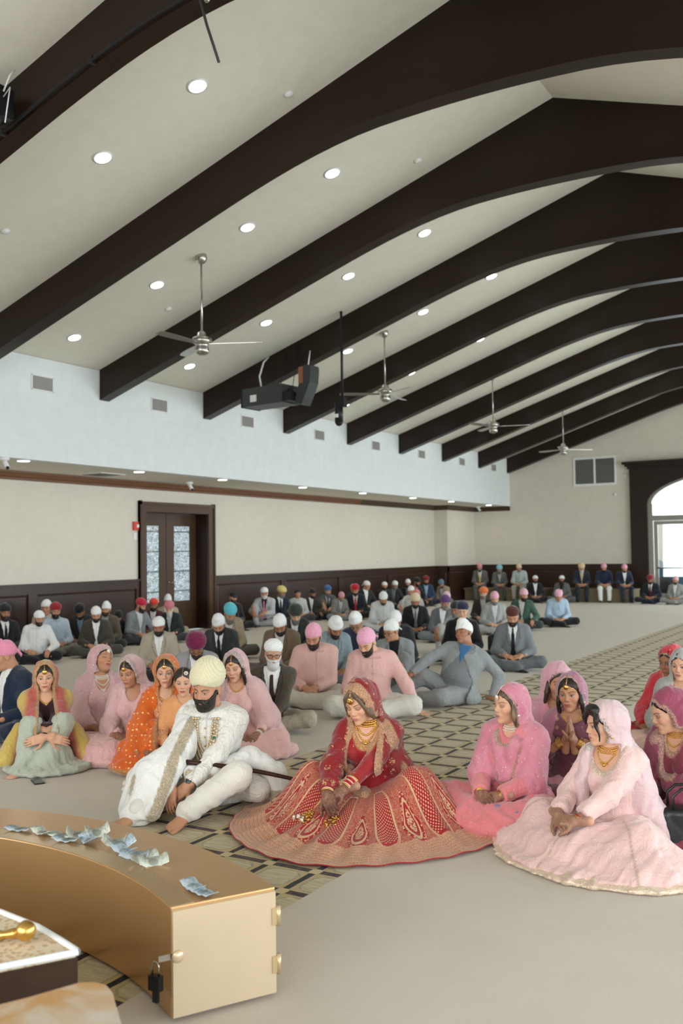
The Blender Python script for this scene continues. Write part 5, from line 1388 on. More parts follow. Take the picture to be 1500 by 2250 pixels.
# 2. pale pink behind, head tilted back
F = Fig(True, lean=2, head=(-16, 16, 14), handL=(.10, -.30, .22), handR=(-.08, -.30, .2), twist=8)
W = woman(225, 1415, .84, 10, 'woman in dusty pink with head tilted back and heavy silver necklace, second row', F, 'mid', HAIRB, eyes='closed', lip=(.36, .06, .06), henna=.6)
W.put('kameez', F.garment(h=.011, neck=(.07, .14), sleeves=.85, e=.014, seed=5), M_net, c_(214, 168, 166)); W.put('skirt', skirt(F, [((0, -.22, .04), (.40, .30, .06))]), M_net, c_(212, 166, 164))
W.put('veil', veil(F, face=(.074, .080), w0=.06, w1=.13, z1=.10, upto=.6, arm_e=.03, seed=12, trim=(.016, srgb(236, 204, 196))), M_gota, c_(216, 170, 172))
W.jewels(True, 2, True, M_pearl, choker=True, size=1.3)
# 3. light pink, hands clasped, head turned to the left of the picture
F = Fig(True, lean=8, head=(8, -16, -6), handL=(.06, -.32, .21), handR=(-.07, -.32, .22))
W = woman(280, 1440, .81, -14, 'woman in light pink with a dark pendant necklace, hands clasped, left of the orange veil', F, 'mid', HAIRB, lip=(.42, .10, .10), henna=.85)
W.put('kameez', F.garment(h=.010, neck=(.066, .12), sleeves=.8, e=.014, seed=8), M_gotaop, c_(222, 176, 172)); W.put('skirt', skirt(F, [((-.02, -.24, .05), (.44, .32, .08)), ((-.2, -.3, .1), (.2, .2, .12))], seed=9), M_gotaop, c_(220, 172, 168))
W.put('veil', veil(F, face=(.070, .116), w0=.058, w1=.12, z1=.16, upto=.5, arm_e=.035, seed=15, trim=(.022, srgb(232, 206, 198))), M_gota, c_(222, 180, 180))
W.jewels(True, 0, True, size=1.3); m = MB()
for i in range(15): t = PI * i / 14; p = surf(F, .062 * math.cos(t), .455 - .085 * math.sin(t), .003); m.ball(p, .004, 6, 4)
m.ball(surf(F, 0, .355, .006), .014, 9, 6, (1, .5, 1)); W.td('necklace', m.mesh(), M_black)
# 4. orange bandhani
F = Fig(True, lean=6, sway=-7, twist=-8, head=(0, 6, 5), handL=(-.22, -.40, .13), handR=(-.32, -.36, .13), dirL=(-.6, -.6, -.6), dirR=(-.1, -.75, -.65), nL=(-.3, -.6, .7), nR=(-.3, -.6, .7), curl=20, knees=((.30, -.30, .13), (-.34, -.22, .15)))
W = woman(362, 1437, .84, -4, 'woman in an orange tie-dyed veil behind the groom, leaning left', F, 'light', HAIRB, lip=(.50, .14, .12), henna=.9)
W.put('kameez', F.garment(h=.010, neck=(.06, .10), sleeves=.9, e=.012, seed=8), M_zari, c_(190, 112, 50)); W.put('skirt', skirt(F, [((-.08, -.26, .05), (.42, .30, .08)), ((-.30, -.30, .08), (.14, .16, .10))], seed=10, hem=(.07, srgb(206, 150, 90))), M_bandhani, c_(210, 92, 20))
W.put('veil', veil(F, h=.0075, face=(.070, .118), w0=.050, w1=.055, z1=.10, upto=.9, arm_e=.04, seed=22, amp=.005, trim=(.024, srgb(206, 150, 92)), tz=-.04,
      extra=lambda P: U(.05, cone(P, (-.16, -.18, .30), (-.30, -.32, .16), .07, .06), cone(P, (.14, -.14, .34), (.20, -.30, .16), .07, .08)),
      lines=[([(-.05, -.42, .17), (-.20, -.42, .19), (-.36, -.36, .16)], .014, srgb(214, 160, 104))]), M_bandhani, c_(214, 98, 22))
W.jewels(True, 1, True, size=1.1); W.bangles(-1, 4); W.bangles(1, 4)
# 5. face half hidden between the orange veil and the cream turban
F = Fig(True, lean=2, head=(4, -10, 0), knees=((.16, -.24, .12), (-.16, -.24, .12)), ankles=((.05, -.10, .06), (-.05, -.12, .06)))
W = woman(403, 1462, .765, 4, 'girl with a white flower in her hair, mostly hidden between orange veil and cream turban', F, 'light', HAIRB, henna=0, hh=.0034)
W.put('kameez', F.garment(h=.013, neck=(.06, .06), e=.012), M_silk, c_(220, 150, 90)); W.put('skirt', skirt(F, h=.014), M_silk, c_(214, 140, 80))
m = MB()
for k in range(7): m.ball((.03 + .012 * math.cos(k), -.075 + .004 * k * .3, .10 + .012 * math.sin(k)), .009, 7, 4)
W.hd('hair_flower', m.mesh(), M_pearl)
# 6. pale pink behind the groom, eyes closed
F = Fig(True, lean=5, head=(10, -10, -3), handL=(.20, -.28, .20), handR=(.02, -.32, .20), dirL=(-.5, -.8, -.3), dirR=(.9, -.3, -.2), knees=((.36, -.24, .13), (-.30, -.30, .12)))
W = woman(512, 1428, .83, -8, 'woman in pale pink net veil with eyes closed, just behind the groom', F, 'light', HAIRB, hairkw=dict(fall=.10), eyes='closed', lip=(.42, .12, .12), henna=.85)
W.put('kameez', F.garment(h=.010, neck=(.075, .09), sleeves=.8, e=.012, seed=31), M_gotaop, c_(224, 178, 172)); W.put('skirt', skirt(F, [((.05, -.2, .04), (.42, .30, .07)), ((.30, -.12, .04), (.22, .22, .05))], seed=11), M_gotaop, c_(222, 174, 168))
W.put('veil', veil(F, h=.008, face=(.072, .118), w0=.075, w1=.10, z1=.16, upto=.3, arm_e=.05, seed=33, trim=(.026, srgb(216, 196, 188)), full=1.1,
      extra=lambda P: cone(P, (.20, .04, .34), (.34, .02, .10), .09, .10)), M_gota, c_(226, 182, 180))
W.jewels(True, 1, True, size=1.0, earside=(1,)); W.bangles(1, 3, M_pearl)
# 8. pink, profile, eyes closed, brown hair
def streak(v, c):
    a = np.clip(np.sin(np.arctan2(v[:, 0], v[:, 1] + .1) * 34 + v[:, 2] * 20) * .5 + .35, 0, .8) * np.clip((.13 - v[:, 2]) * 12, 0, 1); c[:, :3] = (.36, .21, .10); c[:, 3] = a * .75; return c
F = Fig(True, lean=5, twist=6, head=(0, -26, -2), handL=(.06, -.32, .22), handR=(-.06, -.34, .22), girth=1.06)
W = woman(1118, 1497, .82, -32, 'woman in rose pink with brown highlighted hair, eyes closed, hands clasped, right of the bride', F, 'light', (.06, .035, .02), hairkw=dict(fall=.06, part=False, col=streak), eyes='closed', lip=(.42, .14, .13), henna=.9)
W.put('kameez', F.garment(h=.010, neck=(.05, .07), sleeves=.93, e=.020, seed=41, sleeve_e=.03, amp=.005), M_bloom, c_(222, 128, 132)); W.put('skirt', skirt(F, [((-.04, -.22, .06), (.48, .32, .10)), ((-.34, -.26, .08), (.18, .18, .11)), ((.3, -.26, .08), (.2, .2, .1))], seed=14, e=.045), M_bloom, c_(224, 126, 130))
W.put('veil', veil(F, h=.008, face=(.080, .082), w0=.056, w1=.03, z1=.40, upto=0, arm_e=.050, seed=43, trim=(.016, srgb(222, 190, 160)), hood=(.092, .11, .098),
      extra=lambda P: U(.05, cone(F.T(P), (-.06, -.12, .42), (-.03, -.13, .18), .045, .04), cone(F.T(P), (.06, -.12, .40), (.02, -.13, .18), .045, .04), cone(F.T(P), (.02, -.14, .20), (.20, -.04, .08), .04, .05)), tz=.02,
      lines=[([tuple(F.tp(p)) for p in [(-.10, -.13, .44), (-.08, -.17, .30), (-.04, -.18, .17), (.04, -.18, .16), (.10, -.15, .34), (.10, -.1, .44)]], .008, GOLD)]), M_gota, c_(224, 140, 158))
W.jewels(True, 1, True, M_pearl, choker=True, size=1.1); W.bangles(1, 6); W.bangles(-1, 3)
# 9. praying hands
F = Fig(True, lean=4, head=(2, -8, -3), handL=(.022, -.235, .455), handR=(-.022, -.235, .455), dirL=(-.12, -.15, 1), dirR=(.12, -.15, 1), nL=(1, -.1, .1), nR=(-1, -.1, .1), curl=4, poleL=(.7, -.1, -.8), poleR=(-.7, -.1, -.8), girth=1.05)
W = woman(1250, 1476, .82, -8, 'older woman in plum with palms pressed together before her chin', F, 'mid', HAIRB, hairkw=dict(fall=.09), lip=(.40, .10, .09), henna=.45)
W.put('kameez', F.garment(h=.010, neck=(.09, .07), sleeves=.45, e=.014, seed=51), M_plum, c_(116, 66, 78)); W.put('skirt', skirt(F, [((0, -.2, .05), (.44, .30, .08))], seed=15), M_plum, c_(110, 62, 74))
W.put('veil', veil(F, h=.008, face=(.076, .118), w0=.10, w1=.14, z1=.10, upto=0, arm_e=.02, seed=53, trim=(.013, srgb(224, 190, 170)), tz=.0), dupatta_mat('mauve net', sprig(26, (.86, .72, .62), .12, .7), .6, .85), c_(182, 118, 138))
W.jewels(True, 1, True, size=1.3); W.bangles(1, 5, start=.03); W.bangles(-1, 5, start=.03)
# 10. behind her
F = Fig(True, lean=3, head=(6, 8, 4))
W = woman(1228, 1453, .86, 10, 'woman in a pale pink veil with a small red forehead dot, behind the praying woman', F, 'mid', (.05, .03, .02), hairkw=dict(fall=.08), lip=(.38, .1, .1), henna=.3, hh=.003)
m = MB(); m.ball((0, -.094, .034), .0045, 8, 5, (1, .4, 1)); W.hd('forehead_dot', m.mesh(), plain('red dot', (.3, .01, .02)))
W.put('kameez', F.garment(h=.011, neck=(.06, .08), e=.014, seed=61), M_gotaop, c_(222, 150, 160)); W.put('skirt', skirt(F, h=.012), M_gotaop, c_(214, 146, 156))
W.put('veil', veil(F, face=(.072, .086), w0=.06, w1=.12, z1=.14, upto=.6, arm_e=.03, seed=63, trim=(.012, srgb(234, 200, 196))), M_gota, c_(224, 168, 180)); W.jewels(False, 0, True)
# 11. pale pink in front, profile, black hair with loose curls
F = Fig(True, lean=6, twist=4, head=(4, -34, -3), handL=(.02, -.44, .25), handR=(-.12, -.42, .25), dirL=(-.9, -.3, -.1), dirR=(.7, -.5, -.1), girth=1.06, knees=((.34, -.26, .15), (-.36, -.24, .16)))
curl = lambda P: U(.008, chain(P, [(.046, -.060, .090), (.068, -.074, .050), (.066, -.082, .02), (.076, -.072, -.03), (.068, -.074, -.075)], [.016, .017, .011, .007, .003]), chain(P, [(-.050, -.062, .085), (-.072, -.082, .050), (-.076, -.078, .01)], [.016, .016, .008]), ell(P, (.0, -.055, .104), (.062, .038, .030)))
W = woman(1322, 1536, .80, -34, 'woman in palest pink with loose black curls looking left, nearest on the right', F, 'light', (.010, .008, .007), hairkw=dict(part=False, extra=curl), lip=(.44, .12, .12), henna=.75, hh=.0024)
W.put('kameez', F.garment(h=.0085, neck=(.095, .13), sleeves=.80, e=.016, seed=71, sleeve_e=.026, amp=.005, trim=(.022, srgb(226, 206, 180)), flare=.05), M_gotaop, c_(228, 190, 184))
hemc = (.52, .38, .22)
def panels(v, c):
    t = np.arctan2(v[:, 1], v[:, 0]); a = np.clip(1.2 - np.abs(np.sin(t * 4 + .3)) / .06, 0, 1) * (v[:, 2] > .0) * .75; c[:, :3] = A3(hemc); c[:, 3] = a; return c
W.put('skirt', skirt(F, [((-.02, -.24, .08), (.50, .34, .13)), ((.02, -.34, .03), (.56, .36, .05)), ((-.42, -.26, .05), (.20, .22, .07)), ((.34, -.30, .06), (.26, .26, .10))], seed=16, e=.05, amp=.008, f=26, h=.010, color2=panels), M_gotaop, c_(228, 188, 182))
W.put('skirt_hem', skirt(F, [((.02, -.34, .012), (.60, .40, .030)), ((-.46, -.26, .01), (.20, .24, .03)), ((.36, -.32, .012), (.30, .30, .035)), ((.14, -.56, .01), (.20, .18, .03))], seed=18, e=-.02, amp=.006, f=40, h=.011, kk=.03), M_zari, c_(222, 196, 168))
W.put('veil', veil(F, h=.0078, face=(.078, .084), w0=.0, seed=73, trim=(.014, srgb(232, 222, 206)), hood=(.094, .118, .100), arms=(), full=.86, upto=0, amp=.005,
      extra=lambda P: U(.05, cone(F.T(P), (.12, .04, .40), (.20, .06, .02), .07, .09), cone(F.T(P), (.20, .05, .1), (.26, .0, -.08), .08, .07), cone(F.T(P), (-.10, -.06, .46), (-.125, -.135, .30), .045, .036), cone(F.T(P), (-.125, -.135, .30), (-.13, -.17, .02), .036, .045)), tz=-.10,
      cut=lambda P: -np.maximum(np.maximum(np.abs(F.T(P)[:, 0] - .0) - .085, F.T(P)[:, 1] + .02), np.abs(F.T(P)[:, 2] - .30) - .22),
      lines=[([tuple(F.tp(p)) for p in [(-.07, -.13, .46), (-.085, -.17, .30), (-.085, -.21, .05)]], .008, (.8, .74, .66))]), M_gota, c_(230, 198, 198))
W.jewels(False, 1, True, choker=True, earside=(1,)); W.bangles(1, 2, start=.01, cols=[M_gold, plain('red bangle', (.4, .02, .03))])
# 12. maroon at the right edge
F = Fig(True, lean=6, head=(16, -30, -4), handL=(.05, -.34, .2), handR=(-.08, -.34, .2))
W = woman(1452, 1512, .81, -34, 'woman in maroon with a gold-bordered veil looking down at the right edge', F, 'light', HAIRB, eyes='closed', lip=(.40, .12, .12), henna=.3)
W.put('kameez', F.garment(h=.010, neck=(.055, .12), sleeves=.9, e=.016, seed=81, trim=(.016, srgb(214, 176, 140))), M_maroon, c_(128, 52, 66)); W.put('skirt', skirt(F, [((0, -.24, .06), (.46, .34, .10)), ((-.3, -.3, .1), (.2, .22, .14))], seed=19, e=.05), M_maroon, c_(146, 66, 80))
W.put('veil', veil(F, h=.008, face=(.078, .086), w0=.06, w1=.03, z1=.26, upto=.5, arm_e=.045, seed=83, trim=(.024, srgb(216, 170, 150)),
      extra=lambda P: U(.05, cone(F.T(P), (-.12, -.08, .42), (.02, -.15, .20), .05, .05), cone(F.T(P), (.02, -.14, .2), (.2, -.08, .1), .06, .06))), M_maroon, c_(146, 66, 88))
W.jewels(False, 2, True, earside=(-1,), choker=True)
# 13, 14. two women behind at the right edge
F = Fig(True, lean=6, head=(8, -12, 0), handL=(.02, -.34, .22), handR=(-.14, -.36, .22))
W = woman(1468, 1415, .84, -20, 'woman in bright red with a gold-edged red scarf, seated back at the right edge', F, 'tan', HAIRB, lip=(.36, .1, .09), henna=0, hh=.0034)
W.put('kameez', F.garment(h=.011, neck=(.045, .04), e=.02, seed=91), M_cotton, c_(196, 30, 44)); W.put('skirt', skirt(F, [((0, -.22, .05), (.42, .3, .08))], h=.012), M_cotton, c_(190, 30, 42))
W.put('veil', veil(F, h=.0095, face=(.068, .080), w0=.0, upto=.5, arm_e=.03, seed=93, trim=(.018, srgb(224, 190, 160)), hood=(.090, .112, .098)), M_silk, c_(206, 40, 58))
F = Fig(True, lean=5, head=(2, -8, 2), handL=(.08, -.32, .22), handR=(-.1, -.34, .22))
W = woman(1497, 1422, .84, -8, 'woman with a pale grey scarf cut off by the right edge', F, 'light', (.04, .028, .02), lip=(.45, .12, .12), henna=0, hh=.003)
W.put('kameez', F.garment(h=.011, neck=(.07, .10), e=.016, seed=95), M_silk, c_(196, 156, 134)); W.put('skirt', skirt(F, [((0, -.22, .05), (.42, .3, .08))], h=.012), M_silk, c_(200, 160, 142))
W.put('veil', veil(F, h=.0095, face=(.074, .070), w0=.06, w1=.12, z1=.15, upto=.4, arm_e=.03, seed=97, trim=None, hood=(.090, .118, .092)), M_silk, c_(170, 172, 166)); W.jewels(False, 1, True)
# ---------------------------------------------------------------- the bride
M_chura = [plain('red bangle lacquer', srgb(170, 24, 34), .25), plain('red bangle lacquer deep', srgb(190, 44, 40), .25), plain('cream bangle', srgb(222, 196, 176), .3), M_gold]
F = Fig(True, lean=5, twist=2, sway=-1, head=(17, -18, -6), handL=(-.10, -.44, .22), handR=(-.17, -.44, .23), dirL=(-.85, -.35, -.25), dirR=(.45, -.75, -.45), nL=(0, -.5, .85), nR=(-.25, -.5, .8), poleL=(.9, .2, -.5), poleR=(-.8, .3, -.5), curl=40)
strand = lambda P: chain(P, [(.008, -.052, .116), (.048, -.074, .070), (.067, -.060, .0), (.074, -.045, -.05), (.072, -.01, -.09)], [.010, .012, .012, .011, .008])
strand2 = lambda P: U(.006, strand(P), strand(P * A3((-1, 1, 1))))
W = woman(778, 1496, .83, -14, 'bride in red and gold with her embroidered skirt spread on the carpet', F, 'light', (.13, .08, .048), hairkw=dict(extra=strand2, fall=.03), eyes='closed', lip=(.50, .16, .15), henna=1.0, hh=.0020)
BR = W.r
W.put('blouse', F.garment(h=.008, neck=(.078, .14), sleeves=.82, e=.011, hem=.02, seed=101, trim=(.026, srgb(216, 166, 110)), amp=.002), M_redblouse, c_(150, 14, 24))
def scal(v, c):
    return c
W.put('veil', veil(F, h=.0068, face=(.070, .108), w0=.080, w1=.075, z1=.12, upto=.72, arm_e=.020, seed=103, trim=(.046, srgb(222, 172, 130)), tz=-.02, amp=.0050, full=1.0, hood=(.100, .118, .110),
      extra=lambda P: U(.05, cone(P, (.12, .04, .40), (.27, .0, .06), .08, .15), cone(P, (-.10, -.16, .30), (.02, -.24, .14), .05, .06), cone(P, (.02, -.24, .14), (.18, -.22, .10), .05, .07)),
      lines=[([(-.20, -.20, .22), (-.06, -.30, .13), (.10, -.33, .12), (.24, -.24, .12)], .020, srgb(218, 168, 116)), ([tuple(F.tp(p)) for p in [(-.07, -.10, .40), (.02, -.14, .28), (.07, -.11, .40)]], .014, srgb(220, 172, 122)), ([(.10, -.14, .66), (.165, -.12, .52), (.21, -.12, .38), (.27, -.10, .20)], .030, srgb(222, 172, 130))], lys=.35), M_rednet, c_(150, 14, 24))
W.jewels(True, 2, True, choker=True, size=1.7)
for k, n in ((-1, 12), (1, 9)): W.bangles(k, n, start=.018, gap=.0085, r=.0045, rad=.034, cols=[M_chura[3], M_chura[2]] + [M_chura[0], M_chura[1], M_chura[2]] * 2)
m = MB(); pts = [(-.030 + .017 * math.cos(t), -.108 + .006 * math.sin(t) ** 2, -.036 + .017 * math.sin(t)) for t in np.linspace(0, 2 * PI, 15)]
m.tube(pts, .0012, 5, False); W.hd('nose_ring', m.mesh(), M_gold)
for c0, t_ in (((-.26, -.50, .14), 'with white tassels'), ((-.10, -.50, .12), '')):
    m = MB(); rr = random.Random(5)
    for k in range(46):
        u = rr.random(); p = (c0[0] + rr.uniform(-.030, .030) - .02 * u, c0[1] - .07 * u + rr.uniform(-.02, .02), c0[2] - .03 * u + rr.uniform(-.018, .026))
        m.ball(p, rr.uniform(.007, .012), 6, 4, (1, 1, .6))
    m.tube([tuple(F.W[-1] + (0, -.01, 0)), c0], .003, 5)
    o = m.build('hanging_ornament', M_gold, BR)
    if t_:
        m = MB()
        for k in range(12): m.ball((c0[0] - .055 + rr.uniform(-.03, .03), c0[1] - .075 + rr.uniform(-.03, .03), .105 + rr.uniform(0, .03)), rr.uniform(.008, .013), 6, 4)
        m.build('tassel_beads', M_pearl, o)
# skirt: polar sheet; rim traced where it lies on the carpet
def lehenga_mat():
    m = MT('bridal skirt', .55, 0, .4); T = m.T
    uv = T.nodes.new('ShaderNodeUVMap'); uv.uv_map = 'UVMap'; q = T.nodes.new('ShaderNodeSeparateXYZ'); T.links.new(uv.outputs[0], q.inputs[0])
    u, v = E(T, q.outputs[0]), E(T, q.outputs[1]) * 1.085; UV = uv.outputs[0]
    red = m.mix(srgb(178, 16, 28), srgb(146, 8, 20), m.noise(8, 2)); gold = m.mix(srgb(226, 190, 150), srgb(192, 146, 104), m.noise(60, 3))
    N = 20.0; t = (u * N).fract() - .5; idx = (u * N).floor().mod(2.0)           # two panel kinds
    # lattice panels: rounded bottom
    vv = (v - .50) / .26
    wv = (vv + 1.4).sat() * .13 + .22
    capd = (t.pow(2.0) * 5.0 + (vv - .55).max(0.0).pow(2.0) * 1.6).sqrt()
    inP = t.abs().lt(wv) * v.lt(.76) * v.gt(.26) * capd.lt(.82)
    inP2 = t.abs().lt(wv + .045) * v.lt(.785) * v.gt(.24) * capd.lt(.92)
    inP3 = t.abs().lt(wv + .085) * v.lt(.80) * v.gt(.22) * capd.lt(1.0)
    lat = ((u * 150.0 + v * 34.0).fract() - .5).abs(); lat2 = ((u * 150.0 - v * 34.0).fract() - .5).abs()
    nodes = (lat + lat2).lt(.36)
    pan = m.mix(red, gold, nodes)
    # teardrops with a small flower inside
    dx = t; dz = (v - .62) / .17; tear = (dx * dx * 10.0 * (1.0 + (-1.0 * dz).sat() * 2.5) + dz * dz).sqrt()
    tr_ = m.mix(m.mix(red, gold, m.voro(1.0, m.combine(u * 200.0, v * 60.0, 0.0), 'F1').lt(.42)), red, tear.lt(.95))
    tr_ = m.mix(tr_, gold, (tear - .82).abs().lt(.09)); tr_ = m.mix(tr_, gold, tear.lt(.50) * m.noise(1.0, 2, m.combine(u * 260, v * 70, 0.0)).step(.42, .5)); tr_ = m.mix(tr_, red, (tear - .58).abs().lt(.06))
    scr = m.noise(1.0, 2, m.combine(u * 300.0, v * 90.0, 0.0), dist=2.0); field = m.mix(red, gold, (scr - .5).abs().lt(.028).max(scr.gt(.64)))
    body = m.mix(field, m.mix(gold, red, 0.0), inP3); body = m.mix(body, red, inP2); body = m.mix(body, gold, inP2 * (1.0 - inP) * ((t.abs() - wv - .02).abs().lt(.012).max((capd - .87).abs().lt(.03)))); body = m.mix(body, pan, inP)
    body2 = m.mix(field, tr_, v.gt(.40) * v.lt(.80) * tear.lt(1.2))
    b = m.mix(body, body2, idx)
    # border bands
    fl = m.voro(1.0, m.combine(u * 210.0, v * 58.0, 0.0), 'F1', rnd=.2); rows = (v * 30.0).fract(); fine = m.noise(1.0, 2, m.combine(u * 700.0, v * 150.0, 0.0))
    bord = m.mix(gold, red, (fl - .36).abs().lt(.07) * .8); bord = m.mix(bord, red, fine.gt(.60) * .7); bord = m.mix(bord, gold, rows.lt(.22)); bord = m.mix(bord, red, rows.gt(.22) * rows.lt(.30) * .9)
    sc = ((u * 60.0).fract() - .5).abs() * .02
    b = m.mix(b, bord, (v + sc).gt(.79)); b = m.mix(b, red, v.gt(1.077))
    b = m.mix(b, (1, .93, .8), m.voro(260, None, 'F1').lt(.16) * (v + sc).gt(.79) * .7)
    m.color(b); m.b.inputs['Sheen Weight'].default_value = .2
    m.bump(fine + nodes * .5, .35, .006); return m.m
def spread_skirt():
    rim = [(-3.50, 4.52), (-3.446, 4.423), (-3.286, 4.262), (-3.053, 4.125), (-2.821, 4.059), (-2.649, 4.065), (-2.46, 4.145), (-2.299, 4.272), (-2.156, 4.421), (-2.034, 4.628), (-1.962, 4.85), (-1.963, 5.02), (-2.04, 5.20), (-2.22, 5.38), (-2.5, 5.50), (-2.8, 5.50), (-3.15, 5.42), (-3.45, 5.26), (-3.62, 5.06), (-3.60, 4.80)]
    cx, cy = BR.location.x - .0, BR.location.y - .0
    ang = np.array([math.atan2(y - cy, x - cx) for x, y in rim]); rad = np.array([math.hypot(x - cx, y - cy) for x, y in rim])
    o = np.argsort(ang); ang, rad = ang[o], rad[o]; ang = np.concatenate([ang - 2 * PI, ang, ang + 2 * PI]); rad = np.tile(rad, 3)
    NA, NR = 360, 64; th = np.linspace(-PI, PI, NA, endpoint=False); R = np.interp(th, ang, rad)
    for _ in range(10): R = (np.roll(R, 1) + R + np.roll(R, -1)) / 3
    s_ = np.linspace(0, 1, NR) ** .85; V = np.zeros((NR, NA, 3)); rz = BR.rotation_euler.z
    loc = th - rz                                     # angle in her own frame
    knee = .19 * (np.exp(-((np.angle(np.exp(1j * (loc + .50)))) / .60) ** 2) + np.exp(-((np.angle(np.exp(1j * (loc + PI - .45)))) / .60) ** 2))
    for i, s in enumerate(s_):
        r = .10 + (R - .10) * s
        H = .22 * np.exp(-((r / .20) ** 2)) * .55 + knee * 1.15 * np.exp(-(((r - .38) / .17) ** 2)) + .11 * (1 - s) ** .9 + .05 * np.exp(-((r - .3) / .2) ** 2)
        H = H * np.clip((1 - s) * 3.2, 0, 1) ** .8
        rip = .011 * np.sin(loc * 19 + 3.2 * s) * s * np.clip((1.02 - s) * 5, .25, 1) + .008 * np.sin(loc * 41 + 7 * s) * s * np.clip((1.02 - s) * 4, .15, 1)
        V[i, :, 0] = r * np.cos(th); V[i, :, 1] = r * np.sin(th); V[i, :, 2] = np.maximum(H + rip + .012, .006 + .004 * (1 + np.sin(loc * 30)) * (s > .97) + .008)
    me = bpy.data.meshes.new('skirt'); idx = np.arange(NR * NA).reshape(NR, NA)
    Q = np.stack([idx[:-1], np.roll(idx, -1, 1)[:-1], np.roll(idx, -1, 1)[1:], idx[1:]], -1).reshape(-1, 4)[:, ::-1]
    me.from_pydata(V.reshape(-1, 3).tolist(), [], Q.tolist()); uvl = me.uv_layers.new(name='UVMap')
    jj = np.tile(np.arange(NA), NR - 1); ii = np.repeat(np.arange(NR - 1), NA)
    arc = np.concatenate([[0], np.cumsum(R)]) / R.sum()
    U4 = np.stack([arc[jj], arc[jj + 1], arc[jj + 1], arc[jj]], 1)[:, ::-1]; V4 = np.stack([s_[ii], s_[ii], s_[ii + 1], s_[ii + 1]], 1)[:, ::-1]
    uvl.data.foreach_set('uv', np.stack([U4, V4], -1).astype(f4).ravel()); me.polygons.foreach_set('use_smooth', [True] * len(Q)); me.update()
    o = link('skirt', me, lehenga_mat(), BR); o.matrix_local = (Matrix.Translation(BR.location) @ Matrix.Rotation(rz, 4, 'Z') @ Matrix.Diagonal((*BR.scale, 1))).inverted() @ Matrix.Translation((cx, cy, 0))
    sd = o.modifiers.new('thickness', 'SOLIDIFY'); sd.thickness = .004; sd.offset = -1
spread_skirt()

# ---------------------------------------------------------------- the groom
F = Fig(False, lean=9, twist=-10, head=(4, -12, 0), handL=(-.13, -.47, .15), handR=(-.20, -.49, .15), dirL=(-.75, -.35, -.55), dirR=(.1, -.6, -.75), nL=(-.1, -.75, .6), nR=(-.3, -.8, .4), curl=34,
        legs='cross', knees=((.20, -.40, .25), (-.42, -.26, .20)), ankles=((-.07, -.60, .09), (-.38, -.58, .09)), poleL=(.9, .3, -.4), poleR=(-.9, .2, -.4), girth=1.05)
r = root_for(F, 452, 1448, -10, h=.93, label='groom in an ivory embroidered long coat, cream turban and white shawl, hands clasped', top=.20); GRM = r
W = Her(F, r, 'mid')
W.put('body', F.body(.0021, .018, .0046, eyes='open', makeup=False, lip=(.40, .14, .12), henna=0, feet={1: [(-.45, -.85, -.15), (.1, -.3, 1)], -1: [(-.55, -.75, -.1), (0, -.1, 1)]}), M_skin, SK['mid'])
COAT = F.garment(h=.0085, e=.018, collar=True, sleeves=.90, hem=-.10, flare=.05, seed=111, amp=.004, sleeve_e=.020, extra=lambda P: U(.05, cone(P, (.12, -.06, .14), (.30, -.22, .12), .10, .08), cone(P, (-.12, -.06, .14), (-.24, -.22, .16), .10, .08))); W.put('long_coat', COAT, M_ivory, c_(226, 222, 212))
W.put('trousers', F.trousers(.0095, e=.020, amp=.005, f=30), M_muslin, c_(222, 216, 204))
bl = [([(-.10, -.17, .58), (-.15, -.26, .46), (-.19, -.40, .34), (-.21, -.53, .24), (-.24, -.64, .12), (-.28, -.66, .03)], .034, srgb(206, 184, 146)),
      ([(-.37, -.30, .34), (-.42, -.42, .24), (-.42, -.54, .10)], .022, srgb(208, 186, 150))]
def shawl(P):
    Q = F.T(P)
    d = U(.07, cone(P, F.S[-1] + (.02, .03, .02), F.El[-1], .075, .085), cone(P, F.El[-1], (-.34, -.36, .25), .085, .095), cone(P, (-.32, -.38, .24), (-.40, -.56, .06), .10, .08), cone(P, (-.12, -.12, .52), (-.19, -.36, .32), .045, .06),
          cone(P, (-.20, -.36, .32), (-.28, -.60, .08), .055, .05), cone(P, (-.38, -.30, .20), (-.46, -.42, .05), .09, .07), ell(Q, (-.10, .08, .30), (.10, .08, .22)))
    return d + folds(P, .008, 24, 5, .6)
v, q = F.net(shawl, .0095, pad=.2); W.put('shawl', to_mesh('shawl', [(v, q, paint(v, bl, None, .35))]), M_muslin, c_(232, 230, 224))
def sash(P):
    d = U(.05, cone(P, (.24, -.10, .30), (.02, -.30, .25), .055, .06), cone(P, (.24, -.10, .30), (.40, -.12, .20), .055, .07), cone(P, (.40, -.14, .18), (.44, -.18, .04), .07, .06), cone(P, (.02, -.30, .25), (-.10, -.36, .26), .05, .04))
    return d + folds(P, .006, 30, 9, .6)
v, q = F.net(sash, .0095, pad=.2); W.put('sash', to_mesh('sash', [(v, q, paint(v, [([(.34, -.26, .07), (.46, -.26, .07)], .055, srgb(196, 176, 138)), ([(-.10, -.40, .27), (.06, -.36, .22)], .022, srgb(204, 180, 140))]))]), M_muslin, c_(230, 228, 222))
W.hd('turban', turban_mesh(h=.0036, big=1.13, pleat=.0230, amp=.0017, tall=1.20, front=1.4, lift=.018), M_turban, c_(222, 214, 176))
W.hd('beard', beard_mesh(.004, thick=.004), M_hair, (.016, .012, .010))
M_bead = plain('pearl and gold beads', srgb(206, 186, 150), .25, .35, .6)
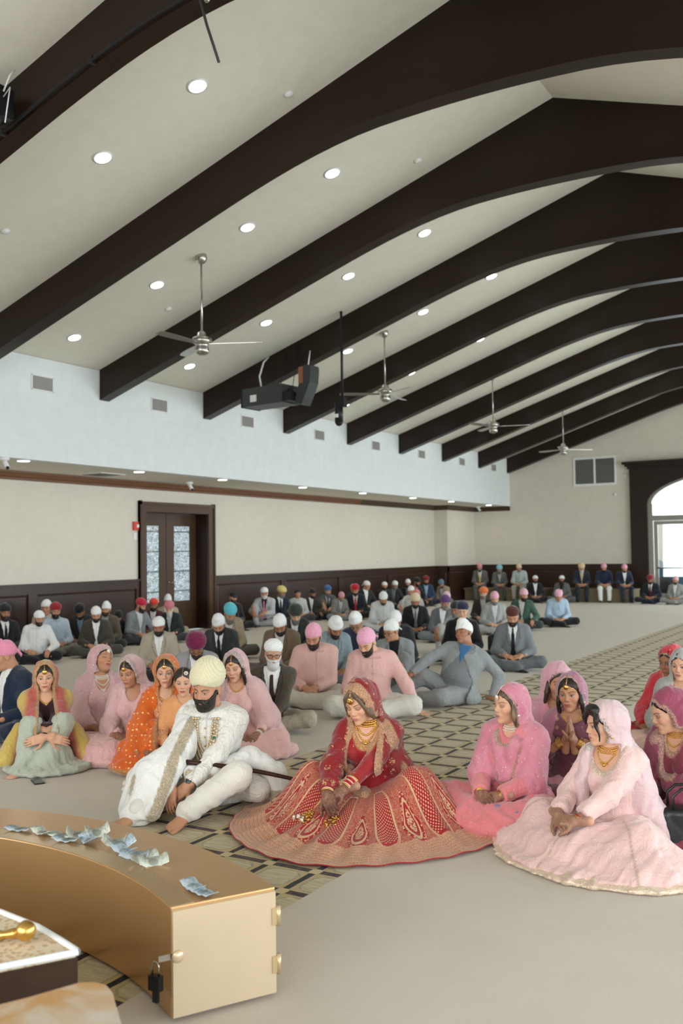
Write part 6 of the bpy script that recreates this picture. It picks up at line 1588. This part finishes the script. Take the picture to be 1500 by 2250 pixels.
for xw, zl, rb in ((.066, .20, .0105), (.050, .25, .0095), (.084, .16, .0110)):
    m = MB(); sp_ = []
    for i in range(44):
        t = i / 43; x = xw * math.cos(PI * t); z = .455 - (.455 - zl) * math.sin(PI * t) ** .8
        p = surfm(F, COAT, x, z); sp_.append(p); m.ball((p[0], p[1], p[2]), rb, 7, 4)
    m.tube(sp_, .003, 5); W.td('bead_strand', m.mesh(), M_bead)
m = MB(); m.ball(surfm(F, COAT, 0, .15), .02, 9, 6, (1, .5, 1.2)); W.td('pendant', m.mesh(), M_pearl)
m = MB()
for x, z in ((.078, .36), (-.078, .36)): m.ball(surfm(F, COAT, x, z, .008), .010, 8, 5)
W.td('green_stone', m.mesh(), plain('emerald stone', (.01, .16, .07), .15))
m = MB()
for k in range(4): m.ball(surfm(F, COAT, 0, .40 - k * .055, .002), .0065, 8, 5)
W.td('coat_button', m.mesh(), M_gold)
d = nrm(F.El[1] - F.W[1]); q4 = Vector(d).to_track_quat('Z', 'Y').to_matrix().to_4x4(); wt = MB()
pts = [(.036 * math.cos(t), .034 * math.sin(t), 0) for t in np.linspace(0, 2 * PI, 17)]; wt.tube(pts, .0085, 8, False)
o = wt.build('wristwatch', M_chrome, r); o.matrix_local = Matrix.Translation(F.W[1] + d * .03) @ q4
wd = MB().lathe([(.001, 0), (.021, 0), (.021, .008), (.017, .011), (.001, .011)], 18, Matrix.Rotation(PI / 2, 4, 'X')); o2 = wd.build('watch_dial', plain('watch dial', srgb(90, 96, 100), .2, .5), o)
o2.location = Vector(q4.to_3x3().inverted() @ Vector((-.3, -.75, .6)).normalized()) * .036
cuff = MB().tube([tuple(F.W[1] + d * .055), tuple(F.W[1] + d * .10)], [.040, .043], 16); cuff.build('cuff', M_muslin, r, color=c_(235, 235, 235))
# sword laid across his lap: a separate thing
sw = empty('sword', (r.location.x, r.location.y, 0), r.rotation_euler.z); tag(sw, 'dark slender sheathed ceremonial sword lying across the lap of the groom', 'sword')
k_ = r.scale.x
P0, P1 = np.array((-.12, -.36, .325)) * k_, np.array((.70, -.24, .145)) * k_
pts = [tuple(P0 + (P1 - P0) * t + np.array((0, 0, .02)) * math.sin(PI * t)) for t in np.linspace(0, 1, 9)]
MB().tube(pts, [.016, .016, .015, .015, .014, .013, .012, .011, .009], 10).build('scabbard', wood('sword sheath', srgb(42, 22, 18), srgb(70, 36, 28), .3), sw)
MB().tube([tuple(P0 - (P1 - P0) * .05 + (0, 0, .005)), tuple(P0)], .014, 10).build('hilt', plain('dark grip', srgb(40, 12, 18), .5), sw)
MB().ball(tuple(P0 - (P1 - P0) * .055 + (0, 0, .005)), .016).build('pommel', M_gold, sw)
MB().tube([pts[7], pts[8]], [.0135, .010], 10).build('chape', M_gold, sw)

# ---------------------------------------------------------------- men just behind
def man(px, py, h, rel, label, F, skin, hh=.0034, eyes='closed', **kw):
    r = root_for(F, px, py, rel, h=h, label=label, top=.145); W = Her(F, r, skin)
    W.put('body', F.body(hh, .020, .0056, eyes=eyes, makeup=False, **kw), M_skin, SK[skin]); return W
# old man in the brown three-piece suit
F = Fig(lean=7, head=(0, 8, 3), legs='cross', knees=((.36, -.26, .14), (-.30, -.32, .16)), handL=(.02, -.44, .14), handR=(-.22, -.30, .20), dirL=(-.1, -.5, -.85), nL=(.1, -.85, .5), curl=24, dirR=(.6, -.6, -.4))
W = man(601, 1405, .82, -6, 'old man with white beard, glasses, brown suit and white turban', F, 'mid', eyes='open', grey=.45)
W.put('jacket', F.garment(h=.0095, open_=(.47, .14, .075, .10), lapel=True, sleeves=.90, seed=121, hem=-.11, flare=.04), M_suit, c_(72, 64, 52)); W.put('vest', F.shirt(.010), M_suit, c_(38, 34, 32))
W.put('shirt', F.shirt(.0101), M_cotton, W_); W.r.children[-1].matrix_local = Matrix.Translation(F.R @ np.array((0, .0, .0))) @ Matrix.Identity(4)
bpy.data.objects.remove(W.r.children[-1])
def vshirt(P):
    Q = F.T(P); d = F.torso(P, .016, neck=False); d = smin(d, cone(Q, (0, .014, .46), (0, .008, .498), .070, .060), .015)
    return np.maximum(np.maximum(d, Q[:, 2] - .500), np.maximum(np.abs(Q[:, 0]) - np.clip((Q[:, 2] - .24) * .26, 0, .06), np.maximum(Q[:, 1] + .0, .24 - Q[:, 2])))
W.put('shirt', to_mesh('shirt', [F.net(vshirt, .008) + (None,)]), M_cotton, W_)
W.put('tie', F.tie(.009), M_suit, c_(64, 44, 40)); W.put('trousers', F.trousers(.012), M_suit, c_(168, 158, 138))
W.hd('turban', turban_mesh(h=.0045, big=.93, pleat=.02, amp=.0022, tall=.90, front=.35), M_turban, W_); W.hd('beard', beard_mesh(.0045, long=.012), M_hair, c_(206, 204, 200)); W.hd('glasses', GLASSES, M_black)
m = MB(); m.tube([tuple(F.W[1] + nrm(F.El[1] - F.W[1]) * .03), tuple(F.W[1] + nrm(F.El[1] - F.W[1]) * .085)], [.042, .044], 14); m.build('shirt_cuff', M_cotton, W.r, color=W_)
# two men in pink brocade long coats
F = Fig(lean=6, head=(24, -16, 0), handL=(-.02, -.30, .2), handR=(-.12, -.28, .2), girth=1.05)
W = man(686, 1372, .85, 2, 'left of two men in pink brocade coats and pink head cloths', F, 'mid')
PKB = c_(216, 170, 160)
W.put('long_coat', F.garment(h=.0105, e=.018, collar=True, sleeves=.94, hem=-.1, flare=.04, seed=131), M_brocade, PKB); W.put('trousers', F.trousers(.013, e=.022), M_cotton, c_(200, 192, 176))
W.hd('head_cloth', wrap_mesh(.005), M_turban, c_(230, 160, 182)); W.hd('beard', beard_mesh(.0046), M_hair, BL)
m = MB(); [m.ball(surf(F, 0, .38 - k * .07, .020), .008, 7, 4) for k in range(4)]; W.td('coat_button', m.mesh(), M_gold)
F = Fig(lean=8, head=(26, -26, -4), handL=(.42, -.20, .06), handR=(-.10, -.30, .19), dirL=(.55, -.8, -.12), nL=(0, -.1, 1), curl=6, poleL=(.8, .5, .1), girth=1.02)
W = man(798, 1383, .85, -2, 'man in pink brocade coat with one hand flat on the floor, behind the bride', F, 'light')
W.put('long_coat', F.garment(h=.0105, e=.018, collar=True, sleeves=.95, hem=-.1, flare=.04, seed=132, extra=lambda P: cone(P, (.12, -.05, .12), (.28, -.10, .05), .10, .07)), M_brocade, c_(220, 172, 164)); W.put('trousers', F.trousers(.013, e=.028), M_cotton, c_(214, 210, 198))
W.hd('head_cloth', wrap_mesh(.005, seed=6), M_turban, c_(232, 168, 190)); W.hd('beard', BEARDS['short'], M_hair, BL)
m = MB(); [m.ball(surf(F, 0, .38 - k * .07, .020), .008, 7, 4) for k in range(4)]; W.td('coat_button', m.mesh(), M_gold)
# grey suit, heavy black glasses, arms round his knees
F = Fig(lean=14, head=(8, -34, -4), legs='knees', knees=((.13, -.32, .40), (-.13, -.32, .38)), ankles=((.11, -.50, .08), (-.11, -.50, .08)), handL=(.04, -.48, .32), handR=(-.06, -.48, .30), dirL=(-.9, -.3, -.2), dirR=(.9, -.3, -.2), nL=(0, -.8, .6), nR=(0, -.8, .6))
W = man(856, 1361, .82, -6, 'man in grey suit and heavy black glasses, arms round his knees', F, 'mid', eyes='open')
W.put('jacket', F.garment(h=.0115, open_=(.47, .17, .055, .10), lapel=True, sleeves=.93, seed=141), M_suit, c_(138, 142, 142)); W.put('shirt', F.shirt(.012), M_cotton, c_(26, 26, 30)); W.put('trousers', F.trousers(.013), M_suit, c_(132, 136, 136)); W.put('shoes', F.shoes(.011), M_black)
W.hd('head_cloth', wrap_mesh(.005, seed=16), M_turban, W_); W.hd('glasses', GLASSES, M_black)
# reclining man in the grey three-piece suit
F = Fig(lean=-6, sway=14, twist=-6, head=(4, -26, -22), pel=(0, 0, .14), girth=1.28, knees=((-.12, -.42, .12), (-.34, -.14, .30)), ankles=((-.52, -.30, .07), (-.70, -.24, .08)), handL=(.38, .04, .05), handR=(-.50, -.28, .30),
        dirL=(.8, -.5, -.1), nL=(0, 0, 1), dirR=(-.9, -.4, -.2), nR=(-.2, -.6, .8), curl=12, poleL=(.6, .6, .2), poleR=(-.2, -.1, 1))
W = man(1018, 1363, .86, -6, 'heavy man in a grey three-piece suit reclining on one arm beside the runner', F, 'tan')
W.put('jacket', F.garment(h=.011, open_=(.47, .40, .085, .16), lapel=True, sleeves=.94, seed=151, flare=.05, hem=-.10), M_suit, c_(142, 146, 146)); W.put('vest', F.shirt(.011), M_suit, c_(120, 124, 126))
def vs2(P):
    Q = F.T(P); d = F.torso(P, .016, neck=False); d = smin(d, cone(Q, (0, .014, .46), (0, .008, .498), .072, .062), .015)
    return np.maximum(np.maximum(d, Q[:, 2] - .500), np.maximum(np.abs(Q[:, 0]) - np.clip((Q[:, 2] - .30) * .36, 0, .07), np.maximum(Q[:, 1] + .0, .30 - Q[:, 2])))
W.put('shirt', to_mesh('shirt', [F.net(vs2, .009) + (None,)]), M_cotton, c_(52, 106, 150)); W.put('trousers', F.trousers(.013, e=.022), M_suit, c_(138, 140, 138)); W.put('shoes', F.shoes(.012), M_black)
W.hd('head_cloth', wrap_mesh(.005, peak=.012, knot=False), M_turban, W_)
# navy suit cut off by the left edge
F = ARCH['turned']['F']
W = man(2, 1408, .86, -60, 'man in navy suit and pink head cloth, cut by the left edge', Fig(lean=6, head=(14, -26, -4)), 'mid'); F = W.F
W.put('jacket', F.garment(h=.012, open_=(.47, .17, .055, .10), lapel=True, sleeves=.93), M_suit, c_(30, 42, 62)); W.put('shirt', F.shirt(.013), M_cotton, W_); W.put('trousers', F.trousers(.015), M_suit, c_(28, 38, 58))
W.hd('head_cloth', wrap_mesh(.006, ears=True), M_turban, c_(224, 140, 166))
# ================================================================ FOREGROUND THINGS
bc, RI, RO, BH = (-3.2, .8275), 1.952, 2.345, .39
def golden():
    m = MT('brushed gold-tone sheet', .30, .66, .5); x, y, z = m.coord('Object'); n = m.noise(1.0, 3, m.combine(x * 2, y * 2, z * 60)); n2 = m.noise(3, 3)
    m.color(m.mix(srgb(214, 172, 122), srgb(202, 158, 106), n2)); m.put('Roughness', n * .12 + .24); m.bump(n2, .03, .01); return m.m
M_box = golden()
bx = empty('donation_box', (bc[0], bc[1], 0)); tag(bx, 'long curved gold-toned metal offering box with padlocked end door', 'box')
a0, a1 = math.radians(59.4), math.radians(140)
m = MB(); n = 72; v = []
for t in np.linspace(a0, a1, n):
    for rr, z in ((RI, .012), (RO, .012), (RO, BH), (RI, BH)): v.append((rr * math.cos(t), rr * math.sin(t), z))
f = []
for i in range(n - 1):
    for k in range(4): f.append((i * 4 + k, i * 4 + (k + 1) % 4, i * 4 + 4 + (k + 1) % 4, i * 4 + 4 + k))
f += [(0, 3, 2, 1), tuple((n - 1) * 4 + k for k in range(4))]
m.add(v, f); o = m.build('body', M_box, bx); bv = o.modifiers.new('edge', 'BEVEL'); bv.width = .006; bv.segments = 2; bv.limit_method = 'ANGLE'
m = MB()
for i in range(n): 
    t = a0 + (a1 - a0) * i / (n - 1)
v = []
for t in np.linspace(a0, a1, n):
    for rr, z in ((RI - .001, BH + .002), (RI + .085, BH + .004), (RI + .085, BH), (RI - .001, BH - .001)): v.append((rr * math.cos(t), rr * math.sin(t), z))
m.add(v, [tuple(q) for q in f]); m.build('slot_rail', plain('polished gold rim', srgb(206, 172, 128), .16, .6), bx)
# end door: radial plane at a0
ER = Matrix.Rotation(a0, 4, 'Z')
m = MB(); m.box(RI + .004, RO - .004, -.012, .0, .02, BH - .012, ER); m.build('end_door', plain('pale gold door', srgb(204, 182, 152), .36, .10), bx)
M_hinge = plain('pale hinge metal', srgb(206, 180, 140), .35, .5)
for z in (.29, .12):
    m = MB(); m.tube([tuple(ER @ Vector((RO + .006, -.012, z - .035))), tuple(ER @ Vector((RO + .006, -.012, z + .035)))], .009, 8); m.box(RO - .02, RO + .004, -.016, -.01, z - .03, z + .03, ER); m.build('hinge', M_hinge, bx)
m = MB(); m.lathe([(.001, 0), (.022, 0), (.02, .006), (.001, .008)], 16, ER @ Matrix.Translation((RI + .02, -.012, .225)) @ Matrix.Rotation(PI / 2, 4, 'X')); m.build('latch', plain('latch', srgb(226, 200, 164), .3, .4), bx)
m = MB(); m.box(RI - .045, RI + .004, -.004, .002, .215, .235, ER); m.build('hasp', M_chrome, bx)
pl = empty('padlock', tuple(Vector((bc[0], bc[1], 0)) + ER @ Vector((RI - .045, .03, .17)))); tag(pl, 'dark padlock hanging on the inner end of the gold box', 'padlock')
m = MB(); m.box(-.024, .024, -.012, .012, -.06, -.01); m.build('body', M_black, pl)
m = MB(); m.tube([(-.015, 0, -.012)] + [(-.015 * math.cos(t), 0, .02 + .015 * math.sin(t)) for t in np.linspace(0, PI, 7)] + [(.015, 0, -.012)], .0035, 6); m.build('shackle', M_chrome, pl)
m = MB(); m.box(-.010, .012, -.006, .006, -.10, -.062); m.build('key_tag', M_black, pl)
def note_mat(name, c):
    m = MT(name, .7); x, y, z = m.coord('Object'); w = m.noise(90, 2)
    brd = (x.abs().gt(.068)).max(y.abs().gt(.026)); oval = (x * x * 1.0 + y * y * 1.0).lt(.0004)
    cc = m.mix(c, tuple(k * .55 for k in c), w.step(.45, .6) * .6); cc = m.mix(cc, tuple(k * .5 for k in c), oval); cc = m.mix(cc, tuple(min(1, k * 1.15) for k in c), brd)
    m.color(cc); return m.m
M_note = [note_mat('green-grey banknote', srgb(204, 208, 194)), note_mat('blue banknote', srgb(180, 194, 202))]
def note(x, y, rz, bend, k, lab, tilt=0, lift=.0, L=.125, Wd=.056):
    nx = 10; v = []; f = []
    for i in range(nx + 1):
        s = i / nx - .5; a = s * bend
        X = (math.sin(a) / bend * L) if abs(bend) > .01 else s * L; Z = (1 - math.cos(a)) / abs(bend) * L if abs(bend) > .01 else 0
        for yy in (-Wd / 2, 0, Wd / 2): v.append((X, yy, Z + .006 * math.sin(s * 9 + yy * 40) ** 2))
    for i in range(nx):
        for j in range(2): a = i * 3 + j; f.append((a, a + 3, a + 4, a + 1))
    m = MB(); m.add(v, f, True); o = m.build('banknote', M_note[k]); o.location = (x, y, BH + .006 + lift); o.rotation_euler = (tilt, 0, rz)
    s = o.modifiers.new('paper', 'SOLIDIFY'); s.thickness = .0006; tag(o, lab, 'banknote', 'banknotes on the gold box')
rn = random.Random(3)
NT = [(-3.40, 2.87, .2, .6, 1, 0, 0, 'flat blue banknote, leftmost on the gold box'), (-3.27, 2.885, -.3, .9, 0, 0, 0, 'grey-green banknote second from the left on the gold box'),
      (-3.17, 2.90, .1, .3, 0, 0, 0, 'flat grey-green banknote under the curled ones on the left'), (-3.10, 2.93, .7, 2.8, 0, .3, .0, 'tightly curled grey-green banknote in the left heap'),
      (-3.03, 2.97, 1.0, 2.2, 0, .5, .01, 'tallest curled banknote standing up in the left heap'), (-3.00, 2.90, -.5, 1.4, 1, .2, .0, 'blue banknote at the right of the left heap'), (-3.09, 2.86, .2, .8, 1, 0, .0, 'pale blue banknote lying along the rim below the left heap'),
      (-2.88, 2.93, .5, 2.4, 0, .3, .0, 'curled grey-green banknote at the left of the middle heap'), (-2.82, 2.90, 1.2, 1.8, 1, .35, .01, 'folded blue banknote standing in the middle heap'), (-2.77, 2.87, -.2, 1.2, 1, .1, .0, 'blue banknote in the middle of the middle heap'),
      (-2.69, 2.85, .4, 1.0, 1, .3, .0, 'blue banknote with a raised corner in the middle heap'), (-2.63, 2.83, 1.0, 1.6, 0, .3, .0, 'grey-green banknote near the right of the middle heap'), (-2.57, 2.82, .9, 1.5, 0, .45, .0, 'curled grey-green banknote at the right end of the middle heap'),
      (-2.26, 2.69, -.5, .7, 1, .1, .0, 'upper of two blue banknotes near the box end'), (-2.19, 2.66, -.3, .5, 1, 0, .0, 'lower of two blue banknotes near the box end')]
for x, y, rz, bd, k, tl, lf, lb in NT: note(x, y, rz, bd, k, lb, tl, lf)
# canopy platform and marble slab at the lower left corner
M_stone = MT('orange onyx stone', .25, 0, .5); nn = M_stone.noise(5, 4, dist=.6)
M_stone.color(M_stone.mix(M_stone.mix(srgb(206, 196, 180), srgb(196, 150, 92), nn.step(.35, .55)), srgb(226, 214, 196), nn.step(.62, .75))); M_stone = M_stone.m
M_lace = MT('lace cloth', .8); ln = M_lace.voro(60, None, 'F1'); M_lace.color(M_lace.mix(srgb(222, 206, 178), srgb(196, 160, 112), ln.lt(.45) * .8)); M_lace = M_lace.m
pf = empty('platform', (-2.7, 1.6, 0)); tag(pf, 'dark wooden platform with a lace cloth and white edge, lower left corner', 'platform')
poly = [(-2.10, 1.985), (-2.22, 1.80), (-2.75, .7), (-3.1, -.9), (-5.0, -.9), (-4.6, 1.2), (-3.9, 1.9), (-3.1, 2.12), (-2.55, 2.08), (-2.35, 2.055), (-2.2, 2.015)]  # rear part is out of view, added to darken the box's inner reflection
pp = [(x + 2.7, y - 1.6) for x, y in poly]
MB().prism(pp, 0, .435, 'z').build('plinth', M_wain, pf)
MB().prism([(x * .985, y * .985 if y < .2 else y) for x, y in pp], .4355, .452, 'z').build('lace_cloth', M_lace, pf)
m = MB(); m.tube([(x, y, .452) for x, y in pp + [pp[0]]], .010, 8, False); m.build('white_edging', M_white, pf, color=c_(236, 236, 234))
gb = empty('gold_finial', (-2.30, 1.95, .462)); tag(gb, 'gold ball-ended ornament lying on the lace cloth', 'ornament')
MB().ball((.02, 0, .028), .030, 14, 9).build('ball', M_gold, gb); MB().lathe([(.006, 0), (.016, .02), (.010, .05), (.022, .08), (.012, .11), (.018, .14), (.004, .16)], 14, Matrix.Translation((0, 0, .02)) @ Matrix.Rotation(math.radians(-100), 4, 'Y') @ Matrix.Rotation(.5, 4, 'X')).build('stem', M_gold, gb)
sl_ = empty('stone_slab', (-1.75, 1.5, 0)); tag(sl_, 'orange and white veined stone slab with rounded corner, lower left', 'slab')
poly = [(-1.838 + .0, 1.798), (-1.872, 1.775), (-1.92, 1.66), (-2.3, .9), (-1.7, .7), (-1.5, 1.3), (-1.61, 1.66), (-1.76, 1.78), (-1.80, 1.80)]
m = MB(); m.prism([(x + 1.75, y - 1.5) for x, y in poly], .47, .5, 'z'); o = m.build('slab', M_stone, sl_); b_ = o.modifiers.new('edge', 'BEVEL'); b_.width = .008; b_.segments = 3; b_.limit_method = 'ANGLE'
MB().box(-.25, .0, -.6, -.1, 0, .47).build('support', M_wain, sl_)
# small things on the carpet
def phone(px, py, rz, lab):
    p = at(px, py, 0.0); o = empty('smartphone', (p[0], p[1], 0), rz); tag(o, lab, 'phone')
    q = MB().box(-.036, .036, -.074, .074, .001, .009).build('case', M_black, o); b = q.modifiers.new('b', 'BEVEL'); b.width = .004; b.segments = 2
    MB().box(-.033, .033, -.070, .070, .009, .0098).build('screen', plain('phone glass', srgb(70, 72, 74), .08), o)
phone(83, 1719, math.radians(60), 'smartphone lying by the feet of the woman in yellow')
phone(932, 1535, math.radians(60), 'smartphone lying in front of the reclining man')
# cushions of folded white cloth under and beside the groom
def cloth_stack(x, y, rz, sx, sy, n, lab):
    r_ = empty('folded_cloth', (x, y, 0), rz); tag(r_, lab, 'cloth')
    for k in range(n):
        def fn(P, k=k): return rbox(P, (.006 * math.sin(k * 5), .004 * k, .022 + .036 * k), (sx, sy, .018), .015) + folds(P, .0022, 30, k)
        v, q = snet(fn, (-sx - .04, -sy - .04, -.01), (sx + .05, sy + .05, .06 + .036 * n), .010)
        link('fold', to_mesh('fold', [(v, q, None)]), M_ivory, r_, color=c_(226, 222, 208))
g = GRM.location
R_ = lambda lx, ly: Vector((g.x, g.y, 0)) + Matrix.Rotation(GRM.rotation_euler.z, 3, 'Z') @ Vector((lx, ly, 0))
a = R_(.62, -.02); cloth_stack(a.x, a.y, GRM.rotation_euler.z + .1, .20, .16, 3, 'folded ivory cloths lying between groom and bride')
a = R_(-.46, .02); cloth_stack(a.x, a.y, GRM.rotation_euler.z, .13, .14, 4, 'stack of folded ivory cloths beside the shawl of the groom')
# handbag and gold clutch at the right edge
p = at(1480, 1880, 0.0); hb = empty('handbag', (p[0] + .06, p[1] + .05, 0), .5); tag(hb, 'black leather handbag at the right edge', 'bag')
M_lea = plain('black leather', srgb(22, 22, 24), .35, 0, .5, bump=(60, .2, .004))
v, q = snet(lambda P: rbox(P, (0, 0, .13), (.15, .07, .12), .03) + folds(P, .003, 20, 2), (-.2, -.12, -.01), (.2, .12, .29), .010); link('body', to_mesh('body', [(v, q, None)]), M_lea, hb)
for y in (-.05, .05): MB().tube([(-.08, y, .24), (-.085, y, .31), (-.04, y, .35), (.04, y, .35), (.085, y, .31), (.08, y, .24)], .008, 8).build('handle', M_lea, hb)
p = at(1468, 1855, 0.0); cl = empty('clutch_bag', (p[0] - .03, p[1] + .12, 0), .35); tag(cl, 'gold sequinned clutch bag lying behind the black handbag', 'bag')
v, q = snet(lambda P: rbox(P, (0, 0, .05), (.14, .09, .045), .03), (-.2, -.15, -.01), (.2, .15, .13), .010); link('body', to_mesh('body', [(v, q, None)]), M_zari, cl, color=c_(196, 160, 96))
MB().box(-.13, .13, -.094, -.086, .07, .085).build('clasp', M_gold, cl)
# dark bag behind the man in grey and black tie
p = at(1085, 1440, 0.0); db = empty('backpack', (p[0], p[1] + .1, 0), .4); tag(db, 'dark bag on the floor beside the man in a maroon turban', 'bag')
v, q = snet(lambda P: rbox(P, (0, 0, .16), (.13, .10, .155), .06), (-.2, -.15, -.01), (.2, .15, .36), .012); link('body', to_mesh('body', [(v, q, None)]), M_black, db)
MB().tube([(-.03, 0, .31), (-.02, 0, .35), (.02, 0, .35), (.03, 0, .31)], .008, 6).build('handle', M_black, db)
